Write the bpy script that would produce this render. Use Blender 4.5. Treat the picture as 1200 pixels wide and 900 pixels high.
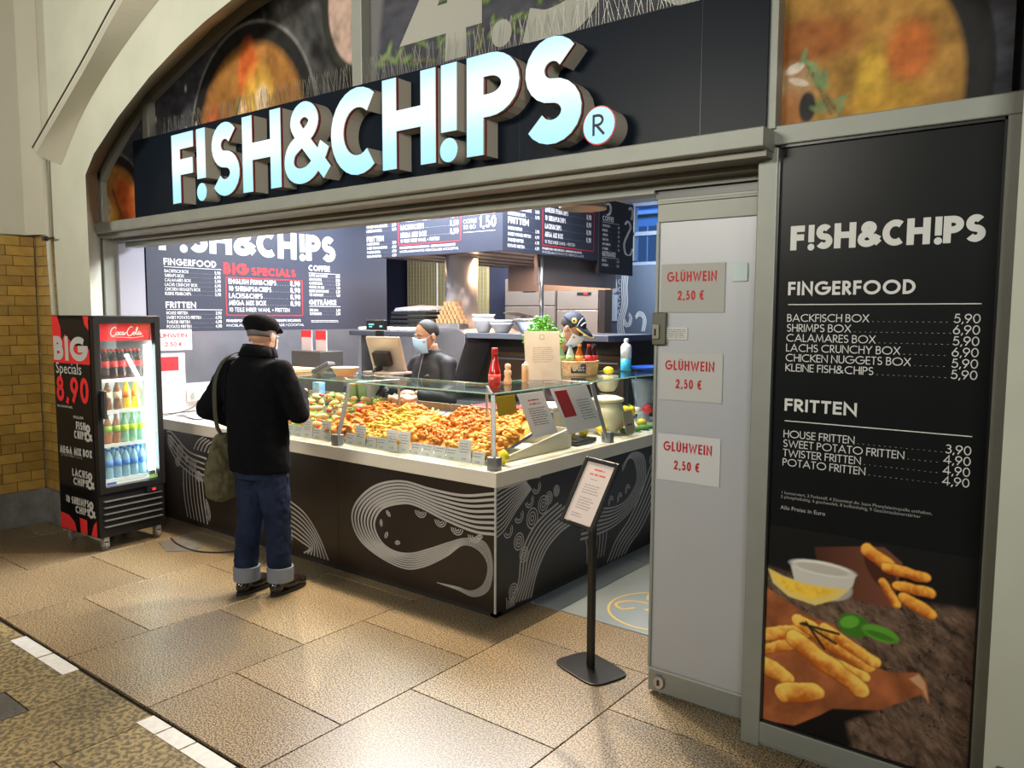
import bpy, math, random
import numpy as np
from mathutils import Vector, Matrix, noise

random.seed(7)
D = bpy.data
SC = bpy.context.scene
COL = SC.collection
for o in list(D.objects):
    D.objects.remove(o)
PI = math.pi
R = math.radians

# ------------------------------------------------------------------ camera
# x runs along the shop front, y goes into the shop, z up; metres
yaw, pitch, roll = 0.65729, 0.08816, -0.0046
fwd = Vector((-math.sin(yaw) * math.cos(pitch), math.cos(yaw) * math.cos(pitch), -math.sin(pitch)))
rgt = Vector((math.cos(yaw), math.sin(yaw), 0))
dwn = fwd.cross(rgt)
r2 = math.cos(roll) * rgt + math.sin(roll) * dwn
d2 = -math.sin(roll) * rgt + math.cos(roll) * dwn
cd = D.cameras.new('camera')
cam = D.objects.new('camera', cd)
COL.objects.link(cam)
mw = Matrix.Identity(4)
for i in range(3):
    mw[i][0] = r2[i]; mw[i][1] = -d2[i]; mw[i][2] = -fwd[i]
mw[2][3] = 1.7
cam.matrix_world = mw
cd.sensor_width = 36
cd.lens = 36 * 910.7 / 1200
cd.clip_start = .05
SC.camera = cam

# ------------------------------------------------------------------ world, lights, exposure
w = D.worlds.new('world'); SC.world = w; w.use_nodes = True
bg = w.node_tree.nodes['Background']
bg.inputs[0].default_value = (.80, .80, .70, 1)
bg.inputs[1].default_value = .07
SC.view_settings.view_transform = 'Standard'
SC.view_settings.look = 'None'
SC.view_settings.exposure = 0
SC.view_settings.gamma = 1
try:
    SC.cycles.sample_clamp_indirect = 4
    SC.cycles.max_bounces = 7
    SC.cycles.transparent_max_bounces = 14
    SC.cycles.caustics_reflective = False
    SC.cycles.caustics_refractive = False
except Exception:
    pass

def area(name, loc, target, sx, sy, power, col, spread=180):
    l = D.lights.new(name, 'AREA'); l.shape = 'RECTANGLE'; l.size = sx; l.size_y = sy
    l.energy = power; l.color = col; l.spread = R(spread)
    o = D.objects.new(name, l); COL.objects.link(o); o.location = loc
    o.rotation_euler = (Vector(target) - Vector(loc)).to_track_quat('-Z', 'Y').to_euler()
    return o

# unseen fill lights added in the hall to brighten shop front and arch reveal
area('hall_fill', (-4.6, -4.5, 3.9), (-4.2, 2.6, 3.5), 3.0, 1.0, 84, (1, .95, .82), 70)
area('hall_fill', (1.6, -3.6, 3.6), (-.5, 2.9, 1.7), 1.6, 1.0, 26, (.97, .97, .88), 60)
area('hall_fill', (3.2, -2.4, 3.0), (-6.2, 2.8, 2.6), 1.2, 1.0, 30, (1, .93, .80), 50)
# kitchen ceiling panels, cool white, and dusk daylight on the street behind
area('kitchen_lamp', (-4.6, 5.0, 3.1), (-4.6, 5.0, 0), 2.6, 1.2, 430, (.88, .92, 1))
area('kitchen_lamp', (-5.2, 7.5, 3.1), (-5.4, 8.1, 1.2), 2.2, .3, 330, (.95, .95, 1))
area('hood_fill', (-5.0, 6.3, 2.24), (-5.0, 6.3, 0), 1.2, 1.2, 55, (1, .62, .38))  # warm fill light added below the hood to brighten the dark pass
area('street_daylight', (-6.5, 10.2, 6.5), (-6.5, 14, 3.5), 5, 2, 420, (.30, .52, 1))
# row of spots right behind the lintel: they light the food, the counter and the floor outside
SPOTS = [(-5.35, 3.62), (-4.35, 3.62), (-3.35, 3.62), (-2.75, 4.3)]
for x, y in SPOTS:
    l = D.lights.new('counter_spot', 'SPOT'); l.energy = 32; l.spot_size = R(150); l.spot_blend = .5
    l.shadow_soft_size = .05; l.color = (1, .84, .63)
    o = D.objects.new('counter_spot', l); COL.objects.link(o); o.location = (x, y, 2.36)
    o.rotation_euler = (R(-14), 0, 0)

# unseen extra spots, added to throw more light out onto the hall floor
for x, y, tx, ty in ((-5.2, 3.70, -5.0, 1.9), (-4.1, 3.70, -3.9, 1.7), (-3.0, 3.70, -2.7, 1.9), (-2.98, 4.5, -1.5, 3.6)):
    l = D.lights.new('floor_fill_spot', 'SPOT'); l.energy = 175; l.spot_size = R(104); l.spot_blend = .45
    l.shadow_soft_size = .035; l.color = (1, .80, .56)
    o = D.objects.new('floor_fill_spot', l); COL.objects.link(o); o.location = (x, y, 2.40)
    o.rotation_euler = (Vector((tx, ty, 0)) - Vector((x, y, 2.4))).to_track_quat('-Z', 'Y').to_euler()

# ------------------------------------------------------------------ materials
MATS = {}
def M(name, col=(.5, .5, .5), rough=.5, metal=0, emit=0, ecol=None, var=0, nz=None, bump=None, mix=None,
      rnd=0, vcol=False, trans=0, ior=1.45, alpha=1, clear=None, spec=None, transl=0, sss=0, coat=0, coord='Object'):
    """nz=(scale, amount) light/dark mottling; mix=(scale, colour2, lo, hi) speckle; rnd = brightness change per object"""
    if name in MATS:
        return MATS[name]
    m = D.materials.new(name); m.use_nodes = True
    MATS[name] = m
    nt = m.node_tree; N = nt.nodes; L = nt.links
    b = N['Principled BSDF']; out = N['Material Output']
    b.inputs['Roughness'].default_value = rough
    b.inputs['Metallic'].default_value = metal
    b.inputs['IOR'].default_value = ior
    b.inputs['Alpha'].default_value = alpha
    b.inputs['Transmission Weight'].default_value = trans
    b.inputs['Coat Weight'].default_value = coat
    if spec is not None: b.inputs['Specular IOR Level'].default_value = spec
    b.inputs['Subsurface Weight'].default_value = sss
    if sss: b.inputs['Subsurface Radius'].default_value = (.012, .006, .003)
    c = (*col, 1)
    b.inputs['Base Color'].default_value = c
    src = None
    tc = N.new('ShaderNodeTexCoord')
    def noise_node(scale, detail=4):
        n = N.new('ShaderNodeTexNoise'); n.inputs['Scale'].default_value = scale; n.inputs['Detail'].default_value = detail
        L.new(tc.outputs[coord], n.inputs['Vector']); return n
    if vcol:
        a = N.new('ShaderNodeVertexColor'); a.layer_name = 'Col'; src = a.outputs[0]
    if mix:
        n = noise_node(mix[0], 3)
        r = N.new('ShaderNodeValToRGB'); r.color_ramp.elements[0].position = mix[2]; r.color_ramp.elements[1].position = mix[3]
        r.color_ramp.elements[0].color = c; r.color_ramp.elements[1].color = (*mix[1], 1)
        L.new(n.outputs[0], r.inputs[0]); src = r.outputs[0]
    def scale_by(fac_socket, lo, hi):
        nonlocal src
        mr = N.new('ShaderNodeMapRange'); mr.inputs[3].default_value = lo; mr.inputs[4].default_value = hi
        L.new(fac_socket, mr.inputs[0])
        mx = N.new('ShaderNodeVectorMath'); mx.operation = 'SCALE'
        if src is None: mx.inputs[0].default_value = col
        else: L.new(src, mx.inputs[0])
        L.new(mr.outputs[0], mx.inputs[3]); src = mx.outputs[0]
        return mr
    if nz:
        n = noise_node(nz[0]); mr = scale_by(n.outputs[0], 1 - nz[1], 1 + nz[1]); mr.inputs[1].default_value = .3; mr.inputs[2].default_value = .7
    if rnd:
        oi = N.new('ShaderNodeObjectInfo'); scale_by(oi.outputs['Random'], 1 - rnd, 1 + rnd)
    if src: L.new(src, b.inputs['Base Color'])
    if bump:
        n = noise_node(bump[0], 5); bp = N.new('ShaderNodeBump'); bp.inputs['Strength'].default_value = bump[1]
        bp.inputs['Distance'].default_value = bump[2] if len(bump) > 2 else .01
        L.new(n.outputs[0], bp.inputs['Height']); L.new(bp.outputs[0], b.inputs['Normal'])
    if emit:
        b.inputs['Emission Color'].default_value = (*(ecol or col), 1); b.inputs['Emission Strength'].default_value = emit
    if transl:
        tl = N.new('ShaderNodeBsdfTranslucent'); tl.inputs[0].default_value = c
        mt = N.new('ShaderNodeMixShader'); mt.inputs[0].default_value = transl
        L.new(b.outputs[0], mt.inputs[1]); L.new(tl.outputs[0], mt.inputs[2]); L.new(mt.outputs[0], out.inputs[0])
    if clear is not None:      # thin sheet: mostly see-through, reflects at its surface
        t = N.new('ShaderNodeBsdfTransparent'); t.inputs[0].default_value = (*clear[1], 1)
        g = N.new('ShaderNodeBsdfGlossy'); g.inputs['Roughness'].default_value = rough
        lw_ = N.new('ShaderNodeLayerWeight'); lw_.inputs[0].default_value = .5
        pw = N.new('ShaderNodeMath'); pw.operation = 'POWER'; pw.inputs[1].default_value = 4; L.new(lw_.outputs['Facing'], pw.inputs[0])
        fr = N.new('ShaderNodeMath'); fr.operation = 'MULTIPLY_ADD'; fr.inputs[1].default_value = .7; fr.inputs[2].default_value = .04; L.new(pw.outputs[0], fr.inputs[0])
        ms = N.new('ShaderNodeMixShader'); L.new(fr.outputs[0], ms.inputs[0]); L.new(t.outputs[0], ms.inputs[1]); L.new(g.outputs[0], ms.inputs[2])
        m2 = N.new('ShaderNodeMixShader'); m2.inputs[0].default_value = clear[0]
        L.new(ms.outputs[0], m2.inputs[1]); L.new(b.outputs[0], m2.inputs[2]); L.new(m2.outputs[0], out.inputs[0])
    return m

cream = M('cream_plaster', (.43, .41, .335), .75, nz=(1.6, .06), bump=(30, .12, .004))
pillar_m = M('pillar_plaster', (.52, .53, .44), .7, nz=(4, .05), bump=(25, .15, .004))
concrete = M('concrete_base', (.16, .165, .155), .85, nz=(6, .35), bump=(18, .5, .02))
alu = M('grey_powdered_metal', (.27, .28, .25), .45, .2, nz=(7, .05))
aludark = M('dark_metal', (.05, .05, .05), .4, .5)
black = M('satin_black', (.008, .008, .009), .35)
blackp = M('black_plastic', (.012, .012, .013), .3)
panelblack = M('menu_black', (.008, .009, .010), .30, nz=(3, .15), spec=.2)
signblack = M('sign_black', (.006, .010, .017), .32, spec=.12)
paper_t = .35
white = M('white_print', (.78, .78, .76), .5)
offwhite = M('offwhite_print', (.55, .55, .53), .5)
greyprint = M('grey_print', (.22, .22, .22), .5)
redprint = M('red_print', (.72, .03, .035), .5)
darkredprint = M('dark_red_print', (.45, .01, .015), .5)
steel = M('brushed_steel', (.50, .49, .49), .30, .9, nz=(5, .06), bump=(60, .03, .002))
steel2 = M('worn_steel', (.36, .35, .36), .33, .85, nz=(3, .12))
chrome = M('chrome', (.75, .74, .72), .12, 1)
boardblue = M('menu_slate', (.030, .035, .054), .5, nz=(2, .05))
tentwall = M('slate_blue_wall', (.05, .075, .12), .6)
wtop = M('white_worktop', (.66, .61, .52), .35, nz=(8, .02))
cpanel = M('counter_panel', (.020, .014, .011), .33, nz=(2.5, .12))
lineprint = M('line_print', (.40, .385, .37), .55)
glass = M('clear_glass', (.35, .55, .48), .03, clear=(.015, (.95, .985, .97)))
glass_edge = M('glass_edge', (.16, .36, .28), .1, trans=.5)
door_glass = M('frosted_glass', (.43, .44, .47), .36, nz=(1.2, .05), metal=.1)
granite = M('granite_tile', (.052, .037, .021), .37, mix=(135, (.40, .30, .175), .455, .545), nz=(1.1, .2), rnd=.15, bump=(160, .03, .002))
granite_rough = M('rough_granite', (.10, .078, .042), .55, mix=(46, (.27, .21, .095), .45, .55), nz=(2.3, .20), rnd=.10, bump=(60, .35, .006))
granite_dark = M('dark_granite', (.075, .072, .065), .5, nz=(60, .4), rnd=.1)
bluetile = M('blue_grey_tile', (.21, .25, .27), .4, nz=(2.2, .12), rnd=.05)
grout = M('grout', (.03, .025, .018), .9)
brickm = M('glazed_brick', (.33, .205, .048), .28, nz=(9, .14), rnd=.22)
skin1 = M('skin_light', (.52, .29, .20), .5, sss=.1, nz=(25, .06))
skin2 = M('skin_tan', (.42, .22, .13), .5, sss=.1, nz=(25, .06))
hairm = M('dark_hair', (.02, .016, .014), .6, bump=(160, .6, .004))
hairgrey = M('grey_hair', (.10, .09, .085), .6, bump=(160, .6, .004))
maskm = M('mask_blue', (.36, .58, .80), .7, bump=(70, .2, .003))
maskw = M('mask_white', (.62, .68, .74), .7, bump=(70, .2, .003))
paper = M('paper', (.74, .72, .70), .6, nz=(6, .02))
inkgrey = M('ink_grey', (.20, .20, .21), .6)

# ------------------------------------------------------------------ mesh helpers
W = {}
def tagit(o, label=None, cat=None, group=None, kind=None):
    if label: o['label'] = label
    if cat: o['category'] = cat
    if group: o['group'] = group
    if kind: o['kind'] = kind
    return o

def top(name, loc, label, cat, group=None, local=False):
    o = D.objects.new(name, None); COL.objects.link(o); o.empty_display_size = .05
    o.location = loc
    W[o] = Matrix.Identity(4) if local else Matrix.Translation(loc)
    return tagit(o, label, cat, group)

def smooth_pts(pts, n=6, closed=False):
    P = [Vector(p) for p in pts]; out = []
    m = len(P); rng = m if closed else m - 1
    for i in range(rng):
        p0 = P[(i - 1) % m] if (closed or i > 0) else P[0] * 2 - P[1]
        p1 = P[i]; p2 = P[(i + 1) % m]
        p3 = P[(i + 2) % m] if (closed or i + 2 < m) else p2 * 2 - p1
        for k in range(n):
            t = k / n
            out.append(.5 * ((2 * p1) + (p2 - p0) * t + (2 * p0 - 5 * p1 + 4 * p2 - p3) * t * t + (3 * p1 - p0 - 3 * p2 + p3) * t ** 3))
    if not closed: out.append(P[-1])
    return out

class MB:
    def __init__(s, xf=None):
        s.v = []; s.f = []; s.xf = xf
    def add(s, vs, fs):
        b = len(s.v)
        if s.xf is not None: vs = [s.xf @ Vector(p) for p in vs]
        s.v += [tuple(p) for p in vs]; s.f += [tuple(b + i for i in f) for f in fs]
        return s
    def box(s, x0, x1, y0, y1, z0, z1):
        return s.add([(x0,y0,z0),(x1,y0,z0),(x1,y1,z0),(x0,y1,z0),(x0,y0,z1),(x1,y0,z1),(x1,y1,z1),(x0,y1,z1)],
                     [(0,3,2,1),(4,5,6,7),(0,1,5,4),(1,2,6,5),(2,3,7,6),(3,0,4,7)])
    def poly(s, pts):
        return s.add(pts, [tuple(range(len(pts)))])
    def prism(s, a, b):
        """two matching loops of 3D points, capped"""
        n = len(a)
        return s.add(list(a) + list(b), [tuple(range(n - 1, -1, -1)), tuple(range(n, 2 * n))] + [(i, (i + 1) % n, n + (i + 1) % n, n + i) for i in range(n)])
    def strip(s, a, b):
        n = len(a)
        return s.add(list(a) + list(b), [(i, i + 1, n + i + 1, n + i) for i in range(n - 1)])
    def tube(s, pts, r, seg=8, cap=True, closed=False, flat=1.0):
        P = [Vector(p) for p in pts]; n = len(P)
        rr = r if isinstance(r, (list, tuple)) else [r] * n
        vs = []; fs = []; up = None
        for i in range(n):
            if closed: d = P[(i + 1) % n] - P[i - 1]
            else: d = P[min(i + 1, n - 1)] - P[max(i - 1, 0)]
            if d.length < 1e-9: d = Vector((0, 0, 1))
            d.normalize()
            if up is None:
                up = Vector((0, 0, 1)) if abs(d.z) < .9 else Vector((1, 0, 0))
            a = d.cross(up).normalized(); up = a.cross(d).normalized()
            for k in range(seg):
                t = 2 * PI * k / seg
                vs.append(P[i] + (a * math.cos(t) + up * math.sin(t) * flat) * rr[i])
        m = n if closed else n - 1
        for i in range(m):
            for k in range(seg):
                j = (i + 1) % n
                fs.append((i * seg + k, i * seg + (k + 1) % seg, j * seg + (k + 1) % seg, j * seg + k))
        if cap and not closed:
            fs.append(tuple(range(seg - 1, -1, -1))); fs.append(tuple((n - 1) * seg + k for k in range(seg)))
        return s.add(vs, fs)
    def lathe(s, prof, cx=0, cy=0, z0=0, seg=16, sx=1, sy=1):
        vs = []; fs = []
        for r, z in prof:
            for k in range(seg):
                t = 2 * PI * k / seg
                vs.append((cx + r * sx * math.cos(t), cy + r * sy * math.sin(t), z0 + z))
        n = len(prof)
        for i in range(n - 1):
            for k in range(seg):
                fs.append((i * seg + k, i * seg + (k + 1) % seg, (i + 1) * seg + (k + 1) % seg, (i + 1) * seg + k))
        if prof[0][0] > 1e-6: fs.append(tuple(range(seg - 1, -1, -1)))
        if prof[-1][0] > 1e-6: fs.append(tuple((n - 1) * seg + k for k in range(seg)))
        return s.add(vs, fs)
    def ell(s, c, r, seg=16, rings=10, rot=None):
        vs = []; fs = []
        for i in range(rings + 1):
            a = PI * i / rings
            for k in range(seg):
                t = 2 * PI * k / seg
                p = Vector((r[0] * math.sin(a) * math.cos(t), r[1] * math.sin(a) * math.sin(t), r[2] * math.cos(a)))
                if rot is not None: p = rot @ p
                vs.append(Vector(c) + p)
        for i in range(rings):
            for k in range(seg):
                fs.append((i * seg + k, (i + 1) * seg + k, (i + 1) * seg + (k + 1) % seg, i * seg + (k + 1) % seg))
        return s.add(vs, fs)
    def rings(s, rs, seg=20):
        """torso style loft: rings (cx, cy, z, rx, ry)"""
        vs = []; fs = []
        for cx, cy, z, rx, ry in rs:
            for k in range(seg):
                t = 2 * PI * k / seg
                vs.append((cx + rx * math.cos(t), cy + ry * math.sin(t), z))
        n = len(rs)
        for i in range(n - 1):
            for k in range(seg):
                fs.append((i * seg + k, i * seg + (k + 1) % seg, (i + 1) * seg + (k + 1) % seg, (i + 1) * seg + k))
        fs.append(tuple(range(seg - 1, -1, -1))); fs.append(tuple((n - 1) * seg + k for k in range(seg)))
        return s.add(vs, fs)
    def mesh(s, name, Mi=None):
        me = D.meshes.new(name)
        vs = s.v if Mi is None else [tuple(Mi @ Vector(p)) for p in s.v]
        me.from_pydata(vs, [], s.f); me.update()
        return me
    def build(s, name, mat, parent=None, smooth=False, label=None, cat=None, group=None, kind=None, bevel=0):
        Mx = W[parent] if parent is not None else Matrix.Identity(4)
        me = s.mesh(name, Mx.inverted() if parent is not None else None)
        o = D.objects.new(name, me); COL.objects.link(o)
        if mat: me.materials.append(mat)
        if parent is not None: o.parent = parent
        W[o] = Mx
        if smooth:
            for p in me.polygons: p.use_smooth = True
        if bevel:
            bv = o.modifiers.new('bevel', 'BEVEL'); bv.width = bevel; bv.segments = 2; bv.limit_method = 'ANGLE'
        return tagit(o, label, cat, group, kind)

def struct(mb, name, mat, **k):
    return mb.build(name, mat, None, kind='structure', **k)
def thing(mb, name, mat, label, cat, group=None, **k):
    """a thing that is one mesh; its origin goes to its base"""
    xs = [p[0] for p in mb.v]; ys = [p[1] for p in mb.v]; zs = [p[2] for p in mb.v]
    loc = Vector(((min(xs) + max(xs)) / 2, (min(ys) + max(ys)) / 2, min(zs)))
    mb.v = [(p[0] - loc.x, p[1] - loc.y, p[2] - loc.z) for p in mb.v]
    o = mb.build(name, mat, None, label=label, cat=cat, group=group, **k)
    o.location = loc; W[o] = Matrix.Translation(loc)
    return o
def dup(o, parent=None, loc=None, rz=None, label=None, rot=None, scale=None):
    c = o.copy(); COL.objects.link(c); W[c] = W[o]
    if parent is not None: c.parent = parent
    if loc is not None: c.location = loc
    if rz is not None: c.rotation_euler = (0, 0, rz)
    if rot is not None: c.rotation_euler = rot
    if scale is not None: c.scale = (scale,) * 3
    if label: c['label'] = label
    for ch in list(o.children): dup(ch, c)
    return c
def remesh(o, voxel, smooth_it=2, disp=None):
    m = o.modifiers.new('remesh', 'REMESH'); m.mode = 'VOXEL'; m.voxel_size = voxel; m.use_smooth_shade = True
    s = o.modifiers.new('smooth', 'SMOOTH'); s.iterations = smooth_it; s.factor = .5
    if disp:
        tx = D.textures.new('folds', 'CLOUDS'); tx.noise_scale = disp[0]
        d = o.modifiers.new('folds', 'DISPLACE'); d.texture = tx; d.strength = disp[1]; d.mid_level = .5; d.texture_coords = 'LOCAL'
    return o

# ------------------------------------------------------------------ geometric stroke lettering
def arc(cx, cy, rx, ry, a0, a1, n=12):
    return [(cx + rx * math.cos(R(a0 + (a1 - a0) * i / n)), cy + ry * math.sin(R(a0 + (a1 - a0) * i / n))) for i in range(n + 1)]
SQ, BT = 1, 0      # stroke ends: extended or cut flush
def amp():
    p = [(.74,0),(.20,.66),(.13,.80),(.18,.94),(.31,1),(.44,.94),(.49,.81),(.42,.67),(.22,.53),(.05,.40),(0,.22),(.06,.07),(.22,0),(.42,.05),(.60,.24),(.70,.43)]
    q = [Vector(p[0]), Vector(p[1])] + smooth_pts(p[1:], 4)[1:]
    return [(x.x, x.y) for x in q]
GL = {
 'A': (.78, [([(0,0),(.39,1),(.78,0)],SQ), ([(.14,.30),(.64,.30)],BT)]),
 'B': (.46, [([(0,0),(0,1)],SQ), ([(0,1),(.20,1)]+arc(.20,.77,.20,.23,90,-90)+[(0,.54)],BT), ([(0,.54),(.22,.54)]+arc(.22,.27,.24,.27,90,-90)+[(0,0)],BT)]),
 'C': (.80, [(arc(.5,.5,.5,.5,52,308,20),BT)]),
 'D': (.62, [([(0,0),(0,1)],SQ), ([(0,1),(.14,1)]+arc(.14,.5,.48,.5,90,-90,16)+[(0,0)],BT)]),
 'E': (.38, [([(.38,1),(0,1),(0,0),(.38,0)],SQ), ([(0,.52),(.36,.52)],SQ)]),
 'F': (.36, [([(.36,1),(0,1),(0,0)],SQ), ([(0,.52),(.34,.52)],SQ)]),
 'G': (.95, [(arc(.5,.5,.5,.5,48,360,20),BT), ([(1.0,.5),(.55,.5)],SQ)]),
 'H': (.56, [([(0,0),(0,1)],SQ), ([(.56,0),(.56,1)],SQ), ([(0,.53),(.56,.53)],BT)]),
 'I': (.0, [([(0,0),(0,1)],SQ)]),
 'J': (.22, [([(.22,1),(.22,.18)]+arc(.08,.16,.14,.16,0,-110,6),BT)]),
 'K': (.52, [([(0,0),(0,1)],SQ), ([(.52,1),(.06,.52),(.54,0)],SQ)]),
 'L': (.34, [([(0,1),(0,0),(.34,0)],SQ)]),
 'M': (.84, [([(0,0),(.12,1),(.42,.15),(.72,1),(.84,0)],SQ)]),
 'N': (.64, [([(0,0),(0,1),(.64,0),(.64,1)],SQ)]),
 'O': (1.0, [(arc(.5,.5,.5,.5,0,360,28),BT)]),
 'P': (.42, [([(0,0),(0,1)],SQ), ([(0,1),(.18,1)]+arc(.18,.74,.24,.26,90,-90)+[(0,.48)],BT)]),
 'R': (.44, [([(0,0),(0,1)],SQ), ([(0,1),(.18,1)]+arc(.18,.74,.22,.26,90,-90)+[(0,.48)],BT), ([(.14,.46),(.44,0)],SQ)]),
 'S': (.44, [(arc(.22,.75,.20,.25,35,270,14)+arc(.22,.25,.22,.25,90,-150,14)[1:],BT)]),
 'T': (.46, [([(0,1),(.46,1)],SQ), ([(.23,1),(.23,0)],SQ)]),
 'U': (.54, [([(0,1),(0,.28)]+arc(.27,.27,.27,.27,180,360)+[(.54,.28),(.54,1)],SQ)]),
 'V': (.70, [([(0,1),(.35,0),(.70,1)],SQ)]),
 'W': (1.1, [([(0,1),(.27,0),(.55,.9),(.83,0),(1.1,1)],SQ)]),
 'X': (.62, [([(0,0),(.60,1)],SQ), ([(.02,1),(.62,0)],SQ)]),
 'Y': (.62, [([(0,1),(.31,.45),(.62,1)],SQ), ([(.31,.45),(.31,0)],SQ)]),
 'Z': (.54, [([(0,1),(.52,1),(0,0),(.54,0)],SQ)]),
 '0': (.52, [(arc(.26,.5,.26,.5,0,360,24),BT)]),
 '1': (.18, [([(0,.82),(.18,1),(.18,0)],BT)]),
 '2': (.48, [(arc(.24,.74,.24,.26,165,-40,10)+[(0,0),(.48,0)],SQ)]),
 '3': (.44, [(arc(.20,.77,.19,.23,150,-80,10)+arc(.20,.27,.24,.27,85,-150,12),BT)]),
 '4': (.58, [([(.42,0),(.42,1),(0,.26),(.58,.26)],SQ)]),
 '5': (.46, [([(.42,1),(.12,1),(.05,.56)]+arc(.20,.32,.26,.32,115,-150,14),BT)]),
 '6': (.50, [(arc(.25,.30,.25,.30,0,360,20),BT), ([(.02,.38),(.34,1)],SQ)]),
 '8': (.48, [(arc(.24,.77,.20,.23,0,360,18),BT), (arc(.24,.28,.24,.28,0,360,18),BT)]),
 '9': (.50, [(arc(.25,.70,.25,.30,0,360,20),BT), ([(.48,.62),(.16,0)],SQ)]),
 '&': (.76, [(amp(),BT)]),
 ',': (.04, [([(.07,.10),(-.03,-.20)],BT)]),
 '.': (.0, [([(0,-.01),(0,.03)],BT)]),
 '!': (.06, [([(.03,1),(.03,.36)],SQ), 'dot']),
 '+': (.44, [([(.22,.2),(.22,.7)],BT), ([(0,.45),(.44,.45)],BT)]),
 '-': (.24, [([(0,.42),(.24,.42)],BT)]),
 '/': (.3, [([(0,-.1),(.3,1.1)],BT)]),
 '(': (.1, [([(.1,1.05),(0,.7),(0,.3),(.1,-.05)],BT)]),
 ')': (.1, [([(0,1.05),(.1,.7),(.1,.3),(0,-.05)],BT)]),
 ':': (.0, [([(0,0),(0,.05)],SQ), ([(0,.5),(0,.55)],SQ)]),
 '\u20ac': (.62, [(arc(.42,.5,.36,.5,55,305,16),BT), ([(-.06,.6),(.52,.6)],BT), ([(-.06,.4),(.48,.4)],BT)]),
}
GL['\u00dc'] = (GL['U'][0], GL['U'][1] + [([(.13,1.22),(.13,1.30)],BT), ([(.41,1.22),(.41,1.30)],BT)])
GL['\u00c4'] = (GL['A'][0], GL['A'][1] + [([(.25,1.22),(.25,1.30)],BT), ([(.53,1.22),(.53,1.30)],BT)])

def offs(pts, w, cap):
    """left and right edges of a stroke of width w"""
    P = [Vector(pts[0])]; ws = list(w) if isinstance(w, (list, tuple)) else None; keep = [0]
    for i_, p in enumerate(pts[1:]):
        if (Vector(p) - P[-1]).length > 1e-7: P.append(Vector(p)); keep.append(i_ + 1)
    n = len(P)
    if ws: ws = [ws[i_] for i_ in keep]; w = ws[0]
    if cap:
        a = (P[0] - P[1]).normalized() * w / 2; P[0] = P[0] + a
        b = (P[-1] - P[-2]).normalized() * w / 2; P[-1] = P[-1] + b
    closed = (P[0] - P[-1]).length < 1e-5 and n > 3
    Lf = []; Rt = []
    for i in range(n):
        d0 = (P[i] - P[i - 1]) if i > 0 else ((P[0] - P[-2]) if closed else (P[1] - P[0]))
        d1 = (P[i + 1] - P[i]) if i < n - 1 else ((P[1] - P[0]) if closed else (P[-1] - P[-2]))
        d0 = d0.normalized(); d1 = d1.normalized()
        n0 = Vector((-d0.y, d0.x)); n1 = Vector((-d1.y, d1.x)); nn = n0 + n1
        if nn.length < .2: nn = n0
        nn.normalize(); k = 1 / max(.45, nn.dot(n1))
        if ws: w = ws[i]
        Lf.append(P[i] + nn * w / 2 * k); Rt.append(P[i] - nn * w / 2 * k)
    return Lf, Rt
class plane_y:
    n = Vector((0, -1, 0))
    def __init__(s, y): s.y = y
    def __call__(s, a, b): return (a, s.y, b)
class plane_x:
    n = Vector((1, 0, 0))
    def __init__(s, x): s.x = x
    def __call__(s, a, b): return (s.x, a, b)
_lay = [0]
def ribbon(mb, pts, w, mp, cap=0, depth=None, sides=None):
    Lf, Rt = offs(pts, w, cap)
    if hasattr(mp, 'n'):       # strokes of a letter lie a hair above one another
        _lay[0] = (_lay[0] + 1) % 5
        m0, dd = mp, mp.n * (.0012 if sides is not None else .00022) * _lay[0]
        mp = lambda a, b: Vector(m0(a, b)) + dd
        m_ = len(Lf); q = m0.n * (.0010 if sides is not None else .0005)      # and a stroke that crosses itself climbs slightly
        mb.strip([mp(*p) + q * (i / m_) for i, p in enumerate(Lf)], [mp(*p) + q * (i / m_) for i, p in enumerate(Rt)])
    else: mb.strip([mp(*p) for p in Lf], [mp(*p) for p in Rt])
    if sides is not None:
        f = lambda q: [Vector(mp(*p)) for p in q]
        a, b = f(Lf), f(Rt); dv = Vector(depth)
        sides.strip(a, [p + dv for p in a]); sides.strip(b, [p + dv for p in b])
        sides.strip([a[0], b[0]], [a[0] + dv, b[0] + dv]); sides.strip([a[-1], b[-1]], [a[-1] + dv, b[-1] + dv])
def glyph(mb, ch, x, y, h, t, mp, hw=1.0, thin=1.0, **k):
    """draw one letter with its lower left at x,y; t = stroke as a share of h; returns its width"""
    wd, st = GL[ch]
    s = h * (1 - t); o = t * h / 2
    for q in st:
        if q == 'dot':
            cx = x + o + .03 * s * hw; r = h * t * .62
            c = arc(cx, y + r * .72, r * .5, r * .5, 0, 360, 18)
            ribbon(mb, c, r, mp, **k)
            continue
        pts, cap = q
        ribbon(mb, [(x + o + px * s * hw, y + o + py * s) for px, py in pts], t * h * thin, mp, cap=cap, **k)
    return wd * s * hw + t * h
def textw(sx, h, t, sp=.13, hw=1.0):
    w_ = 0
    for ch in sx:
        if ch == ' ': w_ += .32 * h
        else: w_ += (GL[ch][0] * (1 - t) * hw + t + sp) * h
    return w_
def text(mb, sx, x, y, h, t, mp, width=None, sp=.13, anchor=0, **k):
    sx = sx.upper()
    hw = 1.0
    if width:
        w1 = textw(sx, h, t, sp, 1.0); w0 = textw(sx, h, t, sp, 0.0)
        hw = max(.3, (width - w0 + sp * h) / max(1e-6, w1 - w0))
    x = x - anchor * textw(sx, h, t, sp, hw)
    for ch in sx:
        if ch == ' ': x += .32 * h; continue
        x += glyph(mb, ch, x, y, h, t, mp, hw=hw, **k) + sp * h
    return x
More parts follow.
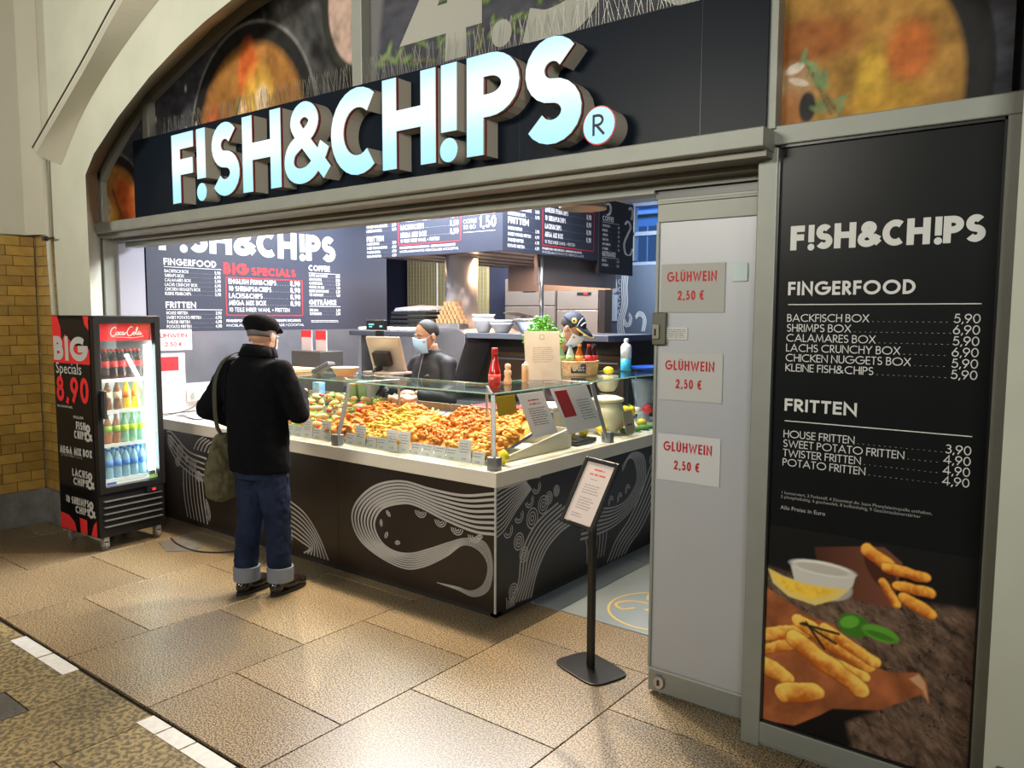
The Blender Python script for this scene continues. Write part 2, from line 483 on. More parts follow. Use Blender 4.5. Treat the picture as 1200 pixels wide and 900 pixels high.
def menu_rows(mb, rows, x0, x1, y, pitch, h, t, mp, sp=.10, cw=.9):
    for nm, pr in rows:
        hw_w = textw(nm.upper(), h, t, sp) * cw
        xe = text(mb, nm, x0, y, h, t, mp, width=hw_w, sp=sp)
        pw = textw(pr, h * 1.08, t, sp) * cw
        text(mb, pr, x1 - pw, y, h * 1.08, t, mp, width=pw, sp=sp)
        x = xe + h * .25
        while x < x1 - pw - h * .35:
            glyph(mb, '.', x, y, h, .19, mp); x += h * .62
        y -= pitch
    return y
def rule(mb, x0, x1, y, w_, mp): mb.poly([mp(x0, y), mp(x1, y), mp(x1, y + w_), mp(x0, y + w_)])
def fake_lines(mb, x0, x1, y, h, n, pitch, mp, seed=0, ragged=.25):
    """small print too small to read: short words of strokes"""
    rn = random.Random(seed)
    for i in range(n):
        x = x0; xe = x1 - rn.random() * ragged * (x1 - x0)
        while x < xe:
            wl = h * rn.uniform(1.2, 4.5)
            rule(mb, x, min(xe, x + wl), y - i * pitch, h * .55, mp); x += wl + h * .6
FINGER = [('BACKFISCH BOX', '5,90'), ('SHRIMPS BOX', '6,90'), ('CALAMARES BOX', '5,90'), ('LACHS CRUNCHY BOX', '6,90'), ('CHICKEN NUGGETS BOX', '5,90'), ('KLEINE FISH&CHIPS', '5,90')]
FRIT = [('HOUSE FRITTEN', '3,90'), ('SWEET POTATO FRITTEN', '4,90'), ('TWISTER FRITTEN', '4,90'), ('POTATO FRITTEN', '4,90')]
SPEC = [('ENGLISH FISH&CHIPS', '8,90'), ('10 SHRIMPS&CHIPS', '8,90'), ('LACHS&CHIPS', '8,90'), ('MEGA MIX BOX', '8,90')]
COFF = [('LATTE MACCHIATO', '2,80'), ('MILCHKAFFEE', '2,80'), ('CAPPUCCINO', '2,50'), ('COFFEE TO GO', '1,50'), ('HEISSE SCHOKOLADE', '2,50'), ('TEE SORTIMENT', '1,80')]
DRNK = [('BIER 0,5 L', '3,50'), ('SOFTDRINKS', '2,50')]
LOGO = [('F',.0),('!',0),('S',0),('H',0),('&',0),('C',0),('H',0),('!',0),('P',0),('S',0)]
LOGO_X = [0.0, .300, .468, .802, 1.215, 1.628, 2.025, 2.430, 2.594, 2.922]
LOGO_W = [.262, .12, .305, .38, .425, .36, .37, .11, .305, .30]
def logo(mb, x, y, wd, h, mp, **k):
    fx = wd / 3.22
    for (ch, _), lx, lw in zip(LOGO, LOGO_X, LOGO_W):
        t = .255
        base = GL[ch][0] * h * (1 - t)
        if ch == '!':
            X = x + lx * fx + (0.03 if h > .3 else .03 * fx)
            ribbon(mb, [(X + t * h / 2, y + h), (X + t * h / 2, y + h * .30)], t * h * .92, mp, **k)
            r = t * h * .54
            ribbon(mb, arc(X + t * h / 2, y + r * .72, r * .5, r * .5, 0, 360, 20), r, mp, **k)
            continue
        hw = (lw * fx - t * h) / base
        glyph(mb, ch, x + lx * fx, y, h, t, mp, hw=hw, **k)
# ================================================================== THE SETTING
# ---- floor: granite slabs in running bond, each one a piece
fl = struct(MB().box(-9.5, 3.2, -2.2, 9.2, -.12, -.012), 'floor', grout)
tile_cache = {}
def tile(x0, x1, y0, y1, mat, z=0.0, name='tile'):
    g = .0028
    key = (round(x1 - x0, 3), round(y1 - y0, 3), mat.name)
    if key not in tile_cache:
        sx, sy = (x1 - x0) / 2 - g, (y1 - y0) / 2 - g
        mb = MB(); e = .0014
        a = [(-sx, -sy, -.012), (sx, -sy, -.012), (sx, sy, -.012), (-sx, sy, -.012)]
        b = [(-sx, -sy, -e), (sx, -sy, -e), (sx, sy, -e), (-sx, sy, -e)]
        c = [(-sx + e, -sy + e, 0), (sx - e, -sy + e, 0), (sx - e, sy - e, 0), (-sx + e, sy - e, 0)]
        mb.add(a + b + c, [(0, 1, 5, 4), (1, 2, 6, 5), (2, 3, 7, 6), (3, 0, 4, 7), (4, 5, 9, 8), (5, 6, 10, 9), (6, 7, 11, 10), (7, 4, 8, 11), (8, 9, 10, 11)])
        me = mb.mesh(name); me.materials.append(mat); tile_cache[key] = me
    o = D.objects.new(name, tile_cache[key]); COL.objects.link(o); o.parent = fl
    o.location = ((x0 + x1) / 2, (y0 + y1) / 2, z)
    return o
cols = [-6.85, -6.41, -5.61, -4.81, -4.01, -3.22, -2.445, -1.645, -.85, -.05, .75, 1.55]
for i in range(len(cols) - 1):
    ph = 0 if i % 2 == 1 else .4          # the joints of neighbouring columns are half a slab apart
    ys = [1.595] + [y for y in (2.02 - .4 + ph, 2.42 - .0 + ph if 0 else 2.42 + ph - .0, 3.22 + ph) if 1.7 < y < 3.6] + [3.625]
    ys = [1.595] + ([2.02, 2.82] if i % 2 == 1 else [2.42, 3.22]) + [3.625]
    for a, b in zip(ys[:-1], ys[1:]):
        tile(cols[i], cols[i + 1], a, b, granite)
# rough older slabs in the hall
rc = [-6.85, -6.2, -5.42, -4.64, -3.86, -3.10, -2.32, -1.54, -.76, .02, .8]
for i in range(len(rc) - 1):
    ys = [1.575, .82 + .35 * (i % 2), -.1 + .35 * (i % 2), -1.0]
    for b, a in zip(ys[:-1], ys[1:]):
        if i == 4:
            if b == 1.575:
                tile(rc[i], rc[i] + .27, 1.27, b, granite_rough); tile(rc[i], rc[i] + .27, a, 1.27, granite_dark)
                tile(rc[i] + .27, rc[i + 1], a, b, granite_rough); continue
        tile(rc[i], rc[i + 1], a, b, granite_rough)
# blue grey tiles inside the shop
for i in range(12):
    for j in range(5):
        x0 = -6.45 + i * .8 - (.0); y0 = 3.63 + j * 1.1
        if x0 > 2: continue
        tile(x0, x0 + .8, y0, min(y0 + 1.1, 9.1), bluetile)
# white marking strips stuck on the rough slabs
for a, b, y in ((-4.45, -4.125, .0), (-4.11, -3.83, 0), (-3.13, -2.985, 0), (-2.975, -2.80, 0), (-2.79, -2.52, 0), (-2.51, -2.2, 0)):
    MB().box(a, b, 1.503, 1.577, -.001, .002).build('marking_strip', M('marking_white', (.60, .60, .58), .7, nz=(30, .08)), fl, label='white strip')
# golden scroll emblem in the shop floor
em = MB(); mpz = lambda a, b: (a, b, .0015)
ex, ey = -1.98, 3.98
for s in (1, -1):
    ribbon(em, [(p.x, p.y) for p in smooth_pts([(ex, ey, 0), (ex + .10 * s, ey + .06, 0), (ex + .22 * s, ey + .03, 0), (ex + .26 * s, ey - .06, 0), (ex + .19 * s, ey - .11, 0), (ex + .14 * s, ey - .05, 0)], 5)], .018, mpz)
    ribbon(em, [(p.x, p.y) for p in smooth_pts([(ex, ey, 0), (ex + .07 * s, ey + .15, 0), (ex + .17 * s, ey + .19, 0), (ex + .14 * s, ey + .11, 0)], 5)], .016, mpz)
for k in range(7):
    a = 2 * PI * k / 7
    em.add([(ex + (.05 + .045 * math.cos(t)) * math.cos(a) - .02 * math.sin(t) * math.sin(a), ey + (.05 + .045 * math.cos(t)) * math.sin(a) + .02 * math.sin(t) * math.cos(a), .0018) for t in [2 * PI * j / 10 for j in range(10)]], [tuple(range(10))])
ribbon(em, arc(ex, ey, .30, .30, 0, 360, 30), .014, mpz)
em.build('floor_emblem', M('gold_inlay', (.50, .38, .12), .5), fl, label='golden scrolled floral emblem')

# ---- left side wall of the hall with glazed bricks
wl = struct(MB().box(-7.1, -6.85, -1.5, 3.4, 0, 6), 'wall_left', cream)
struct(MB().box(-6.87, -6.828, -1.5, 2.63, 0, .28), 'baseboard_left', concrete)
bcache = {}
def brick(lx, ly, loc, parent):
    key = (round(lx, 3), round(ly, 3))
    if key not in bcache:
        mb = MB(); h, e = .0365, .006
        x, y = lx / 2, ly / 2
        a = [(-x, -y, -h), (x, -y, -h), (x, y, -h), (-x, y, -h)]; b = [(-x, -y, h), (x, -y, h), (x, y, h), (-x, y, h)]
        mb.box(-x, x, -y, y, -h, h)
        me = mb.mesh('brick'); me.materials.append(brickm); bcache[key] = me
    o = D.objects.new('brick', bcache[key]); COL.objects.link(o); o.parent = parent; o.location = loc
    o.rotation_euler = (0, 0, random.uniform(-.008, .008))
    return o
mortar = MB().box(-6.86, -6.842, -1.5, 2.63, .28, 2.305)
struct(mortar, 'trim_1', M('mortar', (.075, .045, .018), .8))
for r_ in range(26):
    z = .28 + .039 + r_ * .0778
    y = 2.622; k = r_ % 2
    first = True
    while y > 1.05:
        L_ = .205 if (k % 2 == 0) else .100
        if first and r_ % 2: L_ = .100 if r_ % 4 == 1 else .155
        first = False
        brick(.018, L_ - .006, (-6.842, y - L_ / 2, z), wl); y -= L_
        k += 1 if r_ % 3 else 0
        if r_ % 3 == 0: k = 0 if random.random() < .75 else 1
# ---- pier of the front wall, brick faced below
wf = None
def arch_curve(inner):
    if inner:   # opening edge in the front plane
        left = [(-5.91, 0), (-5.91, 2.69), (-5.767, 2.823), (-5.40, 3.02), (-4.968, 3.207), (-4.60, 3.33), (-4.314, 3.406), (-3.80, 3.51), (-3.09, 3.57)]
    else:
        left = [(-6.37, 0), (-6.37, 2.80), (-6.24, 2.90), (-5.864, 3.131), (-5.55, 3.28), (-4.7, 3.54), (-4.22, 3.64), (-3.7, 3.74), (-3.09, 3.78)]
    cx = -3.09; w_r = -.235 if inner else -.20
    right = [(cx + (cx - a) * ((w_r - cx) / (cx + 5.91)) if inner else min(cx + (cx - a), -.18 if b < 2.6 else 0), b) for a, b in left[:-1]][::-1]
    if not inner: right = [(min(x, -.20), z) for x, z in right]
    return left + right
fc = arch_curve(True); bc_ = arch_curve(False)
mb = MB()
A = [(x, 2.63, z) for x, z in fc]
n = len(fc)
# front face as quads out to a frame
outer = []
for x, z in fc:
    if x < -5.8: outer.append((-6.48, 2.63, z))
    elif x > -.4: outer.append((1.6, 2.63, z))
    else: outer.append((x, 2.63, 5.6))
outer[2] = (-6.48, 2.63, 5.6); outer[n - 3] = (1.6, 2.63, 5.6)
outer = outer
mb.strip(A, outer)
mb.add([(-6.48, 2.63, 2.69), (-6.48, 2.63, 5.6)], [])
mb.strip([(x, 2.63, z) for x, z in fc], [(x, 2.928, z) for x, z in bc_])   # splayed reveal
wf = struct(mb, 'wall_front', pillar_m)
mb = MB()
mb.box(-6.86, -6.47, 2.634, 3.0, 2.30, 5.6)
struct(mb, 'trim_2', cream)
struct(MB().box(-.2, 1.6, 2.60, 2.64, 0, .372), 'baseboard_right', concrete)
struct(MB().box(-.18, 1.6, 2.70, 9.1, 0, 3.4), 'wall_right', boardblue)
pier = struct(MB().box(-6.85, -6.475, 2.645, 3.0, .28, 2.30), 'trim_3', M('mortar', (.075, .045, .018), .8))
struct(MB().box(-6.87, -6.46, 2.60, 3.0, 0, .28), 'baseboard_pier', concrete, bevel=.02)
for r_ in range(26):
    z = .28 + .039 + r_ * .0778
    if r_ % 2: brick(.375, .03, (-6.663, 2.652, z), pier)
    else:
        brick(.14, .03, (-6.78, 2.652, z), pier); brick(.225, .03, (-6.59, 2.652, z), pier)
# raised arch rib on the front wall, with the dark cable on its edge
inn = [(-6.291, 2.805), (-5.951, 3.09), (-5.528, 3.34), (-4.883, 3.62), (-4.2, 3.83), (-3.5, 3.93)]
out_ = [(-6.40, 2.878), (-6.118, 3.03), (-5.555, 3.335), (-5.021, 3.64), (-4.4, 3.93), (-3.6, 4.15)]
sm = lambda L_, n_=6: [(p.x, p.y) for p in smooth_pts([(a, b, 0) for a, b in L_], n_)]
si, so = sm(inn, 14), sm(out_, 14)
mb = MB(); I3 = [(a, 2.628, b) for a, b in si]; O3 = [(a, 2.50, b) for a, b in so]; Q3 = [(a - .02, 2.495, b + .035) for a, b in so]; B3 = [(a - .16, 2.62, b + .16) for a, b in so]
mb.strip(I3, O3).strip(O3, Q3).strip(Q3, B3); mb.poly([I3[0], O3[0], Q3[0], B3[0]])
struct(mb, 'trim_4', cream, smooth=False)
mb = MB().tube([(a - .03, 2.49, b + .045) for a, b in so], .006, 6)
struct(mb, 'trim_5', M('cable_dark', (.04, .035, .03), .6))
# upper wall / vault slope beyond the rib
mb = MB(); V3 = [(-6.85, 2.60, 2.31), (-6.85, 2.60, 5.6)]
mb.strip([(-6.85, 2.35, 2.31), (-6.85, 2.35, 5.6)], [(-6.80, 2.55, 2.31), (-6.80, 2.55, 5.6)]).strip([(-6.80, 2.55, 2.31), (-6.80, 2.55, 5.6)], [(-6.62, 2.632, 2.31), (-6.62, 2.632, 5.6)])
struct(mb, 'trim_6', cream, smooth=True)
# conduit pipe with its clip down the pier
t = top('conduit_pipe', (-6.47, 2.60, 0), 'pale plastic conduit running down the wall left of the shop front', 'pipe')
MB().tube([(-6.50, 2.60, 2.86), (-6.50, 2.60, 2.2), (-6.46, 2.60, 1.6), (-6.44, 2.60, .3), (-6.44, 2.60, 0.0)], .018, 10).build('pipe', cream, t, smooth=True)
MB().box(-6.55, -6.39, 2.572, 2.60, 2.262, 2.272).box(-6.53, -6.485, 2.565, 2.60, 2.25, 2.285).build('clip', blackp, t, label='black pipe clip')

# ---- metal shop front in the arch
# frame following the arch
fo = sm([(-6.43, 2.80), (-6.24, 2.93), (-5.90, 3.15), (-5.55, 3.31), (-4.7, 3.57), (-4.22, 3.67), (-3.09, 3.81)], 5)
fi = sm([(-6.33, 2.72), (-6.20, 2.84), (-5.867, 3.06), (-5.55, 3.215), (-4.711, 3.48), (-4.24, 3.58), (-3.09, 3.72)], 5)
fo2 = [(-6.43, 0)] + fo; fi2 = [(-6.33, 0)] + fi
def mir(L_): return L_ + [(-6.18 - x, z) for x, z in L_[::-1][1:] if -6.18 - x < -.24] 
mb = MB()
a, b = mir(fo), mir(fi); k = min(len(a), len(b)); a, b = a[:k], b[:k]
mb.strip([(x, 2.93, z) for x, z in a], [(x, 2.93, z) for x, z in b]).strip([(x, 2.93, z) for x, z in b], [(x, 3.02, z) for x, z in b])
struct(mb, 'trim_7', alu)
mb = MB().box(-6.43, -6.33, 2.93, 3.06, 0, 2.80); struct(mb, 'trim_8', alu, bevel=.004)
# mullions between the printed panes above
for nm, x0, x1, z0, z1 in (('mullion', -5.63, -5.555, 2.4, 3.24), ('mullion', -3.36, -3.28, 2.4, 3.72), ('mullion', -1.07, -1.03, 2.39, 3.4)):
    struct(MB().box(x0, x1, 2.915, 3.0, z0, z1), nm, alu, bevel=.004)
# menu panel frame right
fr = top('menu_sign', (-.66, 2.95, .01), 'tall black menu panel with food poster in grey metal frame, right of the sliding door', 'sign')
mb = MB()
def bar(a, b, c, d): mb.box(a, b, 2.93, 3.05, c, d)
bar(-1.095, -1.02, .0, 2.325); bar(-.30, -.20, .05, 2.405); bar(-1.02, -.30, .02, .105); 
mb.box(-1.085, -.20, 2.95, 3.05, .0, .03)
mb.build('frame', alu, fr, bevel=.004)
mb = MB(); mb.box(-1.095, -.2, 2.925, 3.05, 2.332, 2.402); mb.build('top_rail', alu, fr, bevel=.004)
MB().box(-1.02, -.30, 2.95, 2.965, .105, 2.332).build('panel', panelblack, fr)
mb = MB().box(-1.021, -1.013, 2.936, 2.95, .105, 2.332).box(-1.02, -.3, 2.936, 2.95, .105, .113).box(-1.02, -.3, 2.936, 2.95, 2.322, 2.332).box(-.308, -.30, 2.936, 2.95, .105, 2.332)
mb.build('gasket', blackp, fr)
mp = plane_y(2.9485)
mb = MB()
logo(mb, -.970, 1.945, .625, .089, mp)
text(mb, 'FINGERFOOD', -.972, 1.779, .050, .20, mp, width=.430)
rule(mb, -.970, -.345, 1.743, .0035, mp)
menu_rows(mb, FINGER, -.972, -.345, 1.681, .0372, .0285, .115, mp, cw=1.13)
text(mb, 'FRITTEN', -.970, 1.345, .047, .20, mp, width=.258)
rule(mb, -.968, -.350, 1.305, .0035, mp)
menu_rows(mb, FRIT, -.970, -.350, 1.243, .0362, .0285, .115, mp, cw=1.13)
mb.build('lettering', M('panel_lettering', (.66, .66, .64), .5), fr, label='white menu lettering')
# small print (lower case, outline font)
def font_text(s, size, x, y, mp, parent, name, mat):
    cu = D.curves.new(name, 'FONT'); cu.body = s; cu.size = size; cu.align_x = 'LEFT'; cu.resolution_u = 2
    tmp = D.objects.new(name, cu); COL.objects.link(tmp)
    dg = bpy.context.evaluated_depsgraph_get(); dg.update()
    me = D.meshes.new_from_object(tmp.evaluated_get(dg))
    D.objects.remove(tmp)
    Mi = W[parent].inverted()
    for v in me.vertices: v.co = Mi @ Vector(mp(x + v.co.x, y + v.co.y))
    me.materials.clear(); me.materials.append(mat); me.name = name
    o = D.objects.new(name, me); COL.objects.link(o); o.parent = parent; W[o] = W[parent]
    return o
font_text('1 konserviert, 2 Farbstoff, 4 S\u00fcssmittel div. kann Phenylalaninquelle enthalten,\n5 phosphathaltig, 6 geschwefelt, 8 koffeinhaltig, 9 Geschmacksverst\u00e4rker', .0165, -.972, 1.025, mp, fr, 'small_print', M('small_print_ink', (.32, .32, .31), .6))
font_text('Alle Preise in Euro', .022, -.972, .965, mp, fr, 'small_print', M('small_print_ink2', (.42, .42, .41), .6))

# ---- painted prints: a colour per grid point, worked out by formula
_rs = np.random.RandomState(3)
def vnoise(X, Z, f, seed=0):
    rs = np.random.RandomState(seed); g = rs.rand(64, 64)
    x = X * f + 100; z = Z * f + 100
    xi = np.floor(x).astype(int); zi = np.floor(z).astype(int); fx = x - xi; fz = z - zi
    fx = fx * fx * (3 - 2 * fx); fz = fz * fz * (3 - 2 * fz)
    G = lambda a, b: g[a % 64, b % 64]
    return (G(xi, zi) * (1 - fx) + G(xi + 1, zi) * fx) * (1 - fz) + (G(xi, zi + 1) * (1 - fx) + G(xi + 1, zi + 1) * fx) * fz
def fbm(X, Z, f, seed=0): return (vnoise(X, Z, f, seed) + .5 * vnoise(X, Z, f * 2.1, seed + 1) + .25 * vnoise(X, Z, f * 4.3, seed + 2)) / 1.75
class Paint:
    def __init__(s, x0, x1, z0, z1, nx, nz):
        s.x0, s.x1, s.z0, s.z1 = x0, x1, z0, z1; s.nx, s.nz = nx, nz
        s.X, s.Z = np.meshgrid(np.linspace(x0, x1, nx), np.linspace(z0, z1, nz)); s.C = np.zeros((nz, nx, 3))
        s.px = (x1 - x0) / nx
    def put(s, m, c):
        m = np.clip(m, 0, 1)[..., None]; c = np.asarray(c, float)
        s.C = s.C * (1 - m) + c * m
    def edge(s, d): return np.clip(.5 - d / (1.6 * s.px), 0, 1)
    def poly(s, pts, soft=0):
        ins = np.zeros(s.X.shape, bool); dist = np.full(s.X.shape, 9.0)
        n = len(pts)
        for i in range(n):
            (xa, za), (xb, zb) = pts[i], pts[(i + 1) % n]
            if zb != za:
                c = ((za > s.Z) != (zb > s.Z)) & (s.X < (xb - xa) * (s.Z - za) / (zb - za) + xa); ins ^= c
            L2 = (xb - xa) ** 2 + (zb - za) ** 2 + 1e-12
            t = np.clip(((s.X - xa) * (xb - xa) + (s.Z - za) * (zb - za)) / L2, 0, 1)
            dist = np.minimum(dist, np.hypot(s.X - xa - t * (xb - xa), s.Z - za - t * (zb - za)))
        d = np.where(ins, -dist, dist); return s.edge(d) if not soft else np.clip(.5 - d / soft, 0, 1)
    def cap(s, xa, za, xb, zb, r, c1, c2):
        L2 = (xb - xa) ** 2 + (zb - za) ** 2
        t = np.clip(((s.X - xa) * (xb - xa) + (s.Z - za) * (zb - za)) / L2, 0, 1)
        d = np.hypot(s.X - xa - t * (xb - xa), s.Z - za - t * (zb - za)) + r * .55 * (fbm(s.X, s.Z, .55 / r, int(abs(xa) * 97) % 50) - .5) + r * .10 * (2 * t - 1) ** 2
        side = (-(s.X - xa) * (zb - za) + (s.Z - za) * (xb - xa)) / math.sqrt(L2) / r
        if xb < xa: side = -side
        k = np.clip(.45 + .55 * side + .9 * (fbm(s.X, s.Z, 1.2 / r, 9) - .5) + .35 * (2 * t - 1) ** 6, 0, 1)[..., None]
        s.put(s.edge(d - r * 1.08), np.array(c2) * .45)
        s.put(s.edge(d - r), np.array(c2) * (1 - k) + np.array(c1) * k)
    def ell(s, cx, cz, rx, rz, soft=0, a=0):
        ca, sa = math.cos(a), math.sin(a); x = (s.X - cx) * ca + (s.Z - cz) * sa; z = -(s.X - cx) * sa + (s.Z - cz) * ca
        q = np.sqrt((x / rx) ** 2 + (z / rz) ** 2); d = (q - 1) * min(rx, rz)
        return s.edge(d) if not soft else np.clip(.5 - (q - 1) / soft, 0, 1)
    def build(s, name, y, parent, keep=None, gain=1.35, label=None):
        nx, nz = s.nx, s.nz
        idx = np.arange(nx * nz).reshape(nz, nx)
        co = np.stack([s.X, np.full(s.X.shape, y), s.Z], -1).reshape(-1, 3)
        q = np.stack([idx[:-1, :-1], idx[:-1, 1:], idx[1:, 1:], idx[1:, :-1]], -1).reshape(-1, 4)
        if keep is not None:
            kk = keep(s.X, s.Z).reshape(-1); q = q[kk[q].all(1)]
        Mi = W[parent].inverted() if parent else Matrix.Identity(4); off = np.array(Mi.translation)
        me = D.meshes.new(name); me.from_pydata((co + off).tolist(), [], q.tolist()); me.update()
        at = me.color_attributes.new('Col', 'FLOAT_COLOR', 'POINT')
        s.C = np.clip(s.C * gain, 0, 1)
        C4 = np.concatenate([s.C.reshape(-1, 3), np.ones((nx * nz, 1))], 1).astype(np.float32)
        at.data.foreach_set('color', C4.ravel())
        me.materials.append(M('printed_foil', (.5, .5, .5), .55, vcol=True, spec=.2))
        o = D.objects.new(name, me); COL.objects.link(o)
        if parent: o.parent = parent; W[o] = W[parent]
        if label: o['label'] = label
        return o
# poster of fries, lemon, dip and basil on old wood
P_ = Paint(-1.012, -.308, .113, .90, 190, 212)
n1 = fbm(P_.X + .9 * P_.Z, P_.Z * .55 - P_.X * .35, 38, 1); n2 = fbm(P_.X * .8 + P_.Z, P_.Z * .3 - P_.X * .5, 90, 5)
wood = np.array((.115, .072, .05)) * (.20 + 1.45 * n1 + .9 * (n2 - .5))[..., None]
cr = np.abs(fbm(P_.X + .6 * P_.Z, P_.Z * .3 - P_.X * .3, 22, 8) - .5) < .009
wood[cr] *= .25
P_.C[:] = (.006, .006, .006)
P_.put(P_.poly([(-1.02, .73), (-.69, .69), (-.3, .72), (-.28, .1), (-1.1, .1)], .03), wood)
P_.put(P_.poly([(-1.02, .16), (-.75, .245), (-.59, .285), (-.70, .20), (-.68, .10), (-1.02, .08)], .02), (.006, .005, .005))
k = np.clip((P_.X + .84) / .3, 0, 1)[..., None]
P_.put(P_.poly([(-.84, .84), (-.67, .875), (-.60, .885), (-.54, .84), (-.565, .67), (-.69, .67), (-.83, .79)]), np.array((.10, .035, .02)) * (.5 + k))
P_.put(P_.ell(-.61, .80, .085, .04, 0, -1.0), (.05, .015, .01))
caps = [(-.656, .864, -.574, .82, .024), (-.593, .815, -.465, .803, .018), (-.551, .756, -.446, .752, .018), (-.601, .76, -.553, .69, .015), (-.53, .715, -.442, .68, .02)]
for c in caps: P_.cap(*c, (.88, .42, .06), (.36, .075, .008))
P_.put(P_.ell(-.805, .70, .105, .055), (.33, .30, .26)); P_.put(P_.poly([(-.925, .755), (-.69, .765), (-.70, .72), (-.745, .675), (-.85, .665), (-.91, .70)]), (.48, .46, .42))
P_.put(P_.ell(-.81, .765, .116, .026), (.62, .60, .56)); P_.put(P_.ell(-.81, .762, .104, .018), (.40, .37, .33))
P_.put(P_.poly([(-1.012, .725), (-.95, .705), (-.87, .695), (-.78, .700), (-.71, .705), (-.75, .66), (-.83, .618), (-.93, .63), (-.99, .67)]), (.62, .47, .14))
P_.put(P_.poly([(-1.005, .715), (-.95, .698), (-.87, .688), (-.79, .690), (-.75, .69), (-.80, .655), (-.86, .64), (-.94, .655)]), np.array((.68, .42, .045)) * (.8 + .5 * fbm(P_.X, P_.Z, 60, 3))[..., None])
pap = np.array((.28, .085, .03)) * (.45 + 1.1 * fbm(P_.X + P_.Z * .4, P_.Z - P_.X * .5, 14, 12))[..., None]
P_.put(P_.poly([(-1.02, .65), (-.93, .61), (-.86, .575), (-.76, .56), (-.62, .44), (-.56, .435), (-.47, .46), (-.445, .435), (-.432, .36), (-.46, .385), (-.59, .285), (-.75, .24), (-.80, .195), (-.89, .125), (-1.02, .105)]), pap)
P_.put(P_.poly([(-.50, .43), (-.47, .455), (-.45, .43), (-.435, .36), (-.455, .40)]), (.48, .27, .15))
caps = [(-1.02, .455, -.862, .507, .026), (-1.02, .395, -.912, .446, .021), (-1.01, .335, -.93, .307, .033), (-.934, .245, -.815, .284, .037), (-.887, .543, -.638, .44, .029), (-.832, .432, -.647, .392, .022), (-.791, .537, -.614, .458, .022), (-.90, .47, -.66, .345, .034)]
for c in caps: P_.cap(*c, (.92, .52, .10), (.40, .095, .008))
P_.put(P_.ell(-.69, .575, .055, .045), (.04, .14, .012)); P_.put(P_.ell(-.705, .585, .035, .022, 0, .5), (.10, .30, .03))
P_.put(P_.ell(-.60, .568, .062, .028, 0, -.12), (.09, .27, .025)); P_.put(P_.ell(-.60, .560, .05, .012, 0, -.12), (.04, .15, .012))
for q in ((-.87, .54, -.75, .49), (-.86, .545, -.79, .46), (-.88, .535, -.74, .53)): P_.cap(*q, .004, (.02, .03, .012), (.01, .015, .005))
P_.build('poster', 2.9475, fr, label='printed photo of fries, lemon wedge, dip bowl and basil on old wood')

# soup and herb prints behind the sign
def soup_bowl(P_, cx, cz, rx, rz, sd=0, spots=()):
    P_.put(P_.ell(cx, cz, rx * 1.03, rz * 1.03), (.14, .14, .14)); P_.put(P_.ell(cx, cz, rx, rz), (.012, .012, .012))
    P_.put(P_.ell(cx, cz - rz * .04, rx * .86, rz * .86, .10), np.array((.26, .115, .028)) * (.55 + .9 * fbm(P_.X, P_.Z, 5 / rx * .35, 20 + sd))[..., None])
    for x, z, a, b, c in spots: P_.put(P_.ell(cx + x * rx, cz + z * rz, a * rx, b * rz, .5) * .9, c)
slate = lambda P_: np.array((.040, .041, .052)) * (.55 + .9 * fbm(P_.X, P_.Z * 2.2, 14, 31))[..., None]
soup_t = (.42, .08, .018); soup_y = (.50, .30, .05); soup_w = (.55, .42, .28)
def arch_keep(x0, x1):
    px = np.array([p[0] for p in fi]); pz = np.array([p[1] for p in fi])
    def f(X, Z):
        Xm = np.where(X > -3.09, -6.18 - X, X)
        return (Z <= np.interp(Xm, px, pz) + .03) & (X >= x0) & (X <= x1)
    return f
pr = top('printed_glazing', (-4.8, 2.99, 2.39), 'dark printed panes with soup bowls in the arch behind the lit sign', 'sign')
P_ = Paint(-6.345, -3.30, 2.39, 3.80, 330, 150); P_.C[:] = slate(P_)
# grey cloth folds
cl = fbm(P_.X * 1.0 + P_.Z * .8, P_.Z * .4 - P_.X * .5, 5, 41)
P_.put(P_.poly([(-4.62, 3.50), (-4.3, 3.75), (-3.3, 3.9), (-3.28, 2.7), (-3.6, 2.85), (-4.0, 3.15)], .05), np.array((.115, .115, .115)) * np.clip((cl - .28) * 2.2, .08, 1.3)[..., None])
soup_bowl(P_, -4.41, 2.86, .66, .645, 0, [(.0, .55, .16, .30, soup_t), (-.62, -.1, .2, .4, soup_t), (.15, .1, .28, .45, soup_y), (-.12, .05, .11, .22, soup_w), (.22, .25, .1, .14, soup_w), (.45, -.1, .3, .2, soup_y), (-.5, -.3, .2, .3, soup_y), (.3, -.15, .22, .12, soup_t)])
for q in ((-4.60, 2.72, -4.46, 2.98, .05), (-4.30, 2.78, -4.20, 2.95, .045), (-4.02, 2.72, -3.95, 2.9, .05)): P_.cap(*q, (.62, .40, .20), (.30, .10, .02))
for q in ((-4.62, 2.80, -4.50, 3.08), (-4.60, 2.78, -4.54, 3.02)): P_.cap(*q, .008, (.10, .13, .03), (.05, .07, .01))
soup_bowl(P_, -6.22, 2.45, .48, .47, 3, [(.3, .2, .35, .4, soup_t), (-.1, -.1, .2, .3, soup_y), (-.25, .15, .14, .2, soup_w), (.6, -.25, .25, .3, soup_t)])
P_.cap(-6.24, 2.66, -6.10, 2.44, .010, (.09, .12, .03), (.04, .06, .01))
P_.put(P_.ell(-3.38, 3.42, .30, .38), (.02, .022, .018)); P_.put(P_.ell(-3.36, 3.42, .26, .35), np.array((.34, .24, .20)) * (.7 + .5 * fbm(P_.X, P_.Z, 6, 7))[..., None]); P_.put(P_.ell(-3.30, 3.02, .12, .14), (.32, .30, .29))
for x, z in ((-5.15, 2.96), (-5.17, 2.9), (-5.55, 3.09), (-5.14, 3.24), (-5.02, 2.98)): P_.put(P_.ell(x, z, .012, .022), (.5, .5, .5))
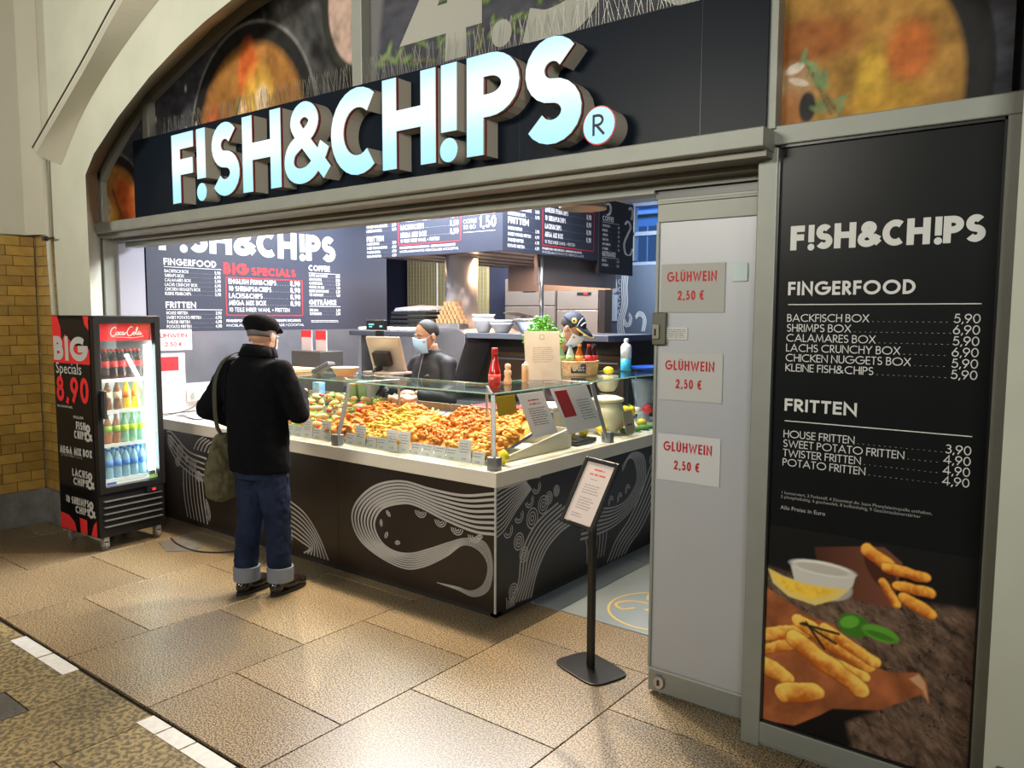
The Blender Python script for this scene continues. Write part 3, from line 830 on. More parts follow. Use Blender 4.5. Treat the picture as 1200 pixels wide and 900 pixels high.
P_.C *= (.45 + 1.0 * fbm(P_.X, P_.Z, 16, 77))[..., None]; P_.build('soup_print', 2.975, pr, keep=arch_keep(-6.345, -3.3), gain=1.25, label='print of soup bowls on slate with a grey cloth')
P_ = Paint(-3.30, -1.05, 2.39, 3.80, 200, 130); P_.C[:] = slate(P_)
P_.put(P_.poly([(-3.30, 3.8), (-3.12, 3.7), (-3.2, 3.2), (-3.24, 2.9), (-3.3, 2.9)], .04), (.10, .10, .10))
rn = random.Random(4)
for i in range(90):
    x = rn.uniform(-2.95, -1.9); z = rn.uniform(2.98, 3.6); a = rn.uniform(0, PI); L_ = rn.uniform(.02, .05)
    P_.cap(x, z, x + L_ * math.cos(a), z + L_ * math.sin(a), .011, (.14, .20, .07), (.04, .07, .02))
for (a, b, c, d_) in ((-3.17, 3.06, -2.80, 2.98), (-2.7, 3.0, -2.35, 3.6), (-2.5, 3.0, -2.5, 3.6)): P_.cap(a, b, c, d_, .008, (.15, .14, .07), (.05, .05, .02))
for x, z, a in ((-3.17, 3.07, .4), (-3.13, 3.10, 1.2), (-3.10, 3.04, -.5), (-3.05, 3.07, .9), (-3.20, 3.04, -.2), (-3.0, 3.03, .3)): P_.put(P_.ell(x, z, .035, .013, 0, a), (.13, .20, .07))
P_.build('herb_print', 2.975, pr, keep=arch_keep(-3.3, -1.05), label='print of herbs on slate with a big price')
mb = MB(); mp = plane_y(2.972)
text(mb, '4', -2.985, 2.965, .66, .22, mp, width=.50)
r = .062; ribbon(mb, arc(-2.365, 3.025, r / 2, r / 2, 0, 360, 18), r, mp)
P9 = sm([(-2.22, 3.03), (-2.10, 3.00), (-1.94, 3.04), (-1.86, 3.18), (-1.85, 3.42)], 6); ribbon(mb, P9, .15, mp)
ribbon(mb, arc(-2.02, 3.44, .17, .18, 0, 360, 24), .15, mp)
ribbon(mb, arc(-1.40, 3.30, .19, .29, 0, 360, 28), .15, mp)
mb.build('price_lettering', M('price_print', (.33, .33, .29), .6), pr, label='big pale price 4.90')
P_ = Paint(-1.03, -.30, 2.40, 3.2, 130, 140); P_.C[:] = slate(P_)
P_.put(P_.ell(-.80, 2.50, .455, .56), (.014, .014, .014))
P_.put(P_.ell(-.83, 2.48, .40, .47, .06), np.array((.30, .155, .035)) * (.6 + .8 * fbm(P_.X, P_.Z, 9, 50))[..., None])
for x, z, a, b, c in ((-.60, 2.60, .075, .10, (.42, .11, .025)), (-.72, 2.52, .05, .12, (.46, .28, .035)), (-.66, 2.45, .12, .05, (.40, .22, .03)), (-.98, 2.56, .08, .09, (.34, .20, .10)), (-1.0, 2.46, .05, .07, (.30, .12, .04)), (-.95, 2.70, .2, .08, (.22, .07, .018))): P_.put(P_.ell(x, z, a, b, .6) * .9, c)
P_.put(P_.ell(-.935, 2.465, .03, .055), (.02, .02, .02)); P_.put(P_.ell(-.985, 2.61, .035, .018, .3, .3), (.55, .48, .40)); P_.put(P_.ell(-.97, 2.56, .04, .012, .3, -.4), (.55, .45, .35))
for (a, b, c, d_) in ((-.95, 2.64, -.89, 2.52), (-.89, 2.52, -.85, 2.43), (-.87, 2.50, -.82, 2.42)): P_.cap(a, b, c, d_, .005, (.20, .16, .07), (.10, .07, .03))
for x, z, a in ((-.955, 2.65, 1.2), (-.935, 2.62, -.6), (-.925, 2.595, .9), (-.905, 2.575, 1.4), (-.90, 2.55, -.5), (-.89, 2.565, .8), (-.875, 2.55, 1.4), (-.885, 2.535, -.4), (-.82, 2.475, .35), (-.90, 2.45, -.5), (-.885, 2.465, -.8), (-.82, 2.445, 1.1)):
    P_.put(P_.ell(x, z, .026, .009, 0, a), (.14, .21, .09))
sp = top('soup_panel', (-.66, 2.97, 2.405), 'printed pane with soup close-up and thyme above the menu panel', 'sign')
P_.C *= (.6 + .75 * fbm(P_.X, P_.Z, 26, 78))[..., None]; P_.build('soup_print', 2.975, sp)

# ---- long black sign board, lit letters, ledge and lintel
sg = top('shop_sign', (-3.4, 2.95, 2.38), 'long black sign board with glowing white FISH and CHIPS letters over the opening', 'sign')
MB().prism([(-5.752, 2.90, 2.38), (-1.06, 2.90, 2.38), (-1.06, 2.90, 2.91), (-5.752, 2.90, 2.955)], [(-5.752, 2.965, 2.38), (-1.06, 2.965, 2.38), (-1.06, 2.965, 2.91), (-5.752, 2.965, 2.955)]).build('board', signblack, sg, bevel=.003)
for x in (-4.6, -3.4, -2.2, -1.32): MB().box(x, x + .002, 2.8985, 2.90, 2.39, 2.91).build('board_joint', blackp, sg)
letter = M('lit_letter', (.15, .2, .25), .4, emit=.98, ecol=(.66, .93, 1.0))
nt = letter.node_tree; tc_ = nt.nodes.new('ShaderNodeTexCoord'); sx_ = nt.nodes.new('ShaderNodeSeparateXYZ'); rp_ = nt.nodes.new('ShaderNodeValToRGB')   # LEDs sit in the middle: the lower edge glows bluer
nt.links.new(tc_.outputs['Object'], sx_.inputs[0]); mr_ = nt.nodes.new('ShaderNodeMapRange'); mr_.inputs[1].default_value = .05; mr_.inputs[2].default_value = .50
nt.links.new(sx_.outputs[2], mr_.inputs[0]); nt.links.new(mr_.outputs[0], rp_.inputs[0])
rp_.color_ramp.elements[0].color = (.30, .74, 1, 1); rp_.color_ramp.elements[1].color = (.42, .84, 1, 1)
for p_, c_ in ((.25, (.45, .86, 1, 1)), (.5, (.84, 1, 1, 1)), (.78, (.78, .98, 1, 1))):
    e_ = rp_.color_ramp.elements.new(p_); e_.color = c_
nt.links.new(rp_.outputs[0], nt.nodes['Principled BSDF'].inputs['Emission Color'])
lside = M('letter_side', (.42, .39, .33), .5)
k = 0
fx = 1.0
for (ch, _), lx, lw in zip(LOGO, LOGO_X, LOGO_W):
    t = .225; h = .445; y = 2.43; x = -5.02 + lx
    f, sd, rm = MB(), MB(), MB(); mp = plane_y(2.795)
    kw = dict(depth=(0, .105, 0), sides=sd)
    if ch == '!':
        ribbon(f, [(x + t * h / 2, y + h), (x + t * h / 2, y + h * .30)], t * h * 1.0, mp, **kw)
        r = t * h * .56
        ribbon(f, arc(x + t * h / 2, y + r * .85, r * .5, r * .5, 0, 360, 24), r, mp, **kw)
    else:
        if ch == '&': t = .19
        base = GL[ch][0] * h * (1 - t)
        glyph(f, ch, x, y, h, t, mp, hw=max(.25, (lw - t * h) / base), **kw)
    o = f.build('letter', letter, sg, label='glowing white letter ' + ch)
    sd.build('letter_side', lside, o)
    # red acrylic rim just behind the face
    if ch != '!':
        rr, dummy = MB(), MB()
        glyph(dummy, ch, x - .003, y - .003, h + .006, t + .012, plane_y(2.800), hw=max(.25, (lw - t * h) / base), depth=(0, .012, 0), sides=rr)
        rr.build('red_rim', M('red_rim', (.22, .015, .02), .4), o)
mb, sd = MB(), MB()
ribbon(mb, arc(-1.712, 2.475, .037, .037, 0, 360, 30), .074, plane_y(2.7965), depth=(0, .105, 0), sides=sd)
o = mb.build('letter', letter, sg, label='round lit registered mark'); sd.build('letter_side', lside, o)
mb = MB(); ribbon(mb, arc(-1.712, 2.475, .076, .076, 0, 360, 30), .006, plane_y(2.794)); mb.box(-1.79, -1.789, 2.80, 2.801, 2.47, 2.471).build('red_rim', redprint, o)
mb = MB(); text(mb, 'R', -1.742, 2.435, .085, .13, plane_y(2.790), width=.058); mb.build('mark_lettering', M('mark_dark', (.01, .012, .03), .5), o)
# bird spikes
mb = MB(); rn = random.Random(2)
for i in range(300):
    x = -5.65 + i * .0152; s = rn.uniform(-.05, .05)
    mb.tube([(x, 2.93, 2.93), (x + s, 2.92, 3.04 + rn.uniform(0, .03))], .0012, 3, cap=False)
o = mb.build('bird_spikes', M('wire', (.30, .29, .26), .4, .5), sg, kind='stuff', label='thin bird spikes')
# wire ends below the letters
mb = MB()
struct(MB().prism([(-6.33, 2.81, 2.312), (-1.035, 2.81, 2.312), (-1.035, 2.81, 2.382), (-6.33, 2.81, 2.382)], [(-6.33, 3.02, 2.30), (-1.035, 3.02, 2.30), (-1.035, 3.02, 2.39), (-6.33, 3.02, 2.39)]), 'trim_9', alu, bevel=.004)
mb = MB().box(-6.30, -1.04, 2.86, 2.99, 2.285, 2.312).box(-6.28, -1.04, 2.99, 3.06, 2.262, 2.30)
struct(mb, 'trim_10', M('slot_metal', (.20, .19, .16), .45, .3))
mb = MB().box(-6.26, -1.60, 3.07, 3.17, 2.226, 2.31).box(-1.60, -1.09, 3.065, 3.17, 2.238, 2.31)
struct(mb, 'trim_11', alu)
struct(MB().box(-1.60, -1.09, 3.09, 3.16, 2.2, 2.238), 'trim_12', blackp)
struct(MB().box(-1.1, -.2, 3.02, 3.2, 0, 3.2), 'wall_panel_back', boardblue)
struct(MB().box(-6.45, -1.04, 3.03, 3.2, 2.33, 3.8), 'wall_over_opening', boardblue)
# ---- sliding door leaf
dr = top('door_1', (-1.36, 3.1, 0), 'frosted glass sliding door leaf standing half open', 'door')
dr['kind'] = 'structure'; del dr['category']; del dr['label']
MB().box(-1.575, -1.09, 3.08, 3.115, .115, 2.10).build('glass_pane', door_glass, dr)
mb = MB().box(-1.582, -1.09, 3.07, 3.125, .012, .113).build('bottom_rail', alu, dr, bevel=.004)
MB().box(-1.582, -1.09, 3.07, 3.125, 2.10, 2.20).box(-1.585, -1.09, 3.062, 3.13, 2.175, 2.187).build('top_rail', alu, dr, bevel=.003)
MB().box(-1.585, -1.573, 3.07, 3.12, .11, 2.10).build('edge_strip', alu, dr)
mb = MB().box(-1.585, -1.09, 3.066, 3.08, .113, .120).build('seal', M('pale_seal', (.45, .45, .42), .5), dr)
mb = MB(xf=Matrix.Translation((-1.525, 3.07, .062)) @ Matrix.Rotation(PI / 2, 4, 'X'))
mb.lathe([(.0, 0), (.026, 0), (.030, .004), (.024, .012), (0, .013)], seg=20, sy=1.15); o = mb.build('foot_lock', steel, dr, smooth=False)
MB().box(-1.530, -1.520, 3.052, 3.057, .05, .075).build('keyhole', blackp, o)
MB().box(-1.530, -1.52, 3.08, 3.11, -.01, .012).build('floor_guide', steel, dr)
mb = MB().box(-1.590, -1.528, 3.055, 3.08, 1.575, 1.715); o = mb.build('lock_case', M('bronze_lock', (.12, .12, .09), .4, .5), dr, bevel=.004)
MB().box(-1.585, -1.553, 3.045, 3.056, 1.60, 1.665).build('lock_plate', M('lock_plate', (.28, .27, .22), .35, .7), o, bevel=.003)
MB().box(-1.573, -1.566, 3.042, 3.046, 1.615, 1.645).build('keyhole', blackp, o)
lbl = {0: 'grey Gluehwein price sheet taped highest on the frosted door', 1: 'Gluehwein price sheet on the frosted door, middle of three', 2: 'white Gluehwein price sheet taped lowest on the frosted door'}
for i, (z0, c) in enumerate(((1.716, (.36, .36, .33)), (1.338, (.46, .46, .45)), (.984, (.56, .56, .57)))):
    t = top('price_sheet', (-1.415, 3.078, z0), lbl[i], 'notice')
    x0 = -1.560; mm = M('sheet_%d' % i, c, .45)
    MB().box(x0, x0 + .288, 3.074, 3.077, z0, z0 + .205).build('sheet', mm, t)
    mb = MB(); text(mb, 'GL\u00dcHWEIN', x0 + .028, z0 + .130, .042, .18, plane_y(3.0735), width=.225); text(mb, '2,50 \u20ac', x0 + .080, z0 + .052, .040, .18, plane_y(3.0735), width=.120)
    mb.build('lettering', darkredprint, t, label='dark red lettering')
t = top('small_notice', (-1.48, 3.078, 1.60), 'small white notice beside the door lock', 'notice')
MB().box(-1.528, -1.433, 3.074, 3.077, 1.600, 1.652).build('sheet', M('sheet_3', (.55, .55, .53), .5), t)
mb = MB(); fake_lines(mb, -1.52, -1.44, 1.64, .006, 5, .008, plane_y(3.0735), 3, .1); mb.build('print_lines', inkgrey, t)
t = thing(MB().box(-1.240, -1.178, 3.07, 3.078, 1.842, 1.915), 'door_sticker', M('pale_sticker', (.50, .60, .58), .5), 'small pale square sticker high on the frosted door', 'sticker')
# ================================================================== SHOP INTERIOR SHELL
struct(MB().box(-9.4, 1.6, 3.2, 9.3, 3.16, 3.3), 'ceiling', M('ceiling_white', (.55, .53, .52), .7))
struct(MB().box(-6.62, -6.45, 3.15, 6.05, 0, 3.2), 'wall_menu', boardblue)
struct(MB().box(-6.4, -6.30, 3.03, 3.24, 0, 2.3), 'trim_13', M('pale_jamb', (.34, .34, .40), .6), bevel=.004)
struct(MB().box(-6.45, -6.435, 3.24, 3.30, .85, 2.9), 'trim_14', blackp)
struct(MB().box(-9.4, -9.2, 6.05, 9.3, 0, 3.2), 'wall_far_left', boardblue)
struct(MB().box(-9.4, -6.6, 5.95, 6.05, 0, 3.2), 'wall_behind_menu', boardblue)
struct(MB().box(-9.4, -4.88, 8.18, 8.24, 0, 3.2), 'wall_back', M('dark_back', (.012, .014, .03), .6))
struct(MB().box(-6.2, .2, 9.1, 9.25, 0, 2.36), 'wall_back_right', tentwall)
struct(MB().box(-6.2, -5.06, 9.1, 9.25, 2.36, 3.2), 'wall_back_upper', tentwall)
struct(MB().box(-8.2, -6.7, 8.12, 8.17, 0, 3.0), 'wall_tiled', M('olive_tiles', (.21, .18, .09), .35, rnd=.1))
mb = MB()
for i in range(26): mb.box(-8.2 + i * .06, -8.197 + i * .06, 8.117, 8.12, 0, 3.0)
for j in range(50): mb.box(-8.2, -6.7, 8.117, 8.12, j * .06, j * .06 + .003)
struct(mb, 'trim_tile_joints', M('olive_joint', (.30, .27, .17), .6)); D.objects['trim_tile_joints']['kind'] = 'structure'
struct(MB().box(-7.62, -7.60, 8.11, 8.12, 0, 3.0), 'trim_15', M('pale_strip', (.5, .5, .45), .5))

# ---- window to the street and the blue dusk facade across it
win = top('window_1', (-3.2, 9.15, 2.36), None, None); win['kind'] = 'structure'
mb = MB().box(-5.06, .2, 9.12, 9.2, 2.36, 2.40).box(-5.06, .2, 9.12, 9.2, 2.74, 2.79).box(-5.06, .2, 9.12, 9.2, 3.12, 3.16)
for x in (-5.06, -3.9, -2.9): mb.box(x - .03, x + .03, 9.12, 9.2, 2.42, 3.12)
mb.build('window_frame', M('blue_grey_frame', (.16, .22, .32), .5), win)
MB().box(-5.05, .2, 9.155, 9.16, 2.40, 3.12).build('pane', glass, win)
bm = top('street_facade', (-6.5, 14.0, 0), 'blue dusk-lit building with rows of windows seen through the high window', 'building')
MB().box(-10, -2, 14, 14.4, 0, 9).build('wall', M('facade_blue', (.10, .28, .62), .7), bm)
for r_ in range(3):
    for c_ in range(9):
        x = -9.2 + c_ * .8; z = 2.75 + r_ * 1.15
        f = MB().box(x, x + .42, 13.96, 14.0, z, z + .72).build('window', M('facade_pane', (.03, .09, .22), .3), bm)
        MB().box(x - .03, x + .45, 13.93, 13.97, z - .05, z).box(x + .2, x + .22, 13.93, 13.97, z, z + .72).build('window_frame', M('facade_trim', (.30, .5, .85), .6), f)
    MB().box(-10, -2, 13.9, 14.0, 2.55 + r_ * 1.15, 2.62 + r_ * 1.15).build('cornice', M('facade_trim'), bm)

# ---- menu board on the left wall
bd = top('menu_board', (-6.44, 4.65, 1.55), 'wide dark menu board with big white name above the steel backsplash', 'menu board')
MB().box(-6.446, -6.43, 3.32, 6.04, 1.55, 2.80).build('board', boardblue, bd)
mp = plane_x(-6.428); mw_, mr_ = MB(), MB()
logo(mw_, 3.43, 2.238, 1.89, .255, mp)
text(mw_, 'FINGERFOOD', 3.47, 2.115, .058, .20, mp, width=.49); rule(mw_, 3.47, 4.01, 2.098, .004, mp)
menu_rows(mw_, FINGER, 3.475, 4.00, 2.052, .0384, .027, .125, mp)
text(mw_, 'FRITTEN', 3.475, 1.750, .054, .20, mp, width=.28); rule(mw_, 3.48, 4.01, 1.735, .004, mp)
menu_rows(mw_, FRIT, 3.48, 4.00, 1.694, .0393, .027, .125, mp)
text(mr_, 'BIG', 4.03, 2.062, .105, .26, mp, width=.26); text(mr_, 'SPECIALS', 4.32, 2.062, .075, .24, mp, width=.50)
for a, b, c, d_ in ((4.05, 4.90, 2.030, 2.037), (4.05, 4.90, 1.685, 1.692), (4.05, 4.057, 1.685, 2.037), (4.893, 4.90, 1.685, 2.037)): mr_.poly([mp(a, c), mp(b, c), mp(b, d_), mp(a, d_)])
menu_rows(mw_, SPEC, 4.08, 4.87, 1.976, .065, .046, .18, mp, cw=.98)
text(mw_, '10 TEILE IHRER WAHL + FRITTEN', 4.08, 1.722, .038, .12, mp, width=.66)
text(mw_, 'FINGERFOOD / BIG SPECIALS - HOUSE DIPS INCLUSIVE', 4.05, 1.627, .024, .2, mp, width=.82)
text(mw_, 'KNOBLAUCH MAYO / REMOULADE / COCKTAIL', 4.05, 1.585, .022, .12, mp, width=.86)
text(mw_, 'COFFEE', 4.98, 2.138, .056, .21, mp, width=.265); rule(mw_, 4.98, 5.38, 2.113, .004, mp)
menu_rows(mw_, COFF, 4.985, 5.375, 2.078, .0388, .026, .15, mp, cw=.8)
text(mw_, 'GETR\u00c4NKE', 4.98, 1.797, .052, .21, mp, width=.345); rule(mw_, 4.98, 5.38, 1.780, .004, mp)
menu_rows(mw_, DRNK, 4.985, 5.375, 1.730, .036, .026, .15, mp, cw=.85)
fake_lines(mw_, 5.0, 5.38, 1.635, .008, 2, .014, mp, 2, .1)
mw_.build('lettering', M('board_lettering', (.80, .80, .80), .5), bd, label='white menu lettering')
mr_.build('red_lettering', redprint, bd, label='red BIG SPECIALS lettering and box')
# steel backsplash below and white low panel with socket
struct(MB().box(-6.45, -6.425, 3.24, 6.05, 1.05, 1.548), 'trim_16', M('backsplash_steel', (.42, .44, .50), .30, .85, nz=(4, .1)))
struct(MB().box(-6.45, -6.40, 3.24, 5.2, .845, 1.09), 'trim_17', M('white_upstand', (.62, .58, .58), .5), bevel=.004)
t = top('wall_socket', (-6.39, 3.75, .95), 'white double socket with a plug on the low white panel', 'socket')
MB().box(-6.40, -6.385, 3.62, 3.84, .93, 1.03).build('cover', white, t, bevel=.004)
MB().box(-6.385, -6.33, 3.66, 3.75, .945, 1.02).build('plug', white, t, bevel=.008)
MB().tube([p for p in smooth_pts([(-6.34, 3.70, .95), (-6.33, 3.66, .90), (-6.30, 3.55, .868), (-6.25, 3.42, .858), (-6.2, 3.3, .856)], 5)], .004, 6).build('cord', blackp, t, smooth=True)
t = top('price_sheet', (-6.42, 3.55, 1.37), 'Gluehwein price sheet stuck on the steel backsplash above the cooler', 'notice')
MB().box(-6.424, -6.420, 3.26, 3.70, 1.385, 1.565).build('sheet', paper, t)
mb = MB(); text(mb, 'GL\u00dcHWEIN', 3.315, 1.495, .038, .18, plane_x(-6.4185), width=.34); text(mb, '2,50 \u20ac', 3.45, 1.42, .036, .18, plane_x(-6.4185), width=.16); mb.build('lettering', redprint, t)
t = top('red_poster', (-6.42, 3.45, 1.1), 'pale poster with a red block under the sheet on the backsplash', 'poster')
MB().box(-6.424, -6.4205, 3.28, 3.63, 1.08, 1.36).build('sheet', M('pinkish_paper', (.62, .55, .64), .6), t)
MB().box(-6.421, -6.4195, 3.30, 3.57, 1.21, 1.33).build('red_block', redprint, t)
# papers on the counter top at the far left
for i, (x, y, a) in enumerate(((-6.15, 3.55, .3), (-5.98, 3.50, -.2))):
    o = thing(MB().box(x - .13, x + .13, y - .09, y + .09, .8455 + i * .001, .8468 + i * .001), 'flyer', M('flyer_print', (.30, .31, .33), .5, nz=(12, .5)),
              ('grey printed flyer nearer the wall on the white counter behind the cooler', 'grey printed flyer beside the customer on the white counter')[i], 'flyer', 'flyers on the left counter end'); o.rotation_euler[2] = a

# ---- extraction hood with menu fascias
hd = top('extraction_hood', (-5.1, 6.0, 2.13), 'large hood with menu boards on its fascia, hanging over the kitchen pass', 'hood')
mb = MB().box(-5.88, -4.19, 5.25, 5.28, 2.252, 2.95); mb.build('front_fascia', boardblue, hd)
MB().box(-4.19, -4.16, 5.25, 6.80, 2.252, 2.95).build('side_fascia', boardblue, hd)
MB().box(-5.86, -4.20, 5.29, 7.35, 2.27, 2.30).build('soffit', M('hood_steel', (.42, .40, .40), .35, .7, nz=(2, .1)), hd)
for i in range(5):
    MB().box(-5.75 + i * .31, -5.73 + i * .31, 5.35, 7.4, 2.255, 2.27).build('baffle', steel2, hd)
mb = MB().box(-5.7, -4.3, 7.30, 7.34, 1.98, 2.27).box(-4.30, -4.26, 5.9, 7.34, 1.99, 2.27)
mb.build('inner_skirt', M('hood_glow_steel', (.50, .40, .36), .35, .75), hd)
mb = MB(); fake = plane_y(5.248); w2, r2_ = MB(), MB()
text(w2, 'FRITTEN', -5.86, 2.41, .05, .2, fake, width=.24); menu_rows(w2, FRIT, -5.86, -5.45, 2.375, .04, .024, .14, fake)
menu_rows(w2, FINGER, -5.86, -5.45, 2.70, .04, .024, .14, fake)
menu_rows(w2, SPEC, -5.39, -4.66, 2.64, .072, .046, .18, fake, cw=.84)
text(w2, '10 TEILE IHRER WAHL + FRITTEN', -5.39, 2.378, .03, .12, fake, width=.5)
text(w2, 'FINGERFOOD / BIG SPECIALS - HOUSE DIPS INCLUSIVE', -5.40, 2.32, .02, .22, fake, width=.70); text(w2, 'KNOBLAUCH MAYO / REMOULADE / COCKTAIL', -5.40, 2.285, .02, .12, fake, width=.74)
for a, b, c, d_ in ((-5.42, -4.63, 2.355, 2.362), (-5.42, -4.63, 2.75, 2.757), (-5.42, -5.413, 2.355, 2.757), (-4.637, -4.63, 2.355, 2.757)): r2_.poly([fake(a, c), fake(b, c), fake(b, d_), fake(a, d_)])
text(w2, 'COFFEE', -4.60, 2.505, .034, .12, fake, width=.15); text(w2, 'TO GO', -4.60, 2.455, .034, .12, fake, width=.14); text(w2, '1,50', -4.42, 2.455, .10, .16, fake, width=.19)
rule(w2, -4.60, -4.24, 2.425, .003, fake); rule(w2, -4.60, -4.24, 2.57, .003, fake)
fs = plane_x(-4.158)
text(w2, 'FRITTEN', 5.32, 2.49, .055, .2, fs, width=.30); menu_rows(w2, FRIT, 5.32, 5.78, 2.435, .05, .028, .14, fs); menu_rows(w2, FINGER[3:], 5.32, 5.78, 2.66, .05, .028, .14, fs)
text(r2_, 'BIG SPECIALS', 6.12, 2.725, .055, .22, fs, width=.5); text(w2, 'FISH&CHIPS', 5.85, 2.78, .07, .2, fs, width=.24)
menu_rows(w2, SPEC, 5.87, 6.66, 2.64, .074, .046, .18, fs, cw=.72); text(w2, '10 TEILE IHRER WAHL + FRITTEN', 5.87, 2.36, .03, .12, fs, width=.5)
text(w2, 'FINGERFOOD / BIG SPECIALS - HOUSE DIPS INCLUSIVE', 5.83, 2.30, .02, .22, fs, width=.66); text(w2, 'KNOBLAUCH MAYO / REMOULADE', 5.83, 2.268, .02, .12, fs, width=.7)
for a, b, c, d_ in ((5.83, 6.72, 2.335, 2.343), (5.83, 6.72, 2.71, 2.718), (5.83, 5.838, 2.335, 2.718), (6.712, 6.72, 2.335, 2.718)): r2_.poly([fs(a, c), fs(b, c), fs(b, d_), fs(a, d_)])
w2.build('lettering', M('board_lettering'), hd, label='white menu lettering'); r2_.build('red_lettering', redprint, hd, label='red frame lines and lettering')
# third board, black, hanging beyond
b3 = top('drinks_board', (-4.15, 7.1, 2.14), 'narrow black drinks menu board with tentacle drawing, at the far end of the hood', 'menu board')
MB().box(-4.19, -4.15, 6.80, 7.50, 2.13, 2.88).build('board', M('board_black', (.015, .015, .02), .5), b3)
w3 = MB(); fs = plane_x(-4.148)
text(w3, 'COFFEE', 6.86, 2.66, .05, .2, fs, width=.22); menu_rows(w3, COFF, 6.86, 7.20, 2.60, .046, .024, .16, fs, cw=.55); text(w3, 'GETR\u00c4NKE', 6.86, 2.305, .05, .2, fs, width=.27); menu_rows(w3, DRNK, 6.86, 7.20, 2.25, .046, .026, .16, fs, cw=.7)
rule(w3, 6.86, 7.20, 2.645, .004, fs); rule(w3, 6.86, 7.20, 2.29, .004, fs)
for q in ([(6.93, 2.72, 0), (6.98, 2.74, 0), (7.0, 2.80, 0), (6.96, 2.84, 0), (6.92, 2.82, 0)], [(7.44, 2.72, 0), (7.46, 2.80, 0), (7.42, 2.85, 0), (7.38, 2.82, 0)], [(7.47, 2.42, 0), (7.42, 2.35, 0), (7.32, 2.36, 0), (7.29, 2.46, 0), (7.36, 2.56, 0), (7.42, 2.64, 0), (7.36, 2.70, 0), (7.30, 2.66, 0)]):
    for k in (0, .016, .032): ribbon(w3, [(p.x + k, p.y) for p in smooth_pts(q, 5)], .010, fs)
w3.build('lettering', M('board_lettering'), b3, label='white lettering and tentacle')
# steel flue and slim post
thing(MB().tube([(-5.02, 5.70, 1.575), (-5.02, 5.70, 2.268)], .157, 32), 'flue_pipe', M('flue_steel', (.70, .68, .68), .38, .7), 'thick shiny steel flue between the pass and the hood', 'pipe', smooth=False)
for p in D.objects['flue_pipe'].data.polygons: p.use_smooth = len(p.vertices) == 4
thing(MB().tube([(-4.25, 5.95, 1.54), (-4.25, 5.95, 2.27)], .022, 12), 'hood_post', steel, 'slim vertical steel post between pass and hood', 'post', smooth=True)

# ---- kitchen pass: steel body with high shelf
ps = top('kitchen_pass', (-4.4, 5.9, 0), 'stainless steel kitchen pass with a high shelf and dark ovens below', 'counter')
MB().box(-4.72, -3.20, 5.40, 6.2, 1.49, 1.54).build('shelf', M('shelf_steel', (.22, .24, .29), .35, .8), ps, bevel=.004)
MB().prism([(-5.65, 5.38, .9), (-4.95, 5.38, .9), (-4.80, 5.38, 1.20), (-4.70, 5.38, 1.44), (-4.70, 5.38, 1.53), (-4.78, 5.38, 1.57), (-5.65, 5.38, 1.57)], [(-5.65, 6.2, .9), (-4.95, 6.2, .9), (-4.80, 6.2, 1.20), (-4.70, 6.2, 1.44), (-4.70, 6.2, 1.53), (-4.78, 6.2, 1.57), (-5.65, 6.2, 1.57)]).build('side_housing', steel2, ps, bevel=.004)
MB().box(-5.65, -3.2, 5.75, 6.2, 0, 1.49).build('oven_body', M('oven_dark', (.035, .028, .022), .4, .5, nz=(3, .3)), ps)
for i in range(3):
    f = MB().box(-4.62 + i * .48, -4.20 + i * .48, 5.735, 5.75, .95, 1.36).build('oven_door', M('oven_bronze', (.15, .10, .06), .35, .8, nz=(3, .3)), ps, bevel=.004)
    MB().tube([(-4.58 + i * .48, 5.71, 1.30), (-4.24 + i * .48, 5.71, 1.30)], .010, 8).build('handle', steel2, f)
MB().box(-5.65, -3.2, 5.42, 5.75, .86, .90).build('work_shelf', steel2, ps)
# tall steel refrigerators at the back
for i, (x0, x1, z1, lab) in enumerate(((-6.30, -5.51, 2.17, 'tall steel refrigerator, left of the two behind the pass'), (-5.48, -4.88, 2.05, 'steel refrigerator with red display, right of the two behind the pass'))):
    t = top('refrigerator', ((x0 + x1) / 2, 8.3, 0), lab, 'refrigerator', 'steel refrigerators at the back')
    zz = 1.82 if i == 0 else 1.77
    MB().box(x0, x1, 8.03, 8.17, .05, z1).build('body', steel2, t, bevel=.005)
    f = MB().box(x0 + .005, x1 - .005, 8.0, 8.03, zz + .005, z1 - .005).build('top_panel', M('fridge_steel', (.46, .40, .34), .33, .8, nz=(3, .08)), t, bevel=.004)
    MB().box(x0 + .30, x0 + .50, 7.994, 8.0, zz + .18, zz + .21).build('display', blackp, f)
    if i: MB().box(x0 + .40, x0 + .45, 7.99, 7.994, zz + .185, zz + .205).build('display_digits', M('red_glow', (.8, .02, .02), .4, emit=2), f)
    g = MB().box(x0 + .005, x1 - .005, 8.0, 8.03, .12, zz - .005).build('door', M('fridge_steel'), t, bevel=.004)
    MB().box(x0 + .02, x0 + .05, 7.97, 8.0, .8, 1.3).build('handle', steel, g)
thing(MB().box(-4.86, -4.79, 8.0, 8.17, 0, 2.6), 'dark_column', M('dark_column', (.02, .014, .014), .4), 'dark upright beside the right steel refrigerator', 'column')
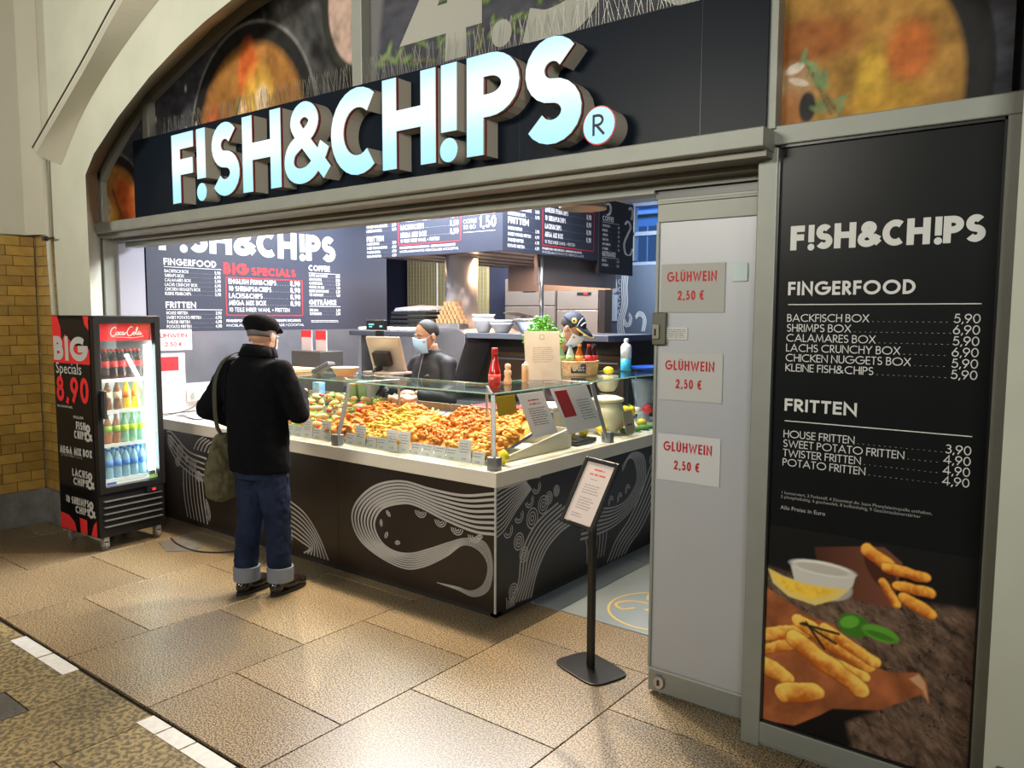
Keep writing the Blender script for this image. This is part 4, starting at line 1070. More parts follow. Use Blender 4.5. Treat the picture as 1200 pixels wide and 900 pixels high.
# tentacle art and notice on the dark blue back wall
ta = top('tentacle_mural', (-4.3, 9.09, 1.0), 'pale tentacle drawing on the slate blue back wall', 'mural')
mb = MB(); fa = plane_y(9.094)
def band(mb, outer, inner, n, w_, fa, n_s=7):
    o_, i_ = sm(outer, n_s), sm(inner, n_s); m_ = min(len(o_), len(i_))
    o_, i_ = o_[:m_], i_[:m_]
    for k in range(n):
        f = k / max(1, n - 1)
        w_k = [max(.0022, min(w_ * 1.5, math.hypot(a[0] - b[0], a[1] - b[1]) / max(1, n - 1) * .52)) for a, b in zip(o_, i_)]
        ribbon(mb, [(a[0] * (1 - f) + b[0] * f, a[1] * (1 - f) + b[1] * f) for a, b in zip(o_, i_)], w_k, fa)
band(mb, [(-5.22, 1.40), (-5.24, 1.60), (-5.18, 1.85), (-5.19, 2.1), (-5.17, 2.36)], [(-5.12, 1.40), (-5.16, 1.60), (-5.10, 1.85), (-5.11, 2.1), (-5.08, 2.36)], 4, .013, fa)
band(mb, [(-5.16, 1.62), (-5.12, 1.56), (-5.05, 1.58), (-5.03, 1.68), (-5.07, 1.74)], [(-5.14, 1.66), (-5.10, 1.60), (-5.07, 1.62), (-5.06, 1.68), (-5.08, 1.71)], 3, .011, fa)
band(mb, [(-4.98, 1.69), (-4.93, 1.75), (-4.86, 1.73), (-4.82, 1.64), (-4.84, 1.50)], [(-4.97, 1.66), (-4.93, 1.70), (-4.88, 1.69), (-4.86, 1.63), (-4.88, 1.50)], 3, .011, fa)
band(mb, [(-5.42, 2.35), (-5.34, 2.30), (-5.28, 2.18), (-5.26, 2.02)], [(-5.42, 2.05), (-5.38, 2.04), (-5.36, 2.0), (-5.35, 1.96)], 6, .011, fa)
for z in (1.75, 1.85, 1.95, 2.05, 2.15): ribbon(mb, arc(-5.21, z, .03, .03, 90, 270, 8), .009, fa)
mb.build('tentacle_print', M('mural_line', (.42, .47, .52), .6), ta)
t = top('wall_notice', (-5.31, 9.09, 1.3), 'framed pale notice on the slate blue wall beyond the column', 'notice')
MB().box(-5.38, -5.25, 9.085, 9.095, 1.63, 1.98).build('sheet', M('notice_blue', (.35, .42, .52), .5), t)
mb = MB(); fake_lines(mb, -5.37, -5.27, 1.95, .010, 13, .024, plane_y(9.084), 5); mb.build('print_lines', M('notice_ink', (.15, .2, .3), .5), t)
struct(MB().box(-4.56, -4.51, 8.9, 8.96, 1.0, 2.34), 'trim_18', M('lit_strip', (.60, .75, .10), .5, emit=.8))
# coffee machine and steel pots by the back wall
thing(MB().box(-5.3, -2.4, 8.3, 9.05, 0, .95), 'back_counter', steel2, 'steel back counter below the slate blue wall', 'counter', bevel=.004)
t = top('drinks_machine', (-4.93, 8.5, .95), 'pale steel drinks machine on the back counter', 'machine')
MB().box(-5.08, -4.80, 8.45, 8.8, .95, 1.36).build('body', M('pale_steel', (.5, .5, .52), .3, .5), t, bevel=.01)
MB().box(-5.05, -4.83, 8.44, 8.45, 1.02, 1.14).build('drip_bay', blackp, t)
MB().box(-5.05, -4.83, 8.435, 8.45, 1.20, 1.28).build('control_panel', blackp, t)
for i, (x, y, r_, h, lab) in enumerate(((-4.58, 8.55, .12, .46, 'tall copper-toned urn on the back counter'), (-4.36, 8.45, .10, .34, 'shorter steel pot right of the urn'))):
    t = top('urn', (x, y, .95), lab, 'pot', 'pots on the back counter')
    MB().lathe([(r_ * .9, 0), (r_, .02), (r_, h * .7), (r_ * .97, h * .72), (r_ * .9, h * .78)], x, y, .95, 24).build('body', steel, t, smooth=True)
    MB().lathe([(r_ * .95, h * .78), (r_ * .8, h * .92), (r_ * .3, h), (0, h * 1.01)], x, y, .95, 24).build('lid', M('copper_lid', (.45, .22, .14), .3, .9), t, smooth=True)
for i in range(3): thing(MB().lathe([(.03, 0), (.034, .10), (.02, .12), (.012, .16), (0, .16)], -4.76 + i * .045, 8.36 + .05 * (i % 2), .95, 12), 'sauce_bottle', M('blue_plastic', (.03, .10, .45), .3), 'small dark blue bottle in the row before the urn', 'bottle', 'small blue bottles on the back counter', smooth=True)

# ---- pendant lamps just behind the lintel
for i, (x, y) in enumerate(SPOTS):
    t = top('pendant_lamp', (x, y, 2.36), ('white dome lamp over the left end of the food display', 'white dome lamp over the middle of the food display', 'white dome lamp near the counter corner', 'white dome lamp over the side display')[i], 'lamp', 'dome lamps above the counter')
    MB().lathe([(.012, .34), (.04, .33), (.075, .28), (.14, .12), (.155, .03), (.155, .022), (.135, .12), (.07, .26), (.0, .28)], x, y, 2.36, 28).build('shade', M('lamp_white', (.62, .52, .46), .4), t, smooth=True)
    MB().ell((x, y, 2.36 + .13), (.05, .05, .06), 14, 8).build('bulb', M('bulb_glow', (1, .9, .75), .4, emit=4), t, smooth=True)
    MB().tube([(x, y, 2.68), (x, y, 3.16)], .006, 6).build('cable', blackp, t)
# ================================================================== COUNTER
ct = top('serving_counter', (-4.2, 3.6, 0), 'L-shaped black counter with white tentacle drawings and a white worktop', 'counter')
MB().box(-6.44, -2.66, 3.31, 3.36, .0, .06).box(-2.70, -2.66, 3.31, 6.0, 0, .06).build('plinth', aludark, ct)
for i, (a, b) in enumerate(((-6.44, -5.25), (-5.247, -3.982), (-3.979, -2.648))):
    MB().box(a, b, 3.285, 3.305, .035, .752).build('front_panel', cpanel, ct)
MB().box(-2.668, -2.648, 3.30, 6.0, .035, .752).build('side_panel', cpanel, ct)
MB().box(-2.652, -2.642, 3.281, 3.291, .035, .752).build('corner_strip', M('pale_strip2', (.45, .43, .40), .4), ct)
L2 = lambda z: [(-6.44, 3.272, z), (-2.632, 3.272, z), (-2.632, 6.0, z), (-3.45, 6.0, z), (-3.45, 4.10, z), (-6.44, 4.10, z)]
MB().prism(L2(.752), L2(.838)).build('worktop', wtop, ct, bevel=.004)
MB().box(-6.44, -2.7, 4.05, 4.09, .06, .75).box(-3.44, -3.40, 4.1, 6.0, .06, .75).build('back_panel', steel2, ct)
mb = MB(); fa = plane_y(3.2838)
# tentacle sweeping along the front, right panel
outer = [(-2.648, .72), (-2.88, .675), (-3.13, .675), (-3.38, .69), (-3.61, .63), (-3.78, .51), (-3.84, .39), (-3.78, .27), (-3.62, .19), (-3.38, .15), (-3.21, .19), (-3.02, .29), (-2.88, .385), (-2.76, .375), (-2.70, .30), (-2.73, .19), (-2.82, .13), (-2.93, .13), (-3.09, .12)]
inner = [(-2.648, .49), (-2.80, .48), (-3.02, .51), (-3.26, .56), (-3.40, .55), (-3.56, .49), (-3.63, .38), (-3.57, .29), (-3.43, .245), (-3.28, .245), (-3.12, .30), (-2.98, .355), (-2.86, .41), (-2.70, .415), (-2.64 - .02, .32), (-2.70, .16), (-2.80, .098), (-2.92, .11), (-3.09, .122)]
inner = [(-2.648, .49), (-2.80, .48), (-3.02, .51), (-3.26, .56), (-3.40, .55), (-3.56, .49), (-3.63, .38), (-3.57, .28), (-3.45, .24), (-3.30, .255), (-3.14, .315), (-2.98, .385), (-2.86, .43), (-2.72, .43), (-2.665, .32), (-2.69, .17), (-2.80, .10), (-2.93, .112), (-3.09, .119)]
band(mb, outer, inner, 8, .011, fa, 8)
for x, z, a in ((-2.80, .455, .2), (-2.93, .475, .3), (-3.06, .50, .4), (-3.22, .53, .3)):
    for s in (.045, .03, .015): ribbon(mb, arc(x, z, s, s * .85, 180, 360, 8), .006, fa)
for x, z, a in ((-3.50, .47, 2.4), (-3.565, .40, 1.6), (-3.52, .33, 1.0), (-3.42, .30, .3), (-2.76, .395 + .06, .3)):
    for s in (.022, .011): ribbon(mb, [(x + s * math.cos(t_) * math.cos(a) - .5 * s * math.sin(t_) * math.sin(a), z + s * math.cos(t_) * math.sin(a) + .5 * s * math.sin(t_) * math.cos(a)) for t_ in [PI * j / 8 for j in range(17)]], .005, fa)
# arch of lines behind the customer
for k in range(8):
    s = k / 7
    ribbon(mb, sm([(-4.72 + .02 * s, .46 - .30 * s), (-4.50 + .0 * s, .40 - .24 * s), (-4.32 - .05 * s, .33 - .20 * s), (-4.18 - .10 * s, .20 - .10 * s), (-4.085 - .26 * s, .055)], 6), .011, fa)
for (x, z) in ((-4.53, .15), (-4.60, .24)):
    for s in (.06, .043, .026, .01): ribbon(mb, arc(x, z, s, s, 0, 360, 18), .006, fa)
# column with scroll on the left panel
for k in range(7):
    s = k / 6
    ribbon(mb, sm([(-5.88 + .26 * s, .47 - .02 * s), (-5.89 + .28 * s, .36), (-5.88 + .29 * s, .22), (-5.84 + .29 * s, .06 - .01 * s)], 6), .013, fa)
band(mb, [(-5.57, .25), (-5.53, .20), (-5.51, .13), (-5.53, .08)], [(-5.57, .20), (-5.55, .17), (-5.54, .13), (-5.55, .10)], 3, .008, fa)
band(mb, [(-6.12, .735), (-6.05, .735), (-5.93, .67), (-5.78, .60), (-5.54, .575)], [(-6.10, .62), (-6.04, .56), (-5.95, .49), (-5.75, .42), (-5.50, .38)], 5, .010, fa)
for x, z, r_ in ((-6.07, .66, .045), (-5.93, .59, .05), (-5.74, .50, .05), (-5.97, .50, .035), (-5.66, .42, .04), (-5.83, .54, .025)):
    mb.poly([fa(x + r_ * 1.1 * math.cos(t_), z + r_ * 1.1 * math.sin(t_)) for t_ in []] or [fa(x, z), fa(x + .001, z), fa(x, z + .001)])
    for s in (1, .68, .36): ribbon(mb, arc(x, z, r_ * s, r_ * s, 0, 360, 16), .008, fa)
for k in range(7):
    s = k / 6
    ribbon(mb, sm([(-5.72 + .30 * s, .63 - .01 * s), (-5.66 + .28 * s, .70 - .03 * s), (-5.57 + .24 * s, .745 - .05 * s)], 5), .012, fa)
for k in range(6): ribbon(mb, sm([(-5.08 + k * .02, .50 - k * .05), (-5.02 + k * .015, .50 - k * .05), (-4.99 + k * .012, .46 - k * .05)], 4), .010, fa)
mb.build('tentacle_print', lineprint, ct, label='white tentacle line drawing on the front')
mb = MB(); fa = plane_x(-2.6465)
# run-over of the big tentacle and the branches on the side
band(mb, [(3.29, .752), (3.45, .752), (3.60, .752), (3.71, .745)], [(3.29, .745), (3.40, .74), (3.50, .745), (3.60, .752)], 2, .008, fa)
for k in range(11):
    s = k / 10
    ribbon(mb, sm([(3.295, .73 - .26 * s), (3.36 + .01 * s, .742 - .24 * s), (3.44 + .02 * s, .748 - .17 * s), (3.56 + .06 * s, .75 - .06 * s)], 5), .0085, fa)
for x, z in ((3.40, .485), (3.50, .55), (3.60, .62), (3.67, .69)):
    for s in (.04, .024): ribbon(mb, arc(x, z, s, s, 190, 400, 8), .007, fa)
band(mb, [(3.42, .05), (3.50, .16), (3.53, .32), (3.63, .44), (3.74, .50), (3.90, .55)], [(3.62, .03), (3.68, .17), (3.78, .29), (3.92, .36), (4.05, .39), (4.16, .42)], 8, .010, fa)
for x, z, r_ in ((3.50, .40, .045), (3.55, .31, .04), (3.63, .51, .055), (3.74, .57, .05), (3.45, .12, .04), (3.80, .60, .035), (3.88, .63, .03)):
    for s in (1, .62, .28): ribbon(mb, [(x + r_ * s * math.cos(t_), z + r_ * s * 1.1 * math.sin(t_)) for t_ in [2 * PI * j / 14 for j in range(15)]], .008, fa)
for k in range(6): ribbon(mb, [(3.39 + k * .014, .03), (3.385 + k * .014, .10 - (k % 2) * .02)], .007, fa)
band(mb, [(4.20, .46), (4.36, .425), (4.58, .39), (4.76, .41), (4.90, .52), (4.87, .66), (4.78, .70), (4.69, .62)], [(4.16, .26), (4.36, .25), (4.60, .26), (4.84, .33), (5.02, .48), (5.0, .68), (4.82, .735), (4.68, .66)], 7, .011, fa)
band(mb, [(5.20, .70), (5.08, .56), (4.95, .40), (4.80, .26), (4.62, .15), (4.50, .02)], [(5.40, .60), (5.30, .46), (5.12, .28), (4.98, .16), (4.82, .08), (4.74, .02)], 6, .011, fa)
for x, z in ((4.30, .47), (4.42, .45), (4.54, .43), (4.66, .43), (4.77, .47), (5.12, .63), (5.2, .68)):
    for s in (.045, .028): ribbon(mb, arc(x, z, s * .7, s, 20, 200, 8), .008, fa)
for k in range(7): ribbon(mb, sm([(4.22 + k * .045, .26), (4.24 + k * .04, .18), (4.24 + k * .035, .08)], 4), .010, fa)
mb.build('tentacle_print', lineprint, ct, label='white tentacle line drawing on the side')

# ---- glass display case
gc = top('glass_display_case', (-3.9, 3.7, .838), 'L-shaped glass food display case with steel posts and a glass top shelf', 'display case')
def pane(name, pts, th, mat=glass, parent=gc, label=None):
    P = [Vector(p) for p in pts]; nrm = (P[1] - P[0]).cross(P[-1] - P[0]).normalized() * th
    return MB().prism(P, [p + nrm for p in P]).build(name, mat, parent, label=label)
ZB, ZT = .842, 1.250
pane('front_glass', [(-5.25, 3.335, ZB), (-4.03, 3.335, ZB), (-3.985, 3.40, ZT), (-5.25, 3.40, ZT)], .005)
pane('front_glass', [(-4.02, 3.335, ZB), (-2.70, 3.335, ZB), (-2.76, 3.40, ZT), (-3.975, 3.40, ZT)], .005)
pane('side_glass', [(-2.695, 3.34, ZB), (-2.695, 4.55, ZB), (-2.755, 4.46, ZT), (-2.755, 3.405, ZT)], .005)
pane('side_glass', [(-2.695, 4.60, ZB), (-2.695, 5.95, ZB), (-2.755, 5.95, ZT), (-2.755, 4.48, ZT)], .005)
pane('end_glass', [(-5.25, 3.34, ZB), (-5.25, 3.40, ZT), (-5.25, 3.85, ZT), (-5.25, 4.05, ZB)], .005)
LT = lambda z: [(-5.26, 3.385, z), (-2.745, 3.385, z), (-2.745, 5.98, z), (-3.20, 5.98, z), (-3.20, 3.86, z), (-5.26, 3.86, z)]
MB().prism(LT(1.252), LT(1.262)).build('top_glass', glass, gc)
mb = MB()
for a, b in (((-5.26, 3.384), (-2.744, 3.384)), ((-2.744, 3.384), (-2.744, 5.98)), ((-3.2, 3.86), (-5.26, 3.86)), ((-3.2, 5.98), (-3.2, 3.86))): mb.tube([(a[0], a[1], 1.257), (b[0], b[1], 1.257)], .0052, 4)
mb.build('glass_rim', glass_edge, gc, label='green polished glass edge')
def post(b, t_, base_dir):
    p = MB().tube([b, t_], .018, 4).build('post', M('post_steel', (.36, .36, .35), .42, .7), gc, bevel=.003)
    x, y = b[0], b[1]
    MB().box(x - .035, x + .035, y - .02, y + .03, .838, .91).build('post_foot', M('foot_steel', (.33, .34, .36), .35, .8), p, bevel=.004)
post((-4.03, 3.325, .845), (-3.975, 3.395, 1.25), 0)
post((-2.700, 3.335, .845), (-2.755, 3.395, 1.25), 0)
post((-2.70, 4.57, .845), (-2.765, 4.46, 1.25), 1)
mb = MB().tube([(-3.975, 3.395, 1.245), (-3.93, 3.80, 1.245)], .010, 8).build('shelf_arm', steel, gc)
MB().tube([(-2.76, 3.40, 1.245), (-3.15, 3.82, 1.245)], .010, 8).build('shelf_arm', steel, gc)
MB().tube([(-2.765, 4.46, 1.245), (-3.16, 4.46, 1.245)], .010, 8).build('shelf_arm', steel, gc)
for x, y in ((-3.93, 3.80), (-3.15, 3.82), (-3.16, 4.46), (-5.2, 3.82), (-3.16, 5.8)):
    MB().tube([(x, y, .84), (x, y, 1.25)], .009, 8).build('rear_post', steel, gc)

# sloping steel trays
def tray_z(y): return .862 + (y - 3.40) * .27
def tray(x0, x1, name_lab, mat=steel2, y0=3.40, y1=4.02):
    t = top('food_tray', ((x0 + x1) / 2, 3.7, .845), name_lab, 'tray', 'food trays behind the front glass')
    a = [(x0, y0, .842), (x1, y0, .842), (x1, y1, tray_z(y1) - .02), (x0, y1, tray_z(y1) - .02)]
    b = [(p[0], p[1], p[2] + .02) for p in a]
    MB().prism(a, b).build('tray_floor', mat, t)
    MB().box(x0, x1, y1, y1 + .012, tray_z(y1) - .03, tray_z(y1) + .05).build('tray_back', M('tray_wood', (.30, .20, .13), .5, nz=(20, .2)), t, bevel=.003)
    return t
tray(-5.22, -4.62, 'sloping tray under the salads behind the customer'); tray(-4.61, -4.28, 'sloping tray under the filled rolls')
tray(-4.27, -3.66, 'sloping tray under the battered prawns'); tray(-3.65, -3.15, 'sloping tray under the twisted fries'); tray(-3.14, -2.80, 'sloping tray under the squid rings at the corner')
thing(MB().box(-3.42, -3.2, 4.05, 4.5, .84, 1.02).box(-5.2, -3.42, 4.04, 4.10, .84, 1.06), 'tray_rail', M('tray_wood2', (.25, .18, .13), .5, nz=(15, .3)), 'brown rail along the back edge of the food trays', 'rail')

# ---- food pieces: a few shapes each, copied one by one
fry_m = M('fries_gold', (.68, .41, .035), .55, rnd=.18, nz=(40, .15), bump=(90, .3, .003))
orange_m = M('batter_orange', (.56, .175, .010), .55, rnd=.22, nz=(50, .25), bump=(120, .7, .004))
nugget_m = M('batter_gold', (.62, .25, .014), .55, rnd=.2, nz=(50, .25), bump=(120, .7, .004))
def fry_mesh(i, curly=False):
    rn = random.Random(i); mb = MB()
    L_ = rn.uniform(.035, .055)
    if curly: pts = [(L_ * (k / 8 - .5), .012 * math.sin(k * 1.1 + i), .010 * math.cos(k * 1.1)) for k in range(9)]
    else: pts = [(-L_, 0, 0), (0, rn.uniform(-.006, .006), rn.uniform(0, .008)), (L_, 0, 0)]
    mb.tube(pts, .0085 if not curly else .008, 5); return mb
def lump_mesh(i, r, el=(1, 1, 1)):
    rn = random.Random(i); mb = MB().ell((0, 0, 0), (r * el[0], r * el[1], r * el[2]), 9, 6)
    mb.v = [tuple(Vector(p) * (1 + .22 * (noise.noise(Vector(p) * 60 + Vector((i * 3, 0, 0)))))) for p in mb.v]; return mb
def shrimp_mesh(i):
    pts = [(.026 * math.cos(a), .026 * math.sin(a), .004 * math.sin(3 * a + i)) for a in [R(20 + 34 * k) for k in range(7)]]
    return MB().tube(pts, [.008, .012, .013, .012, .010, .008, .005], 7)
def ring_mesh(i): return MB().tube([(.022 * math.cos(2 * PI * k / 10), .020 * math.sin(2 * PI * k / 10), 0) for k in range(10)], .008, 6, closed=True)
def pile(kind, gens, mat, n, x0, x1, y0, y1, hgt, label, cat, group, seed, ztray=tray_z, clear_=.0):
    """mound of stuff with single pieces lying over it"""
    rn = random.Random(seed)
    nx, ny = 26, 16
    def H(x, y):
        u = (x - x0) / (x1 - x0); v_ = (y - y0) / (y1 - y0)
        e = min(1, u / .14) * min(1, (1 - u) / .14) * min(1, (v_ + .12) / .25) * min(1, (1 - v_) / .12)
        return ztray(y) + max(0, e) * hgt * (.72 + .5 * noise.noise(Vector((x * 5, y * 5, seed)))) 
    mb = MB(); vs = []; fs = []
    for j in range(ny + 1):
        for i in range(nx + 1):
            x = x0 + (x1 - x0) * i / nx; y = y0 + (y1 - y0) * j / ny
            vs.append((x, y, H(x, y) - .008 + .010 * noise.noise(Vector((x * 60, y * 60, seed)))))
    for j in range(ny):
        for i in range(nx): a = j * (nx + 1) + i; fs.append((a, a + 1, a + nx + 2, a + nx + 1))
    mb.add(vs, fs)
    lay = thing(mb, kind + '_heap', mat, label.replace('single ', '').replace('piece of ', '') + ', the packed heap under the loose pieces', cat, kind='stuff', smooth=True)
    protos = []
    for g_ in gens:
        me = g_.mesh(kind); me.materials.append(mat)
        for p in me.polygons: p.use_smooth = True
        protos.append(me)
    for k in range(n):
        x = rn.uniform(x0 + .015, x1 - .015); y = y0 + (y1 - y0) * (rn.random() ** 1.15) * .97 + .01
        o = D.objects.new(kind, protos[k % len(protos)]); COL.objects.link(o)
        o.location = (x, y, H(x, y) + rn.uniform(.002, .014)); o.rotation_euler = (rn.uniform(-.5, .7), rn.uniform(-.5, .5), rn.uniform(0, 2 * PI))
        s = rn.uniform(.85, 1.2); o.scale = (s, s, s)
        tagit(o, label, cat, group)
pile('battered_prawn', [shrimp_mesh(1), shrimp_mesh(2), lump_mesh(3, .020, (1.3, 1, .8))], orange_m, 230, -4.27, -3.80, 3.44, 4.0, .075, 'dark orange battered prawn piled left of the fries', 'prawn', 'battered prawns', 1)
pile('chip', [fry_mesh(1), fry_mesh(2), fry_mesh(3)], fry_m, 200, -3.98, -3.52, 3.40, 3.86, .085, 'golden potato chip in the middle of the front display', 'chip', 'golden chips in the front display', 2)
pile('fish_finger', [lump_mesh(1, .020, (2.4, 1, .8)), lump_mesh(2, .021, (2.1, 1.1, .8))], nugget_m, 70, -3.72, -3.42, 3.40, 3.80, .09, 'long golden fish piece beside the chips', 'fish finger', 'battered fish pieces', 3)
pile('twisted_chip', [fry_mesh(5, True), fry_mesh(6, True), fry_mesh(7, True)], orange_m, 240, -3.52, -3.02, 3.46, 4.0, .08, 'orange twisted chip piled right of the fish pieces', 'twisted chip', 'twisted sweet potato chips', 4)
pile('squid_ring', [ring_mesh(1), lump_mesh(8, .019), lump_mesh(9, .021, (1.2, 1, .8))], nugget_m, 250, -3.18, -2.80, 3.42, 4.05, .075, 'golden battered squid ring heaped at the counter corner', 'squid ring', 'battered squid at the corner', 5)
z2 = lambda y: .875 + .0 * y
# fillets at the left of the prawns
pile('fish_fillet', [lump_mesh(21, .030, (2.2, 1.1, .6)), lump_mesh(22, .032, (1.9, 1.2, .6))], orange_m, 26, -4.36, -3.98, 3.40, 3.62, .05, 'wide orange fish fillet at the front of the prawn tray', 'fish fillet', 'battered fillets', 6)

# filled rolls and salads behind the customer
rollm = M('roll_crust', (.72, .42, .16), .5, rnd=.15); lettuce = M('lettuce', (.36, .55, .07), .5, rnd=.2, nz=(60, .25)); fillm = M('creamy_filling', (.80, .68, .42), .5, rnd=.1); tomato = M('tomato_red', (.62, .03, .015), .3)
def roll_proto():
    r_ = top('filled_roll', (0, 0, 0), 'x', 'roll', local=True)
    mb = MB().ell((0, 0, -.008), (.075, .036, .022), 14, 8); mb.build('bun_bottom', rollm, r_, smooth=True)
    mb = MB().ell((0, .012, .026), (.075, .032, .024), 14, 8, Matrix.Rotation(.35, 3, 'X')); mb.build('bun_top', rollm, r_, smooth=True)
    mb = MB(); n = 40
    a = [(.080 * math.cos(2 * PI * k / n), -.008 + (.040 + .006 * math.sin(k * 2.7)) * math.sin(2 * PI * k / n), .008 + .008 * math.sin(k * 1.9)) for k in range(n)]
    b = [(.06 * math.cos(2 * PI * k / n), .026 * math.sin(2 * PI * k / n), .014) for k in range(n)]
    for k in range(n): mb.poly([a[k], a[(k + 1) % n], b[(k + 1) % n], b[k]])
    mb.poly(b); mb.build('lettuce_leaf', lettuce, r_)
    lump_mesh(4, .026, (2.0, .9, .6)).build('filling', fillm, r_, smooth=True)
    MB().lathe([(0, 0), (.018, 0), (.018, .006), (0, .006)], .02, -.022, .012, 12).build('tomato_slice', tomato, r_)
    return r_
rp = roll_proto(); spots_ = []
for j in range(5):
    for i in range(6): spots_.append((-5.15 + i * .150 + (j % 2) * .06, 3.45 + j * .118, j, i))
rown = ['front', 'second', 'third', 'fourth', 'back']; coln = ['first', 'second', 'third', 'fourth', 'fifth', 'sixth']
for k, (x, y, j, i) in enumerate(spots_):
    o = rp if k == 0 else dup(rp)
    o.location = (x, y, tray_z(y) + .03 + .01 * random.random()); o.rotation_euler = (R(16) + random.uniform(-.2, .3), random.uniform(-.2, .2), random.uniform(-1.2, 1.2) + .5); o.scale = (.80,) * 3
    o['label'] = 'filled roll with lettuce in the left display, %s row, %s from the left' % (rown[j], coln[i]); o['group'] = 'filled rolls in the left display'
thing(MB().ell((-4.36, 3.46, .905), (.038, .032, .026), 14, 8), 'tomato', tomato, 'red tomato half lying at the front of the rolls', 'tomato', smooth=True)
thing(MB().ell((-4.95, 3.44, .90), (.05, .035, .03), 14, 8), 'lemon', M('lemon_yellow', (.85, .62, .03), .4, bump=(80, .2, .002)), 'yellow lemon piece at the left front of the salads', 'lemon', smooth=True)
for k in range(34):      # toppings lying between the rolls
    x, y = random.uniform(-5.18, -4.28), random.uniform(3.43, 3.95)
    kk = k % 4; mb = lump_mesh(60 + k, (.020, .024, .018, .022)[kk], (1.3, 1, .7)); z = tray_z(y) + .062
    mb.v = [(p[0] + x, p[1] + y, p[2] + z) for p in mb.v]
    thing(mb, ('cherry_tomato', 'egg_half', 'pickle', 'salmon_piece')[kk], (tomato, M('egg_white', (.80, .76, .60), .4), M('pickle_green', (.22, .34, .04), .4), M('salmon', (.78, .28, .10), .4))[kk],
          ('red cherry tomato', 'pale egg half', 'green pickle', 'orange salmon piece')[kk] + ' lying among the filled rolls', ('tomato', 'egg', 'pickle', 'salmon')[kk], ('cherry tomatoes', 'egg halves', 'pickles', 'salmon pieces')[kk] + ' among the rolls', smooth=True)
for i, (x, y) in enumerate(((-5.05, 3.96), (-4.85, 3.98), (-4.66, 3.97), (-4.45, 3.95), (-4.28, 3.93))):
    mb = MB()
    for k in range(16):
        a = random.uniform(0, 2 * PI); r_ = random.uniform(.01, .06); s = random.uniform(.02, .035)
        c = Vector((x + r_ * math.cos(a), y + r_ * .6 * math.sin(a), 1.05 + random.uniform(0, .03)))
        mb.poly([c + Vector((random.uniform(-s, s), random.uniform(-s, s), random.uniform(-.01, .02))) for _ in range(4)])
    thing(mb, 'lettuce_bunch', lettuce, 'frilly lettuce bunch at the back of the rolls, %s from the left' % coln[i], 'lettuce', 'lettuce bunches', kind='stuff')

# ---- price cards standing along the front edge
cardm = M('price_card', (.80, .76, .76), .6, transl=.4)
def card_proto(w_, h):
    r_ = top('price_card', (0, 0, 0), 'x', 'price card', local=True)
    MB().prism([(-w_/2, 0, 0), (w_/2, 0, 0), (w_/2, .012, h), (-w_/2, .012, h)], [(-w_/2, .002, 0), (w_/2, .002, 0), (w_/2, .014, h), (-w_/2, .014, h)]).build('card', cardm, r_)
    mb = MB(); f = lambda a, b: (a, b * .012 / h - .0012, b)
    fake_lines(mb, -w_ * .38, w_ * .4, h * .80, .007, 2 if h < .1 else 4, .016, f, int(w_ * 1000), .3); text(mb, '5,90', -w_ * .2, h * .12, .012, .16, f, width=w_ * .35)
    mb.build('card_print', inkgrey, r_); return r_
cs, ctl = card_proto(.092, .075), card_proto(.098, .135)
xs = -5.12; k = 0; used = {0: False, 1: False}
pat = [0, 0, 1, 0, 0, 9, 0, 0, 1, 0, 1, 0, 1, 0, 0, 1, 1, 0, 0]
names_ = ['left of the first post', 'between the posts']
cnt = 0
while xs < -2.80 and k < 60:
    p_ = pat[k % len(pat)]; k += 1
    if p_ == 9 or -4.10 < xs < -3.97: xs = max(xs, -3.955) if xs > -4.2 else xs + .02; 
    if p_ == 9: continue
    if -4.08 < xs < -3.96: xs = -3.94
    src = (cs, ctl)[p_]; o = src if not used[p_] else dup(src); used[p_] = True
    o.location = (xs, 3.372, .842); cnt += 1
    o['label'] = '%s grey price card at the front glass, number %d in the row' % (('low', 'tall')[p_], cnt); o['group'] = 'price cards along the front glass'
    xs += .0985 if p_ == 0 else .104

# ---- side arm of the display
bx = top('white_food_box', (-2.85, 4.0, .845), 'long white sloping box at the side glass, beside the squid', 'box')
MB().prism([(-2.79, 3.55, .842), (-2.79, 4.22, .842), (-2.79, 4.22, .965), (-2.79, 3.55, .872)], [(-2.775, 3.55, .842), (-2.775, 4.22, .842), (-2.775, 4.22, .965), (-2.775, 3.55, .872)]).build('side', M('box_cream', (.68, .60, .48), .5), bx)
MB().box(-3.15, -2.775, 4.22, 4.235, .842, .965).build('end_panel', M('box_cream'), bx)
MB().prism([(-3.16, 3.55, .842), (-3.16, 4.22, .842), (-3.16, 4.22, .965), (-3.16, 3.55, .872)], [(-3.15, 3.55, .842), (-3.15, 4.22, .842), (-3.15, 4.22, .965), (-3.15, 3.55, .872)]).build('side', M('box_cream'), bx)
lemon = M('lemon_yellow'); 
def lemon_mb(x, y, z, r_=.034): return MB().lathe([(0, -r_ * 1.3), (r_ * .25, -r_ * 1.15), (r_ * .8, -r_ * .6), (r_, 0), (r_ * .8, r_ * .6), (r_ * .25, r_ * 1.15), (0, r_ * 1.3)], x, y, z, 16)
fr_items = [(-2.745, 3.48, .885, .042, 'yellow lemon in the corner of the display beside the post'),
            (-2.86, 4.36, .91, .04, 'yellow lemon in the dark box, nearer the white box'), (-2.83, 4.47, .91, .04, 'yellow lemon in the dark box, beside the side post'),
            (-2.80, 4.68, .90, .045, 'yellow lemon right of the side post')]
for i, (x, y, z, r_, lab) in enumerate(fr_items): thing(lemon_mb(x, y, z, r_ * .85), 'lemon', lemon, lab, 'lemon', 'lemons in the side display', smooth=True)
